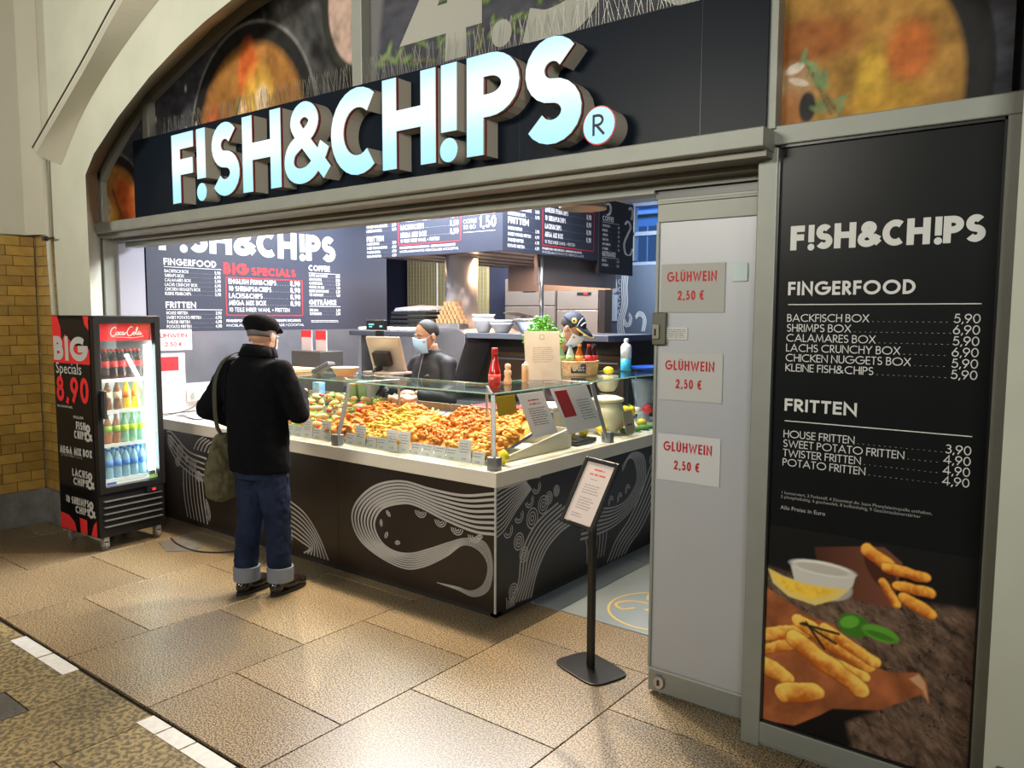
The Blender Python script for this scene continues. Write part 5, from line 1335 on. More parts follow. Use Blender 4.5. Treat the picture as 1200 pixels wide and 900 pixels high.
MB_ = MB().box(-2.96, -2.76, 4.27, 4.53, .842, .872); thing(MB_, 'black_tray', blackp, 'low black tray with lemons left of the side post', 'tray', bevel=.004)
fruits = [('pepper', (-2.92, 5.02, .96), .05, (.80, .13, .02), 'orange-red pepper behind the fruit cards'), ('pepper', (-2.93, 5.27, .965), .055, (.85, .62, .02), 'yellow pepper in the fruit row'),
          ('orange', (-2.84, 4.95, .90), .045, (.85, .36, .05), 'orange half lying in front of the peppers'), ('orange', (-2.86, 5.12, .91), .05, (.85, .40, .06), 'orange behind the first fruit card'),
          ('tomato', (-2.94, 5.60, .95), .045, (.65, .03, .03), 'red tomato left of the pair'), ('tomato', (-2.90, 5.76, .945), .045, (.60, .02, .06), 'dark red tomato at the far end'),
          ('lemon', (-2.82, 5.28, .885), .04, (.85, .66, .03), 'lemon between the two fruit cards'), ('lemon', (-2.82, 5.66, .885), .04, (.85, .62, .03), 'lemon at the far right of the case'),
          ('radish', (-2.97, 5.48, .95), .035, (.75, .72, .65), 'pale onion behind the glass bowl'), ('orange', (-2.88, 4.80, .89), .048, (.85, .50, .06), 'orange slice heap by the cream jar')]
for nm, c, r_, col_, lab in fruits:
    mm = M('fruit_%d_%d_%d' % tuple(int(q * 100) for q in col_), col_, .3)
    if nm == 'pepper':
        t = top('bell_pepper', (c[0], c[1], c[2] - r_), lab, 'pepper')
        mb = MB().lathe([(0, -r_), (r_ * .6, -r_ * .9), (r_ * .9, -r_ * .3), (r_, .3 * r_), (r_ * .7, r_ * .75), (r_ * .2, r_ * .6), (0, r_ * .55)], *c, 20)
        mb.v = [tuple(Vector(c) + (Vector(p) - Vector(c)) * (1 + .08 * math.cos(4 * math.atan2(p[1] - c[1], p[0] - c[0])))) for p in mb.v]
        mb.build('flesh', mm, t, smooth=True); MB().tube([(c[0], c[1], c[2] + r_ * .5), (c[0] + .01, c[1], c[2] + r_ * 1.1)], .006, 6).build('stem', M('stem_green', (.10, .22, .04), .6), t)
    else: thing(MB().ell(c, (r_, r_, r_ * .85), 16, 10), nm, mm, lab, nm, smooth=True)
for i in range(4): thing(MB().ell((-2.80 + .01 * i, 5.0 + i * .12, .858), (.05, .045, .02), 9, 5), 'herb_sprig', M('herb_green', (.10, .25, .04), .6, bump=(90, .8, .01)), 'dark green herb under the fruit, %s from the post' % coln[i], 'herb', 'herbs below the fruit', smooth=True)
# cream jars, one on a stand, lemon with leaf on top
creamj = M('cream_ceramic', (.78, .70, .52), .3)
t = top('ceramic_jar', (-2.88, 4.87, .842), 'large round cream ceramic jar behind the side post', 'jar')
MB().lathe([(.05, 0), (.085, .03), (.115, .10), (.12, .17), (.105, .22), (.09, .235)], -2.88, 4.87, .842, 28).build('body', creamj, t, smooth=True)
MB().lathe([(.10, .235), (.118, .245), (.118, .262), (.10, .268), (.07, .28), (0, .285)], -2.88, 4.87, .842, 28).build('lid', creamj, t, smooth=True)
t = top('ceramic_jar', (-3.0, 4.95, 1.13), 'small cream ceramic cup standing above the large jar, under the lemon', 'jar')
MB().lathe([(.04, 0), (.055, .01), (.078, .05), (.085, .10), (.08, .125)], -2.96, 5.0, 1.135, 24).build('body', creamj, t, smooth=True)
MB().lathe([(.02, 0), (.02, .01), (0, .01)], -2.96, 5.0, 1.13, 12).build('foot', creamj, t)
thing(MB().lathe([(.06, 0), (.06, .008), (0, .008)], -2.96, 5.0, 1.12, 20).tube([(-3.00, 5.03, .84), (-3.00, 5.03, 1.12)], .006, 6), 'jar_stand', steel, 'small steel stand carrying the cream cup', 'stand')
t = top('lemon_with_leaf', (-2.965, 5.02, 1.263), 'lemon with a leaf lying on the glass shelf above the cream cup', 'lemon')
MB().ell((-2.965, 5.02, 1.293), (.042, .036, .030), 16, 10).build('fruit', lemon, t, smooth=True); MB().ell((-3.03, 5.0, 1.285), (.035, .016, .005), 10, 5).build('leaf', M('stem_green'), t, smooth=True)
gb = top('glass_bowl', (-3.05, 5.75, .842), 'clear tapered glass bowl at the far end of the side display', 'bowl')
MB().lathe([(.05, 0), (.055, .02), (.07, .06), (.10, .22), (.106, .25), (.100, .25), (.066, .065), (0, .03)], -3.02, 5.68, .93, 28).build('bowl', M('bowl_glass', (.60, .66, .70), .08, clear=(.35, (.92, .96, 1))), gb, smooth=True)
MB().lathe([(.07, 0), (.05, .03), (.05, .088)], -3.02, 5.68, .842, 20).build('foot', M('bowl_glass'), gb, smooth=True)
# cards hanging behind the side glass
def hung(x, y0, y1, z0, z1, lab, mat=cardm, name='hanging_card', tilt=.06, red=None, lines=8, seed=1, title=False):
    t = top(name, (x, (y0 + y1) / 2, z0), lab, 'notice'); f = lambda a, b: (x - .006 + (z0 - b) * .14 + .002, a, b)
    q = [(y0 - tilt * 0, z0), (y1, z0 + (y1 - y0) * .03), (y1 - tilt, z1), (y0 - tilt, z1)]
    F = lambda a, b, o_: (x + (z0 - b) * .14 + o_, a, b)
    MB().prism([F(a, b, 0) for a, b in q], [F(a, b, .002) for a, b in q]).build('sheet', mat, t)
    sk = lambda a, b: (a - tilt * (b - z0) / (z1 - z0), b)
    f = lambda a, b: F(*sk(a, b), .0032)
    if red:
        for (a, b, c, d_) in red: MB().poly([f(a, c), f(b, c), f(b, d_), f(a, d_)]).build('red_block', redprint, t)
    mb = MB(); 
    if lines: fake_lines(mb, y0 + (y1 - y0) * (.55 if red else .2), y1 - .03, z1 - .10, .010, lines, (z1 - z0 - .16) / lines, f, seed, .2)
    if lines: mb.build('print_lines', inkgrey, t)
    if title:
        mb = MB(); fake_lines(mb, y0 + .08, y1 - .06, z1 - .05, .014, 2, .024, f, seed + 3, .1); mb.build('title_lines', redprint, t)
    return t, f
hung(-2.745, 3.43, 3.61, 1.125, 1.238, 'small mustard yellow card on the glass beside the corner post', M('mustard_card', (.62, .46, .02), .5, transl=.4), tilt=.01, lines=0, name='yellow_card')
t, f = hung(-2.735, 3.76, 4.02, .96, 1.235, 'white card with red heading hanging on the side glass', tilt=.12, seed=4, title=True)
t, f = hung(-2.725, 4.13, 4.55, .94, 1.245, 'wide white card with a red block hanging on the side glass', tilt=.16, red=[(4.16, 4.30, 1.05, 1.225)], seed=7)
hung(-2.715, 4.86, 5.00, .85, 1.02, 'pale fruit card standing in front of the peppers', M('cream_card', (.72, .64, .50), .5, transl=.4), tilt=.03, lines=5, name='fruit_card')
hung(-2.715, 5.48, 5.60, .85, .98, 'pale fruit card standing near the far end', M('cream_card'), tilt=.03, lines=4, name='fruit_card')

# ---- things on the glass shelf
ZS = 1.2625
t = top('wooden_board', (-5.10, 3.62, ZS), 'flat light wooden tray on the glass shelf beside the customer', 'tray')
MB().box(-5.13, -4.83, 3.58, 3.80, ZS, ZS + .028).build('slab', M('light_wood', (.66, .42, .20), .5, nz=(20, .15)), t, bevel=.004)
t = top('card_terminal', (-4.80, 3.66, ZS), 'grey card payment terminal leaning on the glass shelf', 'card terminal')
xf = Matrix.Translation((-4.60, 3.68, ZS + .045)) @ Matrix.Rotation(R(-25), 4, 'Y') @ Matrix.Rotation(.2, 4, 'Z')
MB(xf).box(-.085, .085, -.04, .04, -.015, .015).build('body', M('terminal_grey', (.10, .10, .12), .4), t, bevel=.006)
MB(xf).box(.0, .075, -.03, .03, .015, .018).build('screen', M('screen_pale', (.5, .52, .55), .2), t)
MB(xf).box(-.075, -.02, -.03, .03, .015, .019).build('keypad', M('key_grey', (.3, .3, .32), .5), t)
t = top('paper_bowl', (-4.37, 3.69, ZS), 'beige cardboard bowl on the glass shelf', 'bowl')
MB().lathe([(.062, 0), (.098, .058), (.102, .060), (.095, .058), (.060, .004), (0, .004)], -4.37, 3.69, ZS, 24).build('bowl', M('kraft_card', (.72, .52, .34), .6), t, smooth=True)
MB().ell((-4.37, 3.69, ZS + .045), (.085, .085, .018), 16, 6).build('contents', M('creamy_filling'), t, smooth=True)
# till: post, customer display, monitor
t = top('cash_till', (-4.28, 4.06, .838), 'till with a black pole display and tilted monitor seen from behind', 'till')
MB().box(-4.42, -4.375, 4.03, 4.08, .84, 1.58).build('pole', blackp, t, bevel=.004)
o = MB().box(-4.51, -4.31, 4.02, 4.055, 1.585, 1.660).build('customer_display', blackp, t, bevel=.005)
mb = MB(); fd = plane_y(4.0185); rule(mb, -4.48, -4.42, 1.622, .010, fd); rule(mb, -4.475, -4.44, 1.605, .009, fd); rule(mb, -4.36, -4.33, 1.607, .012, fd); mb.build('display_digits', M('cyan_glow', (.1, .5, .6), .4, emit=1.2), o)
xf = Matrix.Translation((-4.27, 4.0, 1.42)) @ Matrix.Rotation(R(12), 4, 'Z') @ Matrix.Rotation(R(22), 4, 'X')
MB(xf).box(-.15, .15, -.012, .012, -.15, .13).build('monitor', M('monitor_champagne', (.42, .36, .30), .35, .4), t, bevel=.012)
MB(xf).box(-.135, .135, .012, .014, -.13, .115).build('screen', M('screen_dark', (.02, .02, .025), .15), t)
MB(xf).box(-.09, .05, -.06, -.012, -.09, .02).box(-.06, -.03, -.14, -.04, -.12, -.08).build('mount', blackp, t, bevel=.005)
MB().box(-4.42, -4.12, 3.90, 4.12, 1.263, 1.280).build('foot_plate', M('pale_foot', (.55, .47, .42), .3, .3), t, bevel=.004)
# ketchup bottle
t = top('ketchup_bottle', (-2.975, 3.68, ZS), 'red glass ketchup bottle near the corner of the glass shelf', 'bottle')
MB().lathe([(.034, 0), (.037, .01), (.037, .085), (.034, .105), (.022, .155), (.0165, .185), (.0165, .20)], -2.975, 3.68, ZS, 24).build('bottle', M('ketchup_red', (.42, .012, .012), .12), t, smooth=True)
MB().lathe([(.019, .198), (.019, .235), (.017, .24), (0, .24)], -2.975, 3.68, ZS, 20).build('cap', M('cap_red', (.55, .02, .02), .3), t, smooth=True)
MB().lathe([(.0375, .03), (.0377, .08)], -2.975, 3.68, ZS, 24).build('label_band', M('ketchup_label', (.50, .03, .025), .5), t, smooth=True)
mb = MB(); text(mb, 'KETCHUP', 0, 0, .014, .2, lambda a, b: (-2.975 + .0385 * math.sin(a * 24 - .9), 3.68 - .0385 * math.cos(a * 24 - .9), ZS + .048 + b), width=.06); mb.build('label_print', M('label_white', (.7, .6, .5), .5), t)
for i, (x, y) in enumerate(((-3.06, 3.92), (-3.07, 4.12))):
    t = top('shaker', (x, y, ZS), ('turned wooden pepper shaker beside the ketchup', 'pale straight wooden shaker beside the menu card')[i], 'shaker', 'shakers on the glass shelf')
    pr_ = [(.024, 0), (.026, .02), (.018, .045), (.024, .065), (.022, .085), (.014, .092), (.020, .105), (.017, .125), (0, .13)] if i == 0 else [(.022, 0), (.023, .11), (.018, .118), (0, .118)]
    MB().lathe(pr_, x, y, ZS, 20).build('body', M('shaker_wood', (.66, .42, .24), .45), t, smooth=True)
    MB().lathe([(.010, .118), (.010, .128), (0, .13)], x, y, ZS, 12).build('cap', steel, t, smooth=True)
# menu card in clear holder
t = top('menu_card', (-3.02, 4.35, ZS), 'tall cream menu card in a clear holder on the glass shelf', 'menu card')
xf = Matrix.Translation((-3.05, 4.305, ZS)) @ Matrix.Rotation(R(52), 4, 'Z') @ Matrix.Rotation(R(-10), 4, 'X')
MB(xf).box(-.125, .125, 0, .003, .0, .335).build('card', M('cream_sheet', (.80, .70, .58), .6, nz=(14, .07), transl=.25), t)
MB(xf).box(-.13, .13, -.003, -.001, 0, .34).box(-.13, .13, 0, .09, 0, .003).build('holder', M('card_holder', (.8, .8, .8), .05, clear=(.01, (.995, .995, .99))), t)
mb = MB(xf); f = lambda a, b: (a, -.0005, b); fake_lines(mb, -.07, .08, .22, .007, 8, .014, f, 9, .3); ribbon(mb, [(-.015, .28), (.015, .28), (.015, .31), (-.015, .31), (-.015, .28)], .004, f); mb.build('card_print', M('ink_brown', (.38, .30, .22), .6), t)
# parsley in a pot
t = top('parsley_pot', (-3.265, 4.59, ZS), 'curly parsley in a pot behind the menu card', 'herb pot')
MB().lathe([(.05, 0), (.065, .20), (.07, .205), (.06, .205), (0, .19)], -3.265, 4.59, ZS, 20).build('pot', M('pot_brown', (.16, .10, .07), .6), t, smooth=True)
mb = MB(); rn = random.Random(11)
for k in range(420):
    a, b = rn.uniform(0, 2 * PI), rn.uniform(0, PI * .5); q_ = .75 + .35 * noise.noise(Vector((math.cos(a) * 2, math.sin(a) * 2, b * 2))) ;  q_ *= 1.2; c = Vector((-3.265 + .14 * q_ * math.cos(a) * math.cos(b), 4.59 + .14 * q_ * math.sin(a) * math.cos(b), ZS + .225 + .18 * q_ * math.sin(b) * rn.uniform(.8, 1.15)))
    mb.ell(c, (rn.uniform(.008, .015), rn.uniform(.008, .015), .007), 5, 3, Matrix.Rotation(rn.uniform(0, 3), 3, 'X'))
mb.build('parsley_leaves', M('parsley', (.10, .34, .02), .5, nz=(60, .4)), t, kind='stuff', smooth=False)
# basket with bottles
t = top('wicker_basket', (-3.1, 5.08, ZS), 'wicker basket with a black tag holding small bottles on the shelf', 'basket')
bkx, bky = -3.155, 4.915
for k in range(9):
    z = ZS + .006 + k * .0115; r_ = .155 + .002 * k
    MB().tube([(bkx + r_ * .75 * math.cos(2 * PI * j / 32), bky + r_ * math.sin(2 * PI * j / 32), z + .002 * math.sin(j * PI)) for j in range(32)], .0062, 6, closed=True).build('wicker_coil', M('wicker', (.62, .42, .22), .6, nz=(60, .3)), t, smooth=True)
mb = MB()
for j in range(24): a = 2 * PI * j / 24; mb.tube([(bkx + .116 * math.cos(a), bky + .155 * math.sin(a), ZS), (bkx + .131 * math.cos(a), bky + .173 * math.sin(a), ZS + .105)], .004, 5)
mb.build('wicker_stakes', M('wicker'), t, kind='stuff')
MB().lathe([(0, .004), (.115, .004)], bkx, bky, ZS, 24).build('bottom', M('wicker'), t)
xf = Matrix.Translation((bkx + .075, bky - .13, ZS + .052)) @ Matrix.Rotation(R(35), 4, 'Z')
MB(xf).box(-.055, .055, -.004, 0, -.035, .035).build('tag', blackp, t)
mb = MB(xf); f = lambda a, b: (a, -.0055, b); ribbon(mb, arc(-.03, .0, .012, .016, 0, 360, 16), .005, f); fake_lines(mb, -.005, .045, .008, .008, 3, .012, f, 3, .1); mb.build('tag_print', offwhite, t)
SHELFB = [(-3.10, 4.90, (.55, .45, .10), (.25, .5, .25), 'clear bottle with gold cap in the basket'), (-3.07, 4.98, (.1, .35, .55), (.6, .7, .6), 'clear bottle with blue cap in the basket'),
          (-3.02, 5.03, (.75, .35, .05), (.45, .12, .02), 'orange bottle with orange cap in the basket'), (-2.98, 5.10, (.6, .04, .04), (.06, .012, .01), 'dark cola bottle with red cap in the basket'), (-2.97, 5.15, (.05, .05, .05), (.05, .01, .01), 'dark cola bottle with black cap in the basket')]
def bottle(x, y, z, h, r_, cap_c, liq_c, lab_c, lab, group, name='bottle', clear_=.5, local=False):
    t = top(name, (x, y, z), lab, 'bottle', group, local=local)
    if local: x = y = z = 0
    MB().lathe([(r_ * .85, 0), (r_, .02 * h), (r_ * .97, .25 * h), (r_ * .88, .38 * h), (r_, .5 * h), (r_ * .98, .62 * h), (r_ * .7, .76 * h), (r_ * .42, .87 * h), (r_ * .40, .93 * h)], x, y, z, 16).build('body', M('liq_%d_%d_%d' % tuple(int(q * 100) for q in liq_c), liq_c, .12, clear=(clear_, tuple(min(1, .5 + q * .5) for q in liq_c)) if clear_ < 1 else None), t, smooth=True)
    MB().lathe([(r_ * .48, .925 * h), (r_ * .48, h), (0, h)], x, y, z, 14).build('cap', M('cap_%d_%d_%d' % tuple(int(q * 100) for q in cap_c), cap_c, .4), t)
    MB().lathe([(r_ * .99, .40 * h), (r_ * 1.02, .50 * h), (r_ * 1.01, .61 * h)], x, y, z, 16).build('label_band', M('lab_%d_%d_%d' % tuple(int(q * 100) for q in lab_c), lab_c, .5), t, smooth=True)
    return t
for x, y, cc, lc, lab in SHELFB: bottle(x - .14, y - .11, ZS + .008, .215, .031, cc, lc, (.75, .30, .05) if cc[0] > .7 else ((.6, .03, .03) if lc[0] < .1 else (.35, .5, .15)), lab, 'small bottles in the basket', clear_=.65)
# spray bottle
t = top('disinfectant_bottle', (-3.0, 5.55, ZS), 'white bottle half full of blue liquid on the glass shelf', 'bottle')
MB().lathe([(.040, 0), (.043, .01), (.043, .10)], -3.06, 5.45, ZS, 24).build('blue_liquid', M('blue_liquid', (.05, .42, .62), .2, clear=(.8, (.4, .85, .95))), t, smooth=True)
MB().lathe([(.043, .10), (.043, .19), (.034, .21), (.016, .222), (.014, .235)], -3.06, 5.45, ZS, 24).build('bottle', M('white_plastic', (.72, .76, .78), .4), t, smooth=True)
MB().lathe([(.018, .23), (.018, .255), (0, .26)], -3.06, 5.45, ZS, 16).build('cap', white, t)
thing(MB().lathe([(.02, 0), (.12, .012), (.14, .03), (.135, .03), (0, .008)], -2.97, 5.68, ZS, 22, sy=1.4), 'blue_dish', M('blue_dish', (.02, .10, .55), .3), 'bright blue dish on the glass shelf right of the white bottle', 'dish', smooth=True)
# ---- things behind the case
for i, (x, y, c, lab) in enumerate(((-4.62, 3.98, (.35, .62, .38), 'tall pale green cup behind the rolls'), (-4.50, 3.99, (.36, .62, .38), 'pale green cup right of the other green cup'), (-4.40, 3.98, (.45, .58, .75), 'pale blue cup beside the till pole'))):
    t = top('plastic_cup', (x, y, 1.03), lab, 'cup', 'plastic cups behind the food')
    MB().lathe([(.042, 0), (.055, .17), (.058, .172), (.052, .17), (.040, .006), (0, .006)], x, y, 1.03, 22).build('cup', M('cup_%d' % i, c, .4), t, smooth=True)
thing(MB().box(-5.05, -4.97, 3.93, 3.99, 1.03, 1.16), 'drink_carton', M('blue_carton', (.25, .50, .75), .5, nz=(20, .3)), 'blue and white carton behind the salads beside the customer', 'carton', bevel=.003)
t = top('paper_bag', (-3.98, 4.02, 1.04), 'crumpled pinkish paper bag of bread on the tray rail', 'bag')
o = lump_mesh(5, .09, (1.3, .9, .55)); o.v = [(p[0] - 4.06, p[1] + 3.97, p[2] + 1.075) for p in o.v]; o.build('bag', M('pink_paper', (.78, .55, .42), .6), t, smooth=True)
MB().tube([(-4.06 + .11 * math.cos(2 * PI * k / 20), 3.96 + .08 * math.sin(2 * PI * k / 20), 1.10 + .012 * math.sin(k * 2.3)) for k in range(20)], .014, 6, closed=True).build('rolled_rim', M('pink_paper'), t, smooth=True)
t = top('red_dish_tray', (-3.30, 4.30, .9), 'white tray with red food behind the squid', 'tray')
MB().box(-3.62, -3.20, 4.14, 4.40, .90, 1.035).build('tray', M('white_plastic'), t, bevel=.005); MB().box(-3.60, -3.22, 4.15, 4.39, 1.035, 1.06).build('red_food', M('red_food', (.75, .02, .03), .4, bump=(60, .8, .01)), t)
t = top('steel_pan', (-3.3, 4.62, .84), 'steel serving pans with a pale lid behind the hanging cards', 'pan')
MB().box(-3.44, -3.10, 4.5, 4.95, .842, 1.02).build('pan', steel, t, bevel=.006); MB().box(-3.42, -3.12, 4.52, 4.93, 1.02, 1.045).build('lid', M('pale_lid', (.6, .55, .5), .4), t, bevel=.004)
MB().box(-3.34, -3.31, 4.42, 4.56, 1.03, 1.05).build('handle', M('light_wood'), t)
# low steel work line behind the counter: back bench along the menu wall, register box, foil parcels
bb = top('wall_bench', (-6.1, 5.0, 0), 'steel work bench along the menu wall', 'bench')
MB().box(-6.42, -5.75, 4.75, 6.0, 1.02, 1.06).build('bench_top', steel2, bb, bevel=.004); MB().box(-6.40, -5.80, 4.8, 5.95, .0, 1.02).build('body', M('bench_grey', (.25, .26, .28), .4, .6), bb)
for i in range(9):
    mb = lump_mesh(30 + i, .055, (1.7, .7, .35)); x, y = -6.22 + (i % 3) * .16, 4.95 + (i // 3) * .26
    mb.v = [(p[0] + x, p[1] + y, p[2] + 1.082 + .0) for p in mb.v]
    thing(mb, 'foil_parcel', M('foil', (.75, .75, .76), .18, 1, bump=(50, 1, .02)), 'crumpled foil parcel on the wall bench, %s row, %s from the menu wall' % (rown[i // 3], coln[i % 3]), 'foil parcel', 'foil parcels on the bench')
t = top('receipt_printer', (-5.55, 4.35, .84), 'black box with printed leaflets standing beside the customer', 'box')
MB().box(-5.75, -5.35, 4.25, 4.50, .84, 1.38).build('body', M('box_dark', (.05, .045, .04), .5), t, bevel=.004)
for i, (x, c) in enumerate(((-5.72, .66), (-5.52, .50))):
    t = top('leaflet', (x + .07, 4.36, 1.38), ('pink-white leaflet stack left on the black box', 'red topped leaflet right on the black box')[i], 'leaflet', 'leaflets on the black box')
    MB().box(x, x + .14, 4.34, 4.35, 1.382, 1.56).build('sheet', M('leaflet_pink', (.70, .55, .58), .5), t); MB().box(x, x + .14, 4.336, 4.34, 1.50 - .02 * i, 1.56).build('red_head', redprint, t)
# ---- things on the pass
t = top('bread_tray', (-4.72, 5.5, 1.575), 'shallow steel tray stacked with pale waffle cups on the pass', 'tray')
MB().box(-5.15, -4.79, 5.40, 5.54, 1.572, 1.62).build('tray', steel, t, bevel=.005)
n = 0
for lev in range(5):
    for i in range(7 - lev):
        for j in range(2):
            x = -5.12 + .03 + i * .05 + lev * .025; y = 5.44 + j * .055
            mb = MB().lathe([(.018, 0), (.024, .042), (.020, .042), (.0, .02)], x, y, 1.622 + lev * .040, 8)
            n += 1; thing(mb, 'waffle_cup', M('waffle', (.55, .34, .16), .6, rnd=.12), 'pale stacked waffle cup, %s layer, %s from left, %s row' % (['first','second','third','fourth','fifth'][lev], ['first','second','third','fourth','fifth','sixth','seventh'][i], ['front','rear'][j]), 'waffle cup', 'stacked waffle cups')
for i, (x, y, r_, h, m_, lab) in enumerate(((-4.62, 5.55, .10, .13, 'w', 'white bowl stack beside the waffle cups'), (-4.40, 5.55, .11, .09, 'w', 'wide white bowl left of the steel bowl'), (-4.12, 5.60, .15, .13, 's', 'large steel mixing bowl on the pass'))):
    t = top('bowl', (x, y, 1.541), lab, 'bowl', 'bowls on the pass')
    MB().lathe([(r_ * .5, 0), (r_ * .6, .01), (r_ * .95, h * .8), (r_ * 1.05, h), (r_ * .98, h), (r_ * .5, .02), (0, .02)], x, y, 1.541, 26).build('bowl', steel if m_ == 's' else M('bowl_white', (.68, .68, .72), .4), t, smooth=True)
    if m_ == 'w': MB().lathe([(r_ * .9, h * 1.0), (r_ * 1.12, h * 1.3), (r_ * 1.04, h * 1.3), (0, h * 1.02)], x, y, 1.541, 26).build('upper_bowl', M('bowl_white'), t, smooth=True)
t = top('frying_sieve', (-4.35, 5.75, 1.6), 'dark wire sieve lying across the bowls', 'sieve')
mb = MB()
for k in range(9): mb.tube([(-4.42 + k * .02, 5.62, 1.715 - k * .004), (-4.42 + k * .02, 5.80, 1.73 - k * .004)], .003, 4)
mb.tube([(-4.44, 5.62, 1.72), (-4.24, 5.62, 1.68), (-4.24, 5.80, 1.69), (-4.44, 5.80, 1.73)], .005, 5, closed=True); mb.build('mesh', blackp, t)
MB().tube([(-4.24, 5.70, 1.685), (-4.10, 5.66, 1.655)], .008, 6).build('handle', blackp, t)
t = top('tray_stack', (-5.42, 5.6, 1.575), 'stack of black trays with grey paper on top, left on the pass', 'tray stack')
for k in range(4):
    o = MB().box(-5.74 + .01 * k, -5.26 + .01 * k, 5.42, 5.76, 1.575 + k * .042, 1.605 + k * .042).build('black_tray', blackp, t, bevel=.006)
MB().prism([(-5.68, 5.43, 1.735), (-5.24, 5.43, 1.745), (-5.24, 5.74, 1.76), (-5.68, 5.74, 1.745)], [(-5.66, 5.43, 1.765), (-5.26, 5.43, 1.772), (-5.26, 5.74, 1.785), (-5.62, 5.74, 1.80)]).build('grey_paper', M('grey_cloth', (.38, .38, .44), .8, bump=(20, .8, .02)), t)
t = top('cutlery_tray', (-5.55, 5.1, 1.4), 'shallow dark tray holding rolled napkins in front of the steel housing', 'tray')
MB().box(-5.95, -5.05, 5.08, 5.34, 1.50, 1.545).build('tray', M('dark_tray', (.05, .055, .07), .4), t, bevel=.005)
MB().box(-5.9, -5.85, 5.15, 5.3, .9, 1.50).box(-5.15, -5.10, 5.15, 5.3, .9, 1.50).build('support', steel2, t)
for k in range(7): MB().tube([(-5.85 + k * .11, 5.12, 1.56), (-5.78 + k * .11, 5.30, 1.565)], .02, 8).build('napkin_roll', M('napkin', (.66, .62, .56), .8), t, smooth=True)
# ================================================================== DRINKS COOLER
gp = 'bottles in the drinks cooler'
co = top('drinks_cooler', (-5.635, 2.495, 0), 'tall black glass-door drinks cooler on castors with red soft-drink header, left of the opening', 'cooler', local=True)
Wd, Dp, Z0, Z1 = .50, .56, .10, 1.685
MB().box(-Dp, -.06, 0, .03, Z0, Z1).build('side_wall', black, co)
MB().box(-Dp, -.06, Wd - .03, Wd, Z0, Z1).build('side_wall', black, co)
MB().box(-Dp, -Dp + .03, .03, Wd - .03, Z0, Z1).build('back_wall', M('cooler_liner', (.72, .76, .76), .4), co)
MB().box(-Dp, 0, 0, Wd, Z1 - .03, Z1).build('top_cover', black, co, bevel=.004)
MB().box(-Dp + .03, -.05, .03, Wd - .03, .44, .475).build('floor_liner', M('cooler_liner'), co)
MB().box(-Dp + .03, -.05, .03, .04, .475, 1.655).box(-Dp + .03, -.05, Wd - .04, Wd - .03, .475, 1.655).build('side_liner', M('cooler_liner'), co)
MB().box(-Dp, -.02, .0, Wd, Z0, .44).build('machine_base', black, co, bevel=.003)
df = MB().box(-.05, 0, 0, .045, .42, 1.665).box(-.05, 0, Wd - .045, Wd, .42, 1.665).box(-.05, 0, .045, Wd - .045, 1.63, 1.665).box(-.05, 0, .045, Wd - .045, .42, .465).build('door', blackp, co, bevel=.003)
MB().box(-.025, -.020, .045, Wd - .045, .465, 1.63).build('door_glass', M('cooler_glass', (.5, .55, .55), .03, clear=(.02, (.97, .985, .98))), df)
MB().box(.0, .012, .03, .052, .96, 1.16).box(.012, .03, .035, .047, .965, .985).box(.012, .03, .035, .047, 1.135, 1.155).box(.026, .042, .03, .052, .96, 1.16).build('handle', M('handle_black', (.03, .03, .03), .25), df, bevel=.003)
hd_ = MB().box(-.09, -.03, .045, Wd - .06, 1.505, 1.63).build('header', M('cola_red', (.62, .012, .018), .35, emit=.35), co, label='red header with white script')
# script lettering as pen strokes
mb = MB(); fsx = lambda a, b: (-.0285, .045 + a, 1.505 + b)
SCR = [[(.135,.088),(.125,.098),(.105,.086),(.092,.060),(.098,.040),(.115,.036),(.132,.048)],
       [(.143,.062),(.132,.056),(.133,.044),(.143,.042),(.150,.052),(.146,.063),(.152,.060)],
       [(.172,.060),(.162,.062),(.156,.050),(.162,.042),(.174,.050)],
       [(.192,.061),(.181,.062),(.177,.050),(.183,.042),(.193,.054),(.194,.044),(.200,.048)],
       [(.200,.056),(.210,.058)],
       [(.258,.094),(.246,.100),(.226,.084),(.214,.058),(.222,.038),(.240,.036),(.254,.050),(.270,.058)],
       [(.268,.062),(.258,.056),(.259,.044),(.268,.042),(.275,.052),(.270,.063)],
       [(.276,.048),(.292,.078),(.296,.094),(.288,.092),(.282,.060),(.288,.043),(.297,.050)],
       [(.314,.061),(.303,.062),(.299,.050),(.305,.042),(.315,.054),(.316,.044),(.328,.050)],
       [(.096,.030),(.150,.026),(.200,.024),(.250,.020),(.310,.026),(.336,.034),(.330,.022)]]
for q in SCR:
    pts = [(p.x, p.y) for p in smooth_pts([(a, b, 0) for a, b in q], 5)]
    ribbon(mb, pts, .0062 if q is not SCR[-1] else .003, fsx)
mb.build('script_lettering', M('script_white', (.85, .80, .78), .5), hd_)
MB().box(-.07, -.045, Wd - .095, Wd - .06, .53, 1.47).build('light_tube', M('tube_glow', (.9, 1, 1), .4, emit=16, ecol=(.80, 1, .97)), co, label='bright vertical light tube')
MB().box(-.046, -.04, Wd - .10, Wd - .055, .475, .525).build('tube_foot', steel2, co)
for z in (.50, .755, 1.0, 1.225): MB().box(-Dp + .04, -.07, .04, Wd - .10, z - .012, z).box(-.075, -.07, .04, Wd - .10, z - .018, z + .006).build('shelf', M('shelf_white', (.75, .78, .76), .4, emit=.12), co)
MB().box(-.0195, -.019, .06, .13, .475, .492).build('door_sticker', M('blue_sticker', (.05, .10, .35), .5), df)
mb = MB().box(-.0195, -.019, Wd - .12, Wd - .05, .472, .50).build('door_sticker', M('green_sticker', (.25, .45, .15), .5), df)
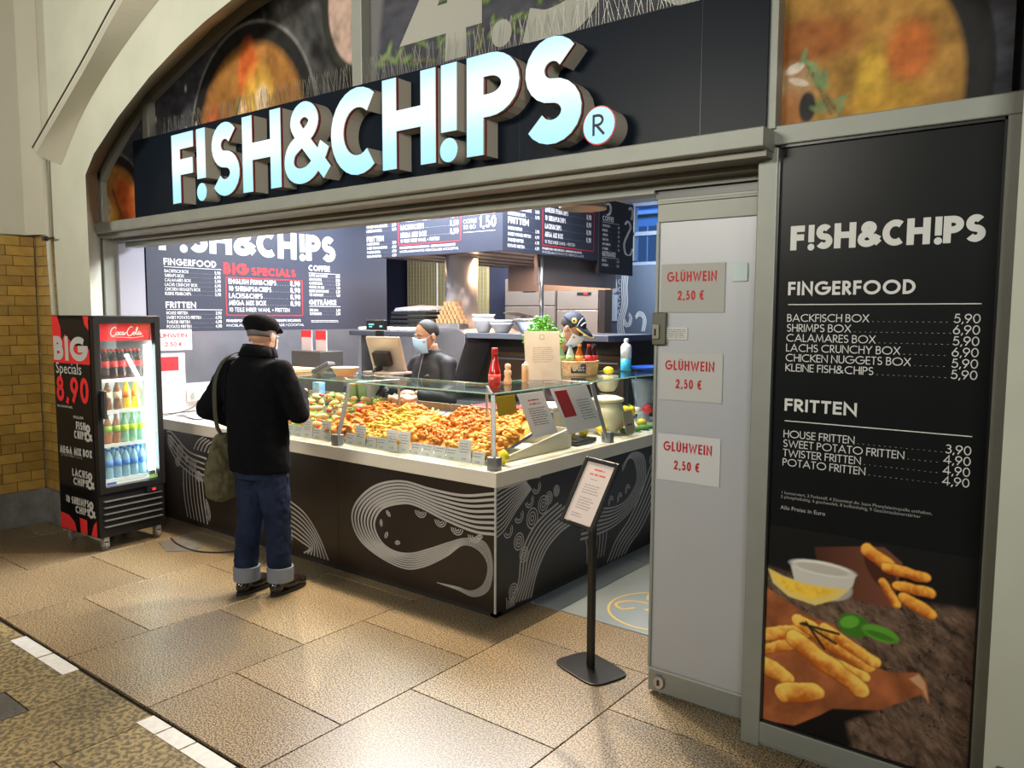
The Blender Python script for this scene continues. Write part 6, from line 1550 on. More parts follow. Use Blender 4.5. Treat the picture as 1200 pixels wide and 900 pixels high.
for k in range(5): MB().box(-.02, .002, .03, Wd - .03, .175 + k * .046, .181 + k * .046).build('grille_slat', M('slat_shine', (.30, .30, .30), .3, .6), co)
MB().box(-.02, .004, Wd - .15, Wd - .03, .375, .415).build('control_box', blackp, co)
MB().box(.004, .006, Wd - .11, Wd - .085, .385, .40).build('red_display', M('red_glow'), co)
for dx in (-.50, -.05):
    for dy in (.05, Wd - .05):
        f = MB().box(dx - .02, dx + .02, dy - .018, dy + .018, .07, .10).box(dx - .025, dx + .015, dy - .022, dy - .016, .03, .085).box(dx - .025, dx + .015, dy + .016, dy + .022, .03, .085).build('castor', M('castor_zinc', (.38, .37, .35), .4, .6), co)
        MB().tube([(dx - .01, dy - .013, .033), (dx - .01, dy + .013, .033)], .033, 18).build('wheel', M('wheel_rubber', (.16, .15, .14), .6), f)
# graphics on the side facing the hall
mp = lambda a, b: (a, -.0015, b)
mbw, mbr = MB(), MB()
def blob(mb, pts): mb.poly([mp(*p) for p in pts])
for q in ([(-.56, 1.68), (-.48, 1.68), (-.44, 1.60), (-.43, 1.50), (-.56, 1.42)], [(-.43, 1.50), (-.38, 1.55), (-.26, 1.47), (-.10, 1.46), (-.06, 1.45), (-.06, 1.34), (-.56, 1.34), (-.56, 1.42)], [(-.13, 1.68), (-.06, 1.68), (-.06, 1.58), (-.11, 1.62)]): blob(mbr, q); mbr.build('red_print', redprint, co, label='red graphic shape'); mbr = MB()
for q in ([(-.56, .105), (-.34, .105), (-.36, .17), (-.44, .215), (-.56, .225)], [(-.28, .105), (-.19, .105), (-.19, .21), (-.29, .215)], [(-.14, .105), (-.06, .105), (-.06, .22), (-.10, .19)]): blob(mbr, q); mbr.build('red_print', redprint, co, label='red graphic shape'); mbr = MB()
mp = plane_y(-.003)
text(mbw, 'BIG', -.545, 1.36, .175, .27, mp, width=.46)
font_text('Specials', .115, -.53, 1.265, mp, co, 'lettering', offwhite)
mb = MB(); text(mb, '8,90', -.53, 1.06, .185, .19, mp, width=.44); mb.build('price_lettering', redprint, co, label='large red price 8,90')
text(mbw, 'HOUSE DIPS INKL.', -.53, 1.015, .016, .2, mp, width=.22)
def combo(y, l1, l2, w1, w2, h=.055):
    x = -.14 - max(w1, w2)
    text(mbw, l1, -.15 - w1, y + h * 1.15, h, .24, mp, width=w1); text(mbw, l2, -.15 - w2, y, h, .24, mp, width=w2)
    text(mbw, '&', -.165, y - .012, .125, .17, mp, width=.105)
text(mbw, 'ENGLISH', -.31, .945, .020, .2, mp, width=.13); combo(.80, 'FISH', 'CHIPS', .13, .16, .058)
text(mbw, 'MEGA MIX BOX', -.52, .675, .055, .24, mp, width=.44); text(mbw, '10 TEILE IHRER WAHL', -.51, .655, .014, .1, mp, width=.30)
combo(.455, 'LACHS', 'CHIPS', .21, .20, .055); combo(.245, '10 SHRIMPS', 'CHIPS', .32, .19, .055)
mbw.build('lettering', M('cooler_lettering', (.48, .48, .46), .5), co, label='white lettering on the side')
co.location = (-5.60, 2.50, 0); co.rotation_euler = (0, 0, R(4.2))
CM = Matrix.Translation((-5.60, 2.50, 0)) @ Matrix.Rotation(R(4.2), 4, 'Z')
brown = (.16, .035, .015); rows = [
 (1.226, [((.55,.03,.03),(.05,.01,.008),(.62,.02,.02),'dark cola bottle with a red cap')] * 6),
 (1.001, [((.75,.25,.05),(.28,.10,.04),(.72,.62,.40),'brown lemonade bottle with a pale label')] * 3 + [((.75,.2,.03),(.95,.72,.02),(.75,.20,.03),'bright yellow orangeade bottle')] * 2),
 (.756, [((.80,.22,.12),(.50,.17,.05),(.30,.50,.08),'iced tea bottle with a salmon cap')] * 3 + [((.15,.5,.1),(.35,.62,.45),(.55,.75,.05),'clear green lime soda bottle')] * 3),
 (.501, [((.10,.45,.12),(.5,.75,.75),(.45,.65,.15),'water bottle with a green cap')] * 1 + [((.02,.20,.62),(.45,.72,.85),(.08,.25,.65),'water bottle with a blue cap')] * 5)]
shn = ['top', 'second', 'third', 'bottom']
first = {}
for ri, (z, lst) in enumerate(rows):
    nb = len(lst)
    for i, (cc, lc, lb, lab) in enumerate(lst):
        y = .075 + i * (.315 / 5 if nb == 6 else .315 / 4.4)
        key = lab
        lb_ = '%s, %s shelf, %s from the handle' % (lab, shn[ri], coln[i])
        if key not in first: first[key] = bottle(0, 0, 0, .215, .029, cc, lc, lb, lb_, gp, clear_=.55, local=True); o = first[key]
        else: o = dup(first[key], label=lb_)
        o.location = CM @ Vector((-.12, y, z)); o.rotation_euler = (0, 0, R(4.2))
        # the one standing behind it
        if ri in (0, 3):
            o2 = dup(first[key], label='%s, rear row, %s shelf, %s from the handle' % (lab, shn[ri], coln[i])); o2.location = CM @ Vector((-.19, y + .008, z)); o2.rotation_euler = (0, 0, R(4.2))
l = D.lights.new('cooler_tube', 'AREA'); l.shape = 'RECTANGLE'; l.size = .03; l.size_y = .9; l.energy = 5; l.color = (.85, 1, .98)
o = D.objects.new('cooler_tube', l); COL.objects.link(o); o.location = CM @ Vector((-.10, Wd - .10, 1.0))
o.rotation_euler = (Vector((-.5, -1, 0))).to_track_quat('-Z', 'Z').to_euler()
# cable and flat cover on the floor beside it
thing(MB().tube([p for p in smooth_pts([(-5.55, 2.98, .006), (-5.35, 2.93, .006), (-5.12, 2.93, .006), (-4.95, 3.02, .006), (-4.88, 3.16, .006), (-4.9, 3.27, .006)], 6)], .006, 6), 'power_cable', blackp, 'black cable curving over the floor from cooler to counter', 'cable', smooth=True)
thing(MB().prism([(-5.55, 2.88, .0), (-5.28, 2.80, .0), (-5.14, 2.92, .0), (-5.20, 3.03, .0), (-5.52, 3.12, .0)], [(-5.55, 2.88, .004), (-5.28, 2.80, .004), (-5.14, 2.92, .004), (-5.20, 3.03, .004), (-5.52, 3.12, .004)]), 'floor_mat', M('mat_grey', (.15, .14, .13), .5, nz=(15, .2)), 'grey flat mat on the floor beside the cooler', 'mat')

# ================================================================== SIGN STAND
ss = top('sign_stand', (-1.905, 3.10, 0), 'black floor stand with a tilted framed notice in front of the counter corner', 'sign stand', local=True)
mb = MB(); pts = []
for k in range(40):
    t_ = 2 * PI * k / 40; e = .45
    pts.append((.165 * math.copysign(abs(math.cos(t_)) ** e, math.cos(t_)), .118 * math.copysign(abs(math.sin(t_)) ** e, math.sin(t_))))
mb.prism([(a, b, 0) for a, b in pts], [(a, b, .009) for a, b in pts]); mb.build('base_plate', M('stand_black', (.022, .020, .019), .28, .3), ss, bevel=.003)
MB().box(-.020, .020, -.012, .012, .009, .80).build('pole', M('stand_pole', (.010, .010, .010), .35), ss, bevel=.004)
xf = Matrix.Translation((0, -.02, .865)) @ Matrix.Rotation(R(-28.5), 4, 'X')
h = MB(xf).box(-.118, .118, .0, .012, -.165, .165).build('sign_back', blackp, ss, bevel=.003)
fm = M('snap_frame', (.05, .05, .05), .25, .7)
for a, b, c, d_ in ((-.122, -.100, -.170, .170), (.100, .122, -.170, .170), (-.10, .10, -.170, -.148), (-.10, .10, .148, .170)): MB(xf).box(a, b, -.010, .002, c, d_).build('snap_frame', fm, h, bevel=.004)
MB(xf).box(-.10, .10, -.003, -.001, -.148, .148).build('notice_sheet', M('notice_sheet', (.62, .54, .52), .35), h)
mb = MB(xf); f = lambda a, b: (a, -.0036, b); fake_lines(mb, -.055, .065, .035, .006, 4, .013, f, 21, .3); fake_lines(mb, -.055, .07, -.030, .006, 5, .013, f, 22, .3); fake_lines(mb, -.065, .03, -.11, .006, 2, .012, f, 23, .3); fake_lines(mb, -.03, .03, .065, .006, 1, .01, f, 24)
mb.build('print_lines', inkgrey, h)
mb = MB(xf); fake_lines(mb, -.030, .050, .112, .014, 1, .02, f, 25, .1); fake_lines(mb, -.050, .070, .088, .014, 1, .02, f, 26, .05); mb.build('title_lines', M('title_red', (.60, .10, .08), .5), h)
ss.rotation_euler = (0, 0, R(-19))

# ================================================================== PEOPLE
def head_parts(mb, H):
    mb.xf = H
    mb.ell((0, -.012, .035), (.076, .097, .090), 24, 16)
    mb.ell((0, .018, -.030), (.064, .074, .088), 20, 14)
    mb.ell((0, .030, -.082), (.046, .052, .040), 16, 10)
    mb.ell((0, .075, .022), (.050, .022, .012), 14, 8)       # brow ridge
    mb.tube([(0, .085, .008), (0, .100, -.020), (0, .108, -.040)], [.009, .012, .015], 10)
    mb.ell((.012, .096, -.044), (.009, .010, .008), 8, 6); mb.ell((-.012, .096, -.044), (.009, .010, .008), 8, 6)
    mb.ell((0, .088, -.072), (.024, .010, .006), 12, 6); mb.ell((0, .086, -.083), (.020, .010, .006), 12, 6)
    for s in (1, -1):
        mb.ell((.046 * s, .062, -.030), (.020, .020, .018), 10, 8)
        mb.ell((.080 * s, -.012, -.008), (.008, .019, .032), 12, 8, Matrix.Rotation(-.25 * s, 3, 'Z'))
    mb.xf = None
def hand(mb, Hm, side, curl=.5):
    """palm plus five fingers; local y = finger direction, z = back of hand, side=+1 thumb at +x"""
    mb.xf = Hm
    mb.ell((0, .045, 0), (.040, .050, .016), 14, 8)
    for i, (x, L_) in enumerate(((.030, .068), (.010, .078), (-.011, .072), (-.030, .056))):
        x *= side; c = curl
        p0 = Vector((x * .9, .075, 0)); a1 = c * .7; p1 = p0 + Vector((x * .08, math.cos(a1), -math.sin(a1))) * L_ * .45
        a2 = c * 1.7; p2 = p1 + Vector((0, math.cos(a2), -math.sin(a2))) * L_ * .32; a3 = c * 2.5; p3 = p2 + Vector((0, math.cos(a3), -math.sin(a3))) * L_ * .25
        mb.tube([p0, p1, p2, p3], [.0095, .009, .0082, .0072], 8)
    mb.tube([(.028 * side, .015, -.004), (.050 * side, .040, -.012), (.058 * side, .068, -.016), (.055 * side, .090, -.020)], [.013, .012, .0105, .009], 8)
    mb.xf = None
def look(p, d, up=(0, 0, 1)):
    """matrix at p whose y points along d"""
    y = Vector(d).normalized(); x = y.cross(Vector(up)).normalized(); z = x.cross(y)
    m = Matrix((( x.x, y.x, z.x, p[0]), (x.y, y.y, z.y, p[1]), (x.z, y.z, z.z, p[2]), (0, 0, 0, 1)))
    return m
def eyes(H, parent, open_=True):
    for s in (1, -1):
        o = MB(H).ell((.031 * s, .078, .004), (.0135, .012, .0085 if open_ else .004), 14, 8).build('eye', M('eye_white', (.55, .52, .50), .2), parent, smooth=True)
        MB(H).ell((.031 * s, .0885, .002), (.006, .003, .006), 10, 6).build('iris', M('iris_dark', (.02, .012, .01), .1), o, smooth=True)
        MB(H).tube([(.012 * s, .092, .026), (.030 * s, .094, .032), (.050 * s, .078, .026)], [.0035, .0045, .003], 6).build('eyebrow', hairm, parent, smooth=True)
        MB(H).tube([(.017 * s, .089, .010), (.031 * s, .0925, .0145), (.046 * s, .083, .009)], .0032, 6).build('eyelid', skin2, parent, smooth=True)
def face_mask(H, mat, parent):
    mb = MB(H); vs = []; fs = []; NA, NZ = 20, 12
    for j in range(NZ + 1):
        z = -.006 - .118 * j / NZ; f = j / NZ
        for i in range(NA + 1):
            a = R(-66 + 132 * i / NA)
            bul = .014 * math.cos(a) * math.sin(PI * min(1, f * .95 + .1)) + .0022 * (1 if j % 2 else -1) * (0 < j < NZ) * math.cos(a)
            rx = .074 - .020 * f ** 2; ry = .098 + bul - .030 * f ** 3
            nose = .018 * math.exp(-(a / .28) ** 2) * (1 - f) ** 1.2
            vs.append((rx * math.sin(a), .012 + (ry + nose) * math.cos(a) - .004, z + .022 * (1 - f) * math.exp(-(a / .35) ** 2)))
    for j in range(NZ):
        for i in range(NA): b = j * (NA + 1) + i; fs.append((b, b + 1, b + NA + 2, b + NA + 1))
    mb.add(vs, fs); o = mb.build('face_mask', mat, parent, smooth=True)
    sl = o.modifiers.new('thick', 'SOLIDIFY'); sl.thickness = .002
    for s in (1, -1):
        MB(H).tube([(.067 * s, .050, -.012), (.078 * s, .015, .010), (.084 * s, -.018, .018), (.085 * s, -.030, -.005), (.080 * s, -.018, -.038), (.060 * s, .035, -.100)], .0018, 5).build('ear_loop', maskw, o)
    return o
def hair_cap(H, parent, mat, z_hair=.02, front=.2, thick=.006, bald=False):
    mb = MB(H); vs = []; fs = []; NA, NZ = 40, 12
    for j in range(NZ + 1):
        for i in range(NA):
            a = 2 * PI * i / NA; fr_ = math.cos(a - PI / 2)         # 1 = face side
            zlow = -.45 if fr_ < .1 else -.45 + (fr_ - .1) / .9 * 1.35
            if bald: top_ = .55 if fr_ < .2 else .25
            else: top_ = 1.5708
            lo = max(-.7, zlow); hi = max(lo + .02, top_)
            e = lo + (hi - lo) * j / NZ
            r_ = math.cos(e)
            vs.append(((.076 + thick) * r_ * math.cos(a), -.012 + (.097 + thick) * r_ * math.sin(a), .035 + (.090 + thick) * math.sin(e)))
    for j in range(NZ):
        for i in range(NA): fs.append((j * NA + i, j * NA + (i + 1) % NA, (j + 1) * NA + (i + 1) % NA, (j + 1) * NA + i))
    mb.add(vs, fs); o = mb.build('hair', mat, parent, smooth=True)
    sl = o.modifiers.new('thick', 'SOLIDIFY'); sl.thickness = .008
    return o

# ---- the customer, seen from behind -----------------------------------------
P = top('person', (0, 0, 0), 'person seen from behind in black coat, flat cap and cuffed jeans at the counter', 'person', local=True)
H = Matrix.Translation((.0, .045, 1.565)) @ Matrix.Rotation(R(12), 4, 'Z') @ Matrix.Rotation(R(-8), 4, 'X')
sh = {1: Vector((.185, .0, 1.375)), -1: Vector((-.19, -.01, 1.375))}
el = {1: Vector((.24, .085, 1.115)), -1: Vector((-.30, -.13, 1.13))}
wr = {1: Vector((.08, .27, 1.20)), -1: Vector((-.22, .08, 1.02))}
b = MB(); head_parts(b, H)
b.tube([(0, .02, 1.50), (0, .0, 1.42), (0, -.01, 1.34)], [.056, .060, .075], 14)
b.rings([(0, 0, .86, .14, .10), (0, 0, .98, .145, .105), (0, 0, 1.12, .15, .11), (0, 0, 1.25, .165, .11), (0, 0, 1.36, .15, .09), (0, -.005, 1.41, .07, .06)])
for s in (1, -1):
    b.tube([sh[s], (sh[s] + el[s]) / 2, el[s]], [.052, .046, .040], 12); b.tube([el[s], (el[s] + wr[s]) / 2, wr[s]], [.040, .034, .026], 12)
    hand(b, look(wr[s], (wr[s] - el[s])), -s, .6)
    X, Y = {1: (.10, .05), -1: (-.085, -.045)}[s]
    b.tube([(.080 * s, 0, .88), (.085 * s, .01, .72), (X * .95, Y * .4 + .02, .50), (X, Y * .8, .30), (X, Y, .10)], [.075, .070, .050, .046, .036], 12)
o = b.build('body', skin1, P, smooth=True); remesh(o, .0065, 2)
j = MB()
j.rings([(0, 0, .765, .195, .155), (0, 0, .80, .198, .158), (0, -.005, .95, .198, .155), (0, -.012, 1.10, .205, .158), (0, -.018, 1.25, .215, .155), (0, -.02, 1.34, .205, .135), (0, -.018, 1.40, .165, .110), (0, -.008, 1.45, .10, .088), (0, .005, 1.48, .080, .080)], 30)
for s in (1, -1):
    j.ell(sh[s] + Vector((0, -.01, -.005)), (.085, .085, .072), 16, 10)
    m1 = (sh[s] + el[s]) / 2; m2 = (el[s] + wr[s]) / 2
    j.tube([sh[s], m1, el[s]], [.078, .074, .064], 16); j.ell(el[s], (.066, .066, .064), 14, 10); j.tube([el[s], m2, wr[s] + (wr[s] - el[s]).normalized() * .01], [.064, .058, .050], 16)
coat = M('black_wool', (.0030, .0032, .0045), 1, nz=(60, .3), bump=(180, .25, .003), spec=.12)
o = j.build('coat', coat, P, smooth=True); remesh(o, .009, 10, (.11, .022))
c = MB(); n = 26      # stand collar
a_ = [(.088 * math.cos(2 * PI * k / n), .012 + .084 * math.sin(2 * PI * k / n), 1.44 + .01 * math.sin(2 * PI * k / n)) for k in range(n + 1)]
b_ = [(.094 * math.cos(2 * PI * k / n), .020 + .088 * math.sin(2 * PI * k / n), 1.505 - .02 * math.sin(2 * PI * k / n)) for k in range(n + 1)]
d_ = [(.115 * math.cos(2 * PI * k / n), .006 + .108 * math.sin(2 * PI * k / n), 1.445 - .01 * math.sin(2 * PI * k / n)) for k in range(n + 1)]
c.strip(a_, b_).strip(b_, d_); o = c.build('collar', coat, P, smooth=True); sl = o.modifiers.new('t', 'SOLIDIFY'); sl.thickness = .006
jeans = M('jeans_blue', (.009, .015, .037), .9, nz=(9, .4), bump=(140, .35, .003), spec=.2)
q = MB(); q.rings([(0, 0, .72, .155, .125), (0, 0, .80, .165, .128), (0, 0, .90, .16, .12)], 24)
fx_ = {1: (.10, .05), -1: (-.085, -.045)}
for s in (1, -1):
    X, Y = fx_[s]
    q.tube([(.080 * s, 0, .86), (.085 * s, .01, .72), (X * .95, Y * .4 + .02, .50), (X, Y * .8, .30), (X, Y, .155)], [.102, .100, .080, .074, .070], 18)
o = q.build('jeans', jeans, P, smooth=True); remesh(o, .008, 2, (.06, .024))
cuffm = M('jeans_cuff', (.17, .19, .23), .85, bump=(140, .3, .003))
leather = M('shoe_leather', (.018, .013, .010), .22, coat=.4)
for s in (1, -1):
    X, Y = fx_[s]
    MB().lathe([(.066, 0), (.079, .0), (.080, .085), (.074, .090), (.066, .085)], X, Y, .085, 22).build('cuff', cuffm, P, smooth=False)
    sp_ = MB().ell((X, Y - .01, .085), (.040, .055, .055), 14, 10); sp_.ell((X, Y + .08, .052), (.046, .10, .045), 16, 10); sp_.ell((X, Y + .15, .042), (.045, .055, .034), 14, 8); sp_.ell((X, Y - .03, .05), (.038, .05, .05), 12, 8)
    sp_.tube([(X, Y, .08), (X, Y, .15)], .045, 12)
    o = sp_.build('shoe', leather, P, smooth=True); remesh(o, .006, 2)
    so_ = [(X + (.047 - .006 * math.cos(2 * PI * k / 28 - PI / 2 + PI)) * math.cos(2 * PI * k / 28), Y + .062 + .143 * math.sin(2 * PI * k / 28)) for k in range(28)]
    MB().prism([(a, b, .001) for a, b in so_], [(a, b, .022) for a, b in so_]).build('sole', M('sole_black', (.01, .01, .01), .6), o)
    for k in range(4): MB().tube([(X - .022, Y + .055 + k * .022, .103 - k * .007), (X, Y + .058 + k * .022, .108 - k * .007), (X + .022, Y + .055 + k * .022, .103 - k * .007)], .0028, 5).build('lace', blackp, o)
# flat cap, hair, glasses arm
H2 = H
capm = M('cap_tweed', (.004, .004, .005), 1, nz=(90, .5), bump=(200, .5, .003), spec=.15)
cp = MB(H2); cp.ell((0, -.020, .072), (.100, .124, .060), 26, 14, Matrix.Rotation(-.10, 3, 'X')); cp.ell((0, .055, .060), (.078, .070, .034), 20, 10, Matrix.Rotation(-.25, 3, 'X')); cp.ell((0, -.05, .05), (.084, .070, .045), 18, 10)
o = cp.build('flat_cap', capm, P, smooth=True); remesh(o, .007, 3)
pk = MB(H2); n = 16
a_ = [(.070 * math.cos(PI * k / n), .062 + .030 * math.sin(PI * k / n), .058) for k in range(n + 1)]; b_ = [(.072 * math.cos(PI * k / n), .075 + .070 * math.sin(PI * k / n), .040 - .006 * math.sin(PI * k / n)) for k in range(n + 1)]
pk.strip(a_, b_); q_ = pk.build('peak', capm, o, smooth=True); sl = q_.modifiers.new('t', 'SOLIDIFY'); sl.thickness = .008
o = hair_cap(H2, P, hairgrey, thick=.003)
eyes(H2, P)
MB(H2).tube([(.080, -.02, .008), (.076, .05, .006), (.058, .095, .004)], .0022, 5).tube([(-.080, -.02, .008), (-.076, .05, .006), (-.058, .095, .004)], .0022, 5).tube([(.058, .096, .004), (.05, .102, -.016), (.02, .106, -.014), (.016, .108, .006), (0, .112, .006), (-.016, .108, .006), (-.02, .106, -.014), (-.05, .102, -.016), (-.058, .096, .004)], .002, 5).build('spectacles', steel, P)
face_mask(H2, maskw, P)
P.location = (-4.03, 2.735, 0); P.rotation_euler = (0, 0, R(8))
# shoulder bag, hanging on the left hip, strap over the left shoulder
BG = top('shoulder_bag', (0, 0, 0), 'slouchy olive green shoulder bag hanging at the left hip of the customer', 'bag', local=True)
olive = M('olive_canvas', (.075, .068, .035), .85, nz=(14, .3), bump=(160, .3, .003))
g = MB()
g.rings([(-.225, -.075, .575, .045, .075), (-.225, -.08, .60, .070, .120), (-.225, -.08, .70, .078, .135), (-.220, -.08, .82, .062, .120), (-.215, -.085, .92, .035, .085), (-.210, -.09, .98, .018, .045)], 24)
o = g.build('pouch', olive, BG, smooth=True); remesh(o, .009, 2, (.05, .030))
MB().box(-.308, -.296, -.15, -.02, .76, .82).build('pocket_band', M('strap_dark', (.03, .03, .018), .7), BG)
strap = smooth_pts([(-.210, -.10, .97), (-.165, -.17, 1.05), (-.140, -.200, 1.20), (-.135, -.190, 1.33), (-.135, -.12, 1.43), (-.135, -.02, 1.465), (-.14, .10, 1.40), (-.17, .175, 1.25), (-.20, .17, 1.08), (-.212, .02, .98), (-.21, -.08, .965)], 6)
mb = MB(); mb.strip([p + Vector((-.017, 0, 0)) for p in strap], [p + Vector((.017, 0, .004)) for p in strap]); o = mb.build('strap', M('strap_olive', (.035, .036, .022), .8), BG, smooth=True); sl = o.modifiers.new('t', 'SOLIDIFY'); sl.thickness = .004
BG.location = P.location; BG.rotation_euler = P.rotation_euler

# ---- employee behind the front display --------------------------------------
P1 = top('person', (0, 0, 0), 'person in black zip jacket and blue face mask standing behind the chips', 'person', local=True)
H = Matrix.Translation((.01, .05, 1.535)) @ Matrix.Rotation(R(-8), 4, 'Z') @ Matrix.Rotation(R(-10), 4, 'X')
sh = {1: Vector((.168, .0, 1.325)), -1: Vector((-.168, .0, 1.325))}
el = {1: Vector((.235, .10, 1.06)), -1: Vector((-.245, .05, 1.06))}
wr = {1: Vector((.16, .33, 1.13)), -1: Vector((-.06, .235, 1.105))}
b = MB(); head_parts(b, H)
b.tube([(0, .02, 1.47), (0, .0, 1.38), (0, -.01, 1.30)], [.057, .062, .08], 14)
b.rings([(0, 0, .82, .15, .11), (0, 0, .98, .15, .11), (0, 0, 1.12, .155, .115), (0, 0, 1.22, .165, .11), (0, 0, 1.32, .15, .09), (0, -.005, 1.38, .07, .06)])
for s in (1, -1):
    b.tube([sh[s], (sh[s] + el[s]) / 2, el[s]], [.050, .045, .040], 12); b.tube([el[s], (el[s] + wr[s]) / 2, wr[s]], [.040, .034, .027], 12)
    b.tube([(.085 * s, .0, .86), (.088 * s, .01, .68), (.09 * s, .015, .48), (.09 * s, -.01, .26), (.09 * s, -.02, .06)], [.085, .078, .055, .050, .038], 12)
hand(b, look(wr[-1], (wr[-1] - el[-1]), (0, .5, 1)), 1, .75)
o = b.build('body', skin2, P1, smooth=True); remesh(o, .0055, 2)
g = MB(); hand(g, look(wr[1], (-.25, 1, .1)), -1, .5); g.tube([wr[1] - Vector((0, .03, .01)), wr[1] + Vector((0, .02, 0))], [.034, .030], 12); o = g.build('glove', M('glove_black', (.012, .012, .013), .3), P1, smooth=True); remesh(o, .005, 2)
j = MB()
j.rings([(0, 0, .80, .185, .145), (0, 0, .95, .185, .150), (0, 0, 1.08, .19, .155), (0, -.005, 1.20, .205, .148), (0, -.01, 1.30, .198, .125), (0, -.008, 1.36, .15, .098), (0, 0, 1.405, .085, .078), (0, .006, 1.435, .074, .072)], 30)
for s in (1, -1):
    j.ell(sh[s] + Vector((0, -.005, -.004)), (.070, .078, .066), 16, 10); j.tube([(0, -.01, 1.34), sh[s]], [.085, .066], 14); m1 = (sh[s] + el[s]) / 2; m2 = (el[s] + wr[s]) / 2
    j.tube([sh[s], m1, el[s]], [.068, .060, .052], 16); j.ell(el[s], (.060, .060, .058), 14, 10); j.tube([el[s], m2, el[s] + (wr[s] - el[s]) * .93], [.058, .050, .040], 16)
jk = M('zip_jacket', (.006, .006, .008), .6, nz=(9, .25), bump=(120, .15, .002))
o = j.build('jacket', jk, P1, smooth=True); remesh(o, .008, 14, (.11, .010))
MB().tube([(0, .079, 1.43), (0, .108, 1.35), (0, .142, 1.24), (0, .158, 1.12)], .0025, 6).build('zip', M('zip_grey', (.3, .3, .3), .4), o)
ribbon_mb = MB(); ribbon(ribbon_mb, [(-.115, 1.235), (-.10, 1.25), (-.085, 1.24), (-.07, 1.235)], .004, lambda a, z: (a, .139, z)); ribbon_mb.build('chest_mark', offwhite, o)
MB().rings([(0, 0, .46, .10, .09), (0, 0, .80, .17, .13)], 16).tube([(.09, 0, .5), (.09, -.01, .08)], [.09, .07], 12).tube([(-.09, 0, .5), (-.09, -.01, .08)], [.09, .07], 12).build('trousers', M('dark_trousers', (.015, .015, .02), .8), P1, smooth=True)
for s in (1, -1): MB().ell((.09 * s, .05, .04), (.045, .13, .04), 14, 8).build('shoe', blackp, P1, smooth=True)
hair_cap(H, P1, hairm, thick=.004)
eyes(H, P1, False); face_mask(H, maskm, P1)
P1.location = (-4.20, 4.42, 0); P1.rotation_euler = (0, 0, R(176))

# ---- cook bending over behind the menu card ---------------------------------
P2 = top('person', (0, 0, 0), 'person in dark baseball cap and white face mask bending down behind the bottle basket', 'person', local=True)
H = Matrix.Translation((0, .26, 1.595)) @ Matrix.Rotation(R(-32), 4, 'X')
b = MB(); head_parts(b, H)
b.tube([(0, .215, 1.52), (0, .12, 1.42), (0, .03, 1.33)], [.056, .060, .075], 14)
b.rings([(0, -.02, .82, .15, .11), (0, -.03, 1.0, .15, .11), (0, -.01, 1.15, .16, .115), (0, .02, 1.28, .155, .10), (0, .03, 1.34, .09, .07)])
sh = {1: Vector((.18, .02, 1.27)), -1: Vector((-.18, .02, 1.27))}; el = {1: Vector((.23, .16, 1.03)), -1: Vector((-.23, .16, 1.03))}; wr = {1: Vector((.12, .36, 1.02)), -1: Vector((-.12, .36, 1.02))}
for s in (1, -1):
    b.tube([sh[s], el[s]], [.050, .042], 12); b.tube([el[s], wr[s]], [.040, .027], 12); hand(b, look(wr[s], (wr[s] - el[s])), -s, .7)
    b.tube([(.085 * s, .0, .86), (.09 * s, .015, .48), (.09 * s, -.02, .06)], [.085, .055, .04], 12)
o = b.build('body', skin2, P2, smooth=True); remesh(o, .006, 2)
j = MB(); j.rings([(0, -.02, .78, .18, .14), (0, -.03, 1.0, .18, .14), (0, -.01, 1.15, .195, .145), (0, .01, 1.26, .185, .12), (0, .035, 1.34, .10, .085), (0, .075, 1.385, .078, .076), (0, .105, 1.415, .072, .070)], 28)
for s in (1, -1): j.ell(sh[s], (.072, .074, .064), 14, 10); j.tube([sh[s], el[s]], [.068, .058], 14); j.tube([el[s], el[s] + (wr[s] - el[s]) * .9], [.056, .040], 14)
o = j.build('work_shirt', M('maroon_shirt', (.035, .012, .012), .75), P2, smooth=True); remesh(o, .009, 12, (.10, .010))
MB().rings([(0, -.01, .46, .10, .09), (0, -.02, .80, .17, .13)], 16).tube([(.09, 0, .5), (.09, -.01, .08)], [.09, .07], 12).tube([(-.09, 0, .5), (-.09, -.01, .08)], [.09, .07], 12).build('trousers', M('dark_trousers'), P2, smooth=True)
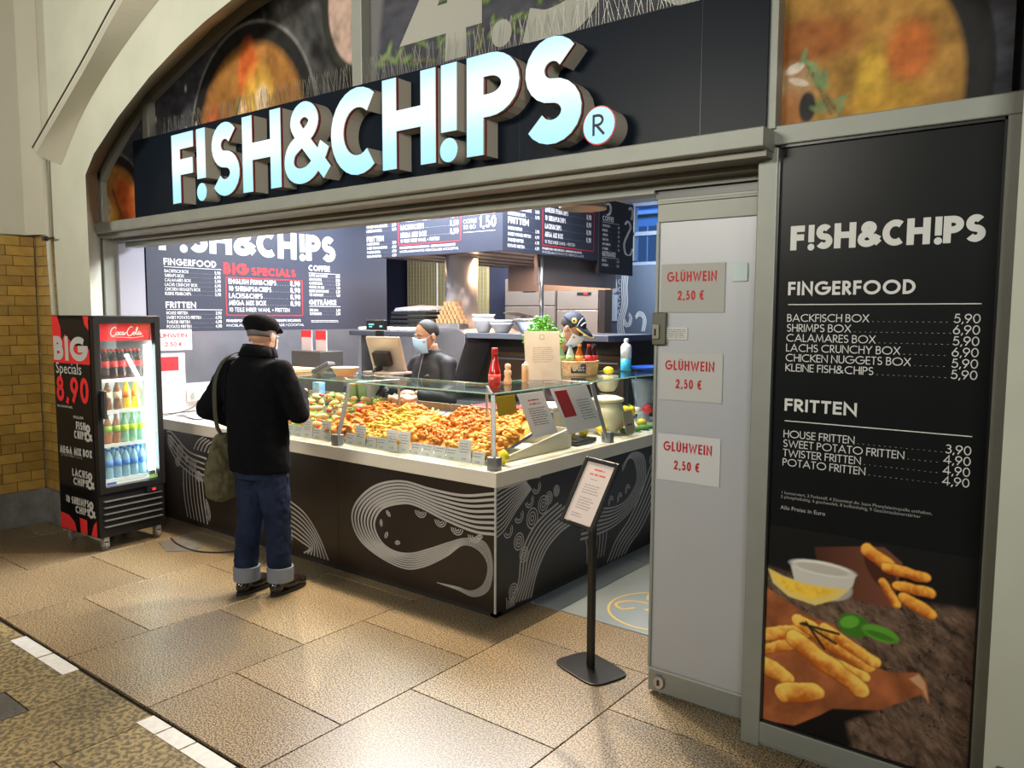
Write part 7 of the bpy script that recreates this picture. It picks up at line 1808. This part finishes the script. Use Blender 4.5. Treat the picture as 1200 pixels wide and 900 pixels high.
for s in (1, -1): MB().ell((.09 * s, .05, .04), (.045, .13, .04), 14, 8).build('shoe', blackp, P2, smooth=True)
hair_cap(H, P2, hairm, thick=.003); eyes(H, P2, False); face_mask(H, maskw, P2)
cm_ = M('cap_navy', (.025, .032, .055), .7, nz=(60, .2)); yl = M('cap_yellow', (.75, .62, .10), .6)
cp = MB(H); vs = []; fs = []; NA = 28
for jx in range(9):
    e = .22 + (PI / 2 - .22) * jx / 8
    for i in range(NA): a = 2 * PI * i / NA; vs.append((.087 * math.cos(e) * math.cos(a), -.010 + .108 * math.cos(e) * math.sin(a), .032 + .105 * math.sin(e)))
for jx in range(8):
    for i in range(NA): fs.append((jx * NA + i, jx * NA + (i + 1) % NA, (jx + 1) * NA + (i + 1) % NA, (jx + 1) * NA + i))
cp.add(vs, fs); o = cp.build('baseball_cap', cm_, P2, smooth=True); sl = o.modifiers.new('t', 'SOLIDIFY'); sl.thickness = .005
n = 18; a_ = [(.074 * math.cos(PI * k / n), .030 + .062 * math.sin(PI * k / n), .058) for k in range(n + 1)]; b_ = [(.078 * math.cos(PI * k / n), .060 + .120 * math.sin(PI * k / n), .046 - .012 * math.sin(PI * k / n)) for k in range(n + 1)]
pk = MB(H).strip(a_, b_); q_ = pk.build('peak', cm_, o, smooth=True); sl = q_.modifiers.new('t', 'SOLIDIFY'); sl.thickness = .005
MB(H).tube(b_, .006, 6).build('peak_trim', yl, q_)
MB(H).ell((.078, .012, .085), (.010, .024, .022), 12, 8).build('cap_badge', yl, o); MB(H).ell((.083, .012, .085), (.008, .012, .011), 10, 6).build('badge_centre', cm_, o)
MB(H).tube([(.080, .055, .060), (.066, .050, .105), (.03, .045, .130)], .0035, 5).build('cap_piping', M('pipe_white', (.6, .6, .6), .6), o)
MB(H).tube([(.060, .075, .075), (.045, .078, .10), (.02, .08, .108)], .006, 5).build('cap_stripe', M('pipe_white'), o)
P2.location = (-3.62, 5.09, 0); P2.rotation_euler = (0, 0, R(-82))
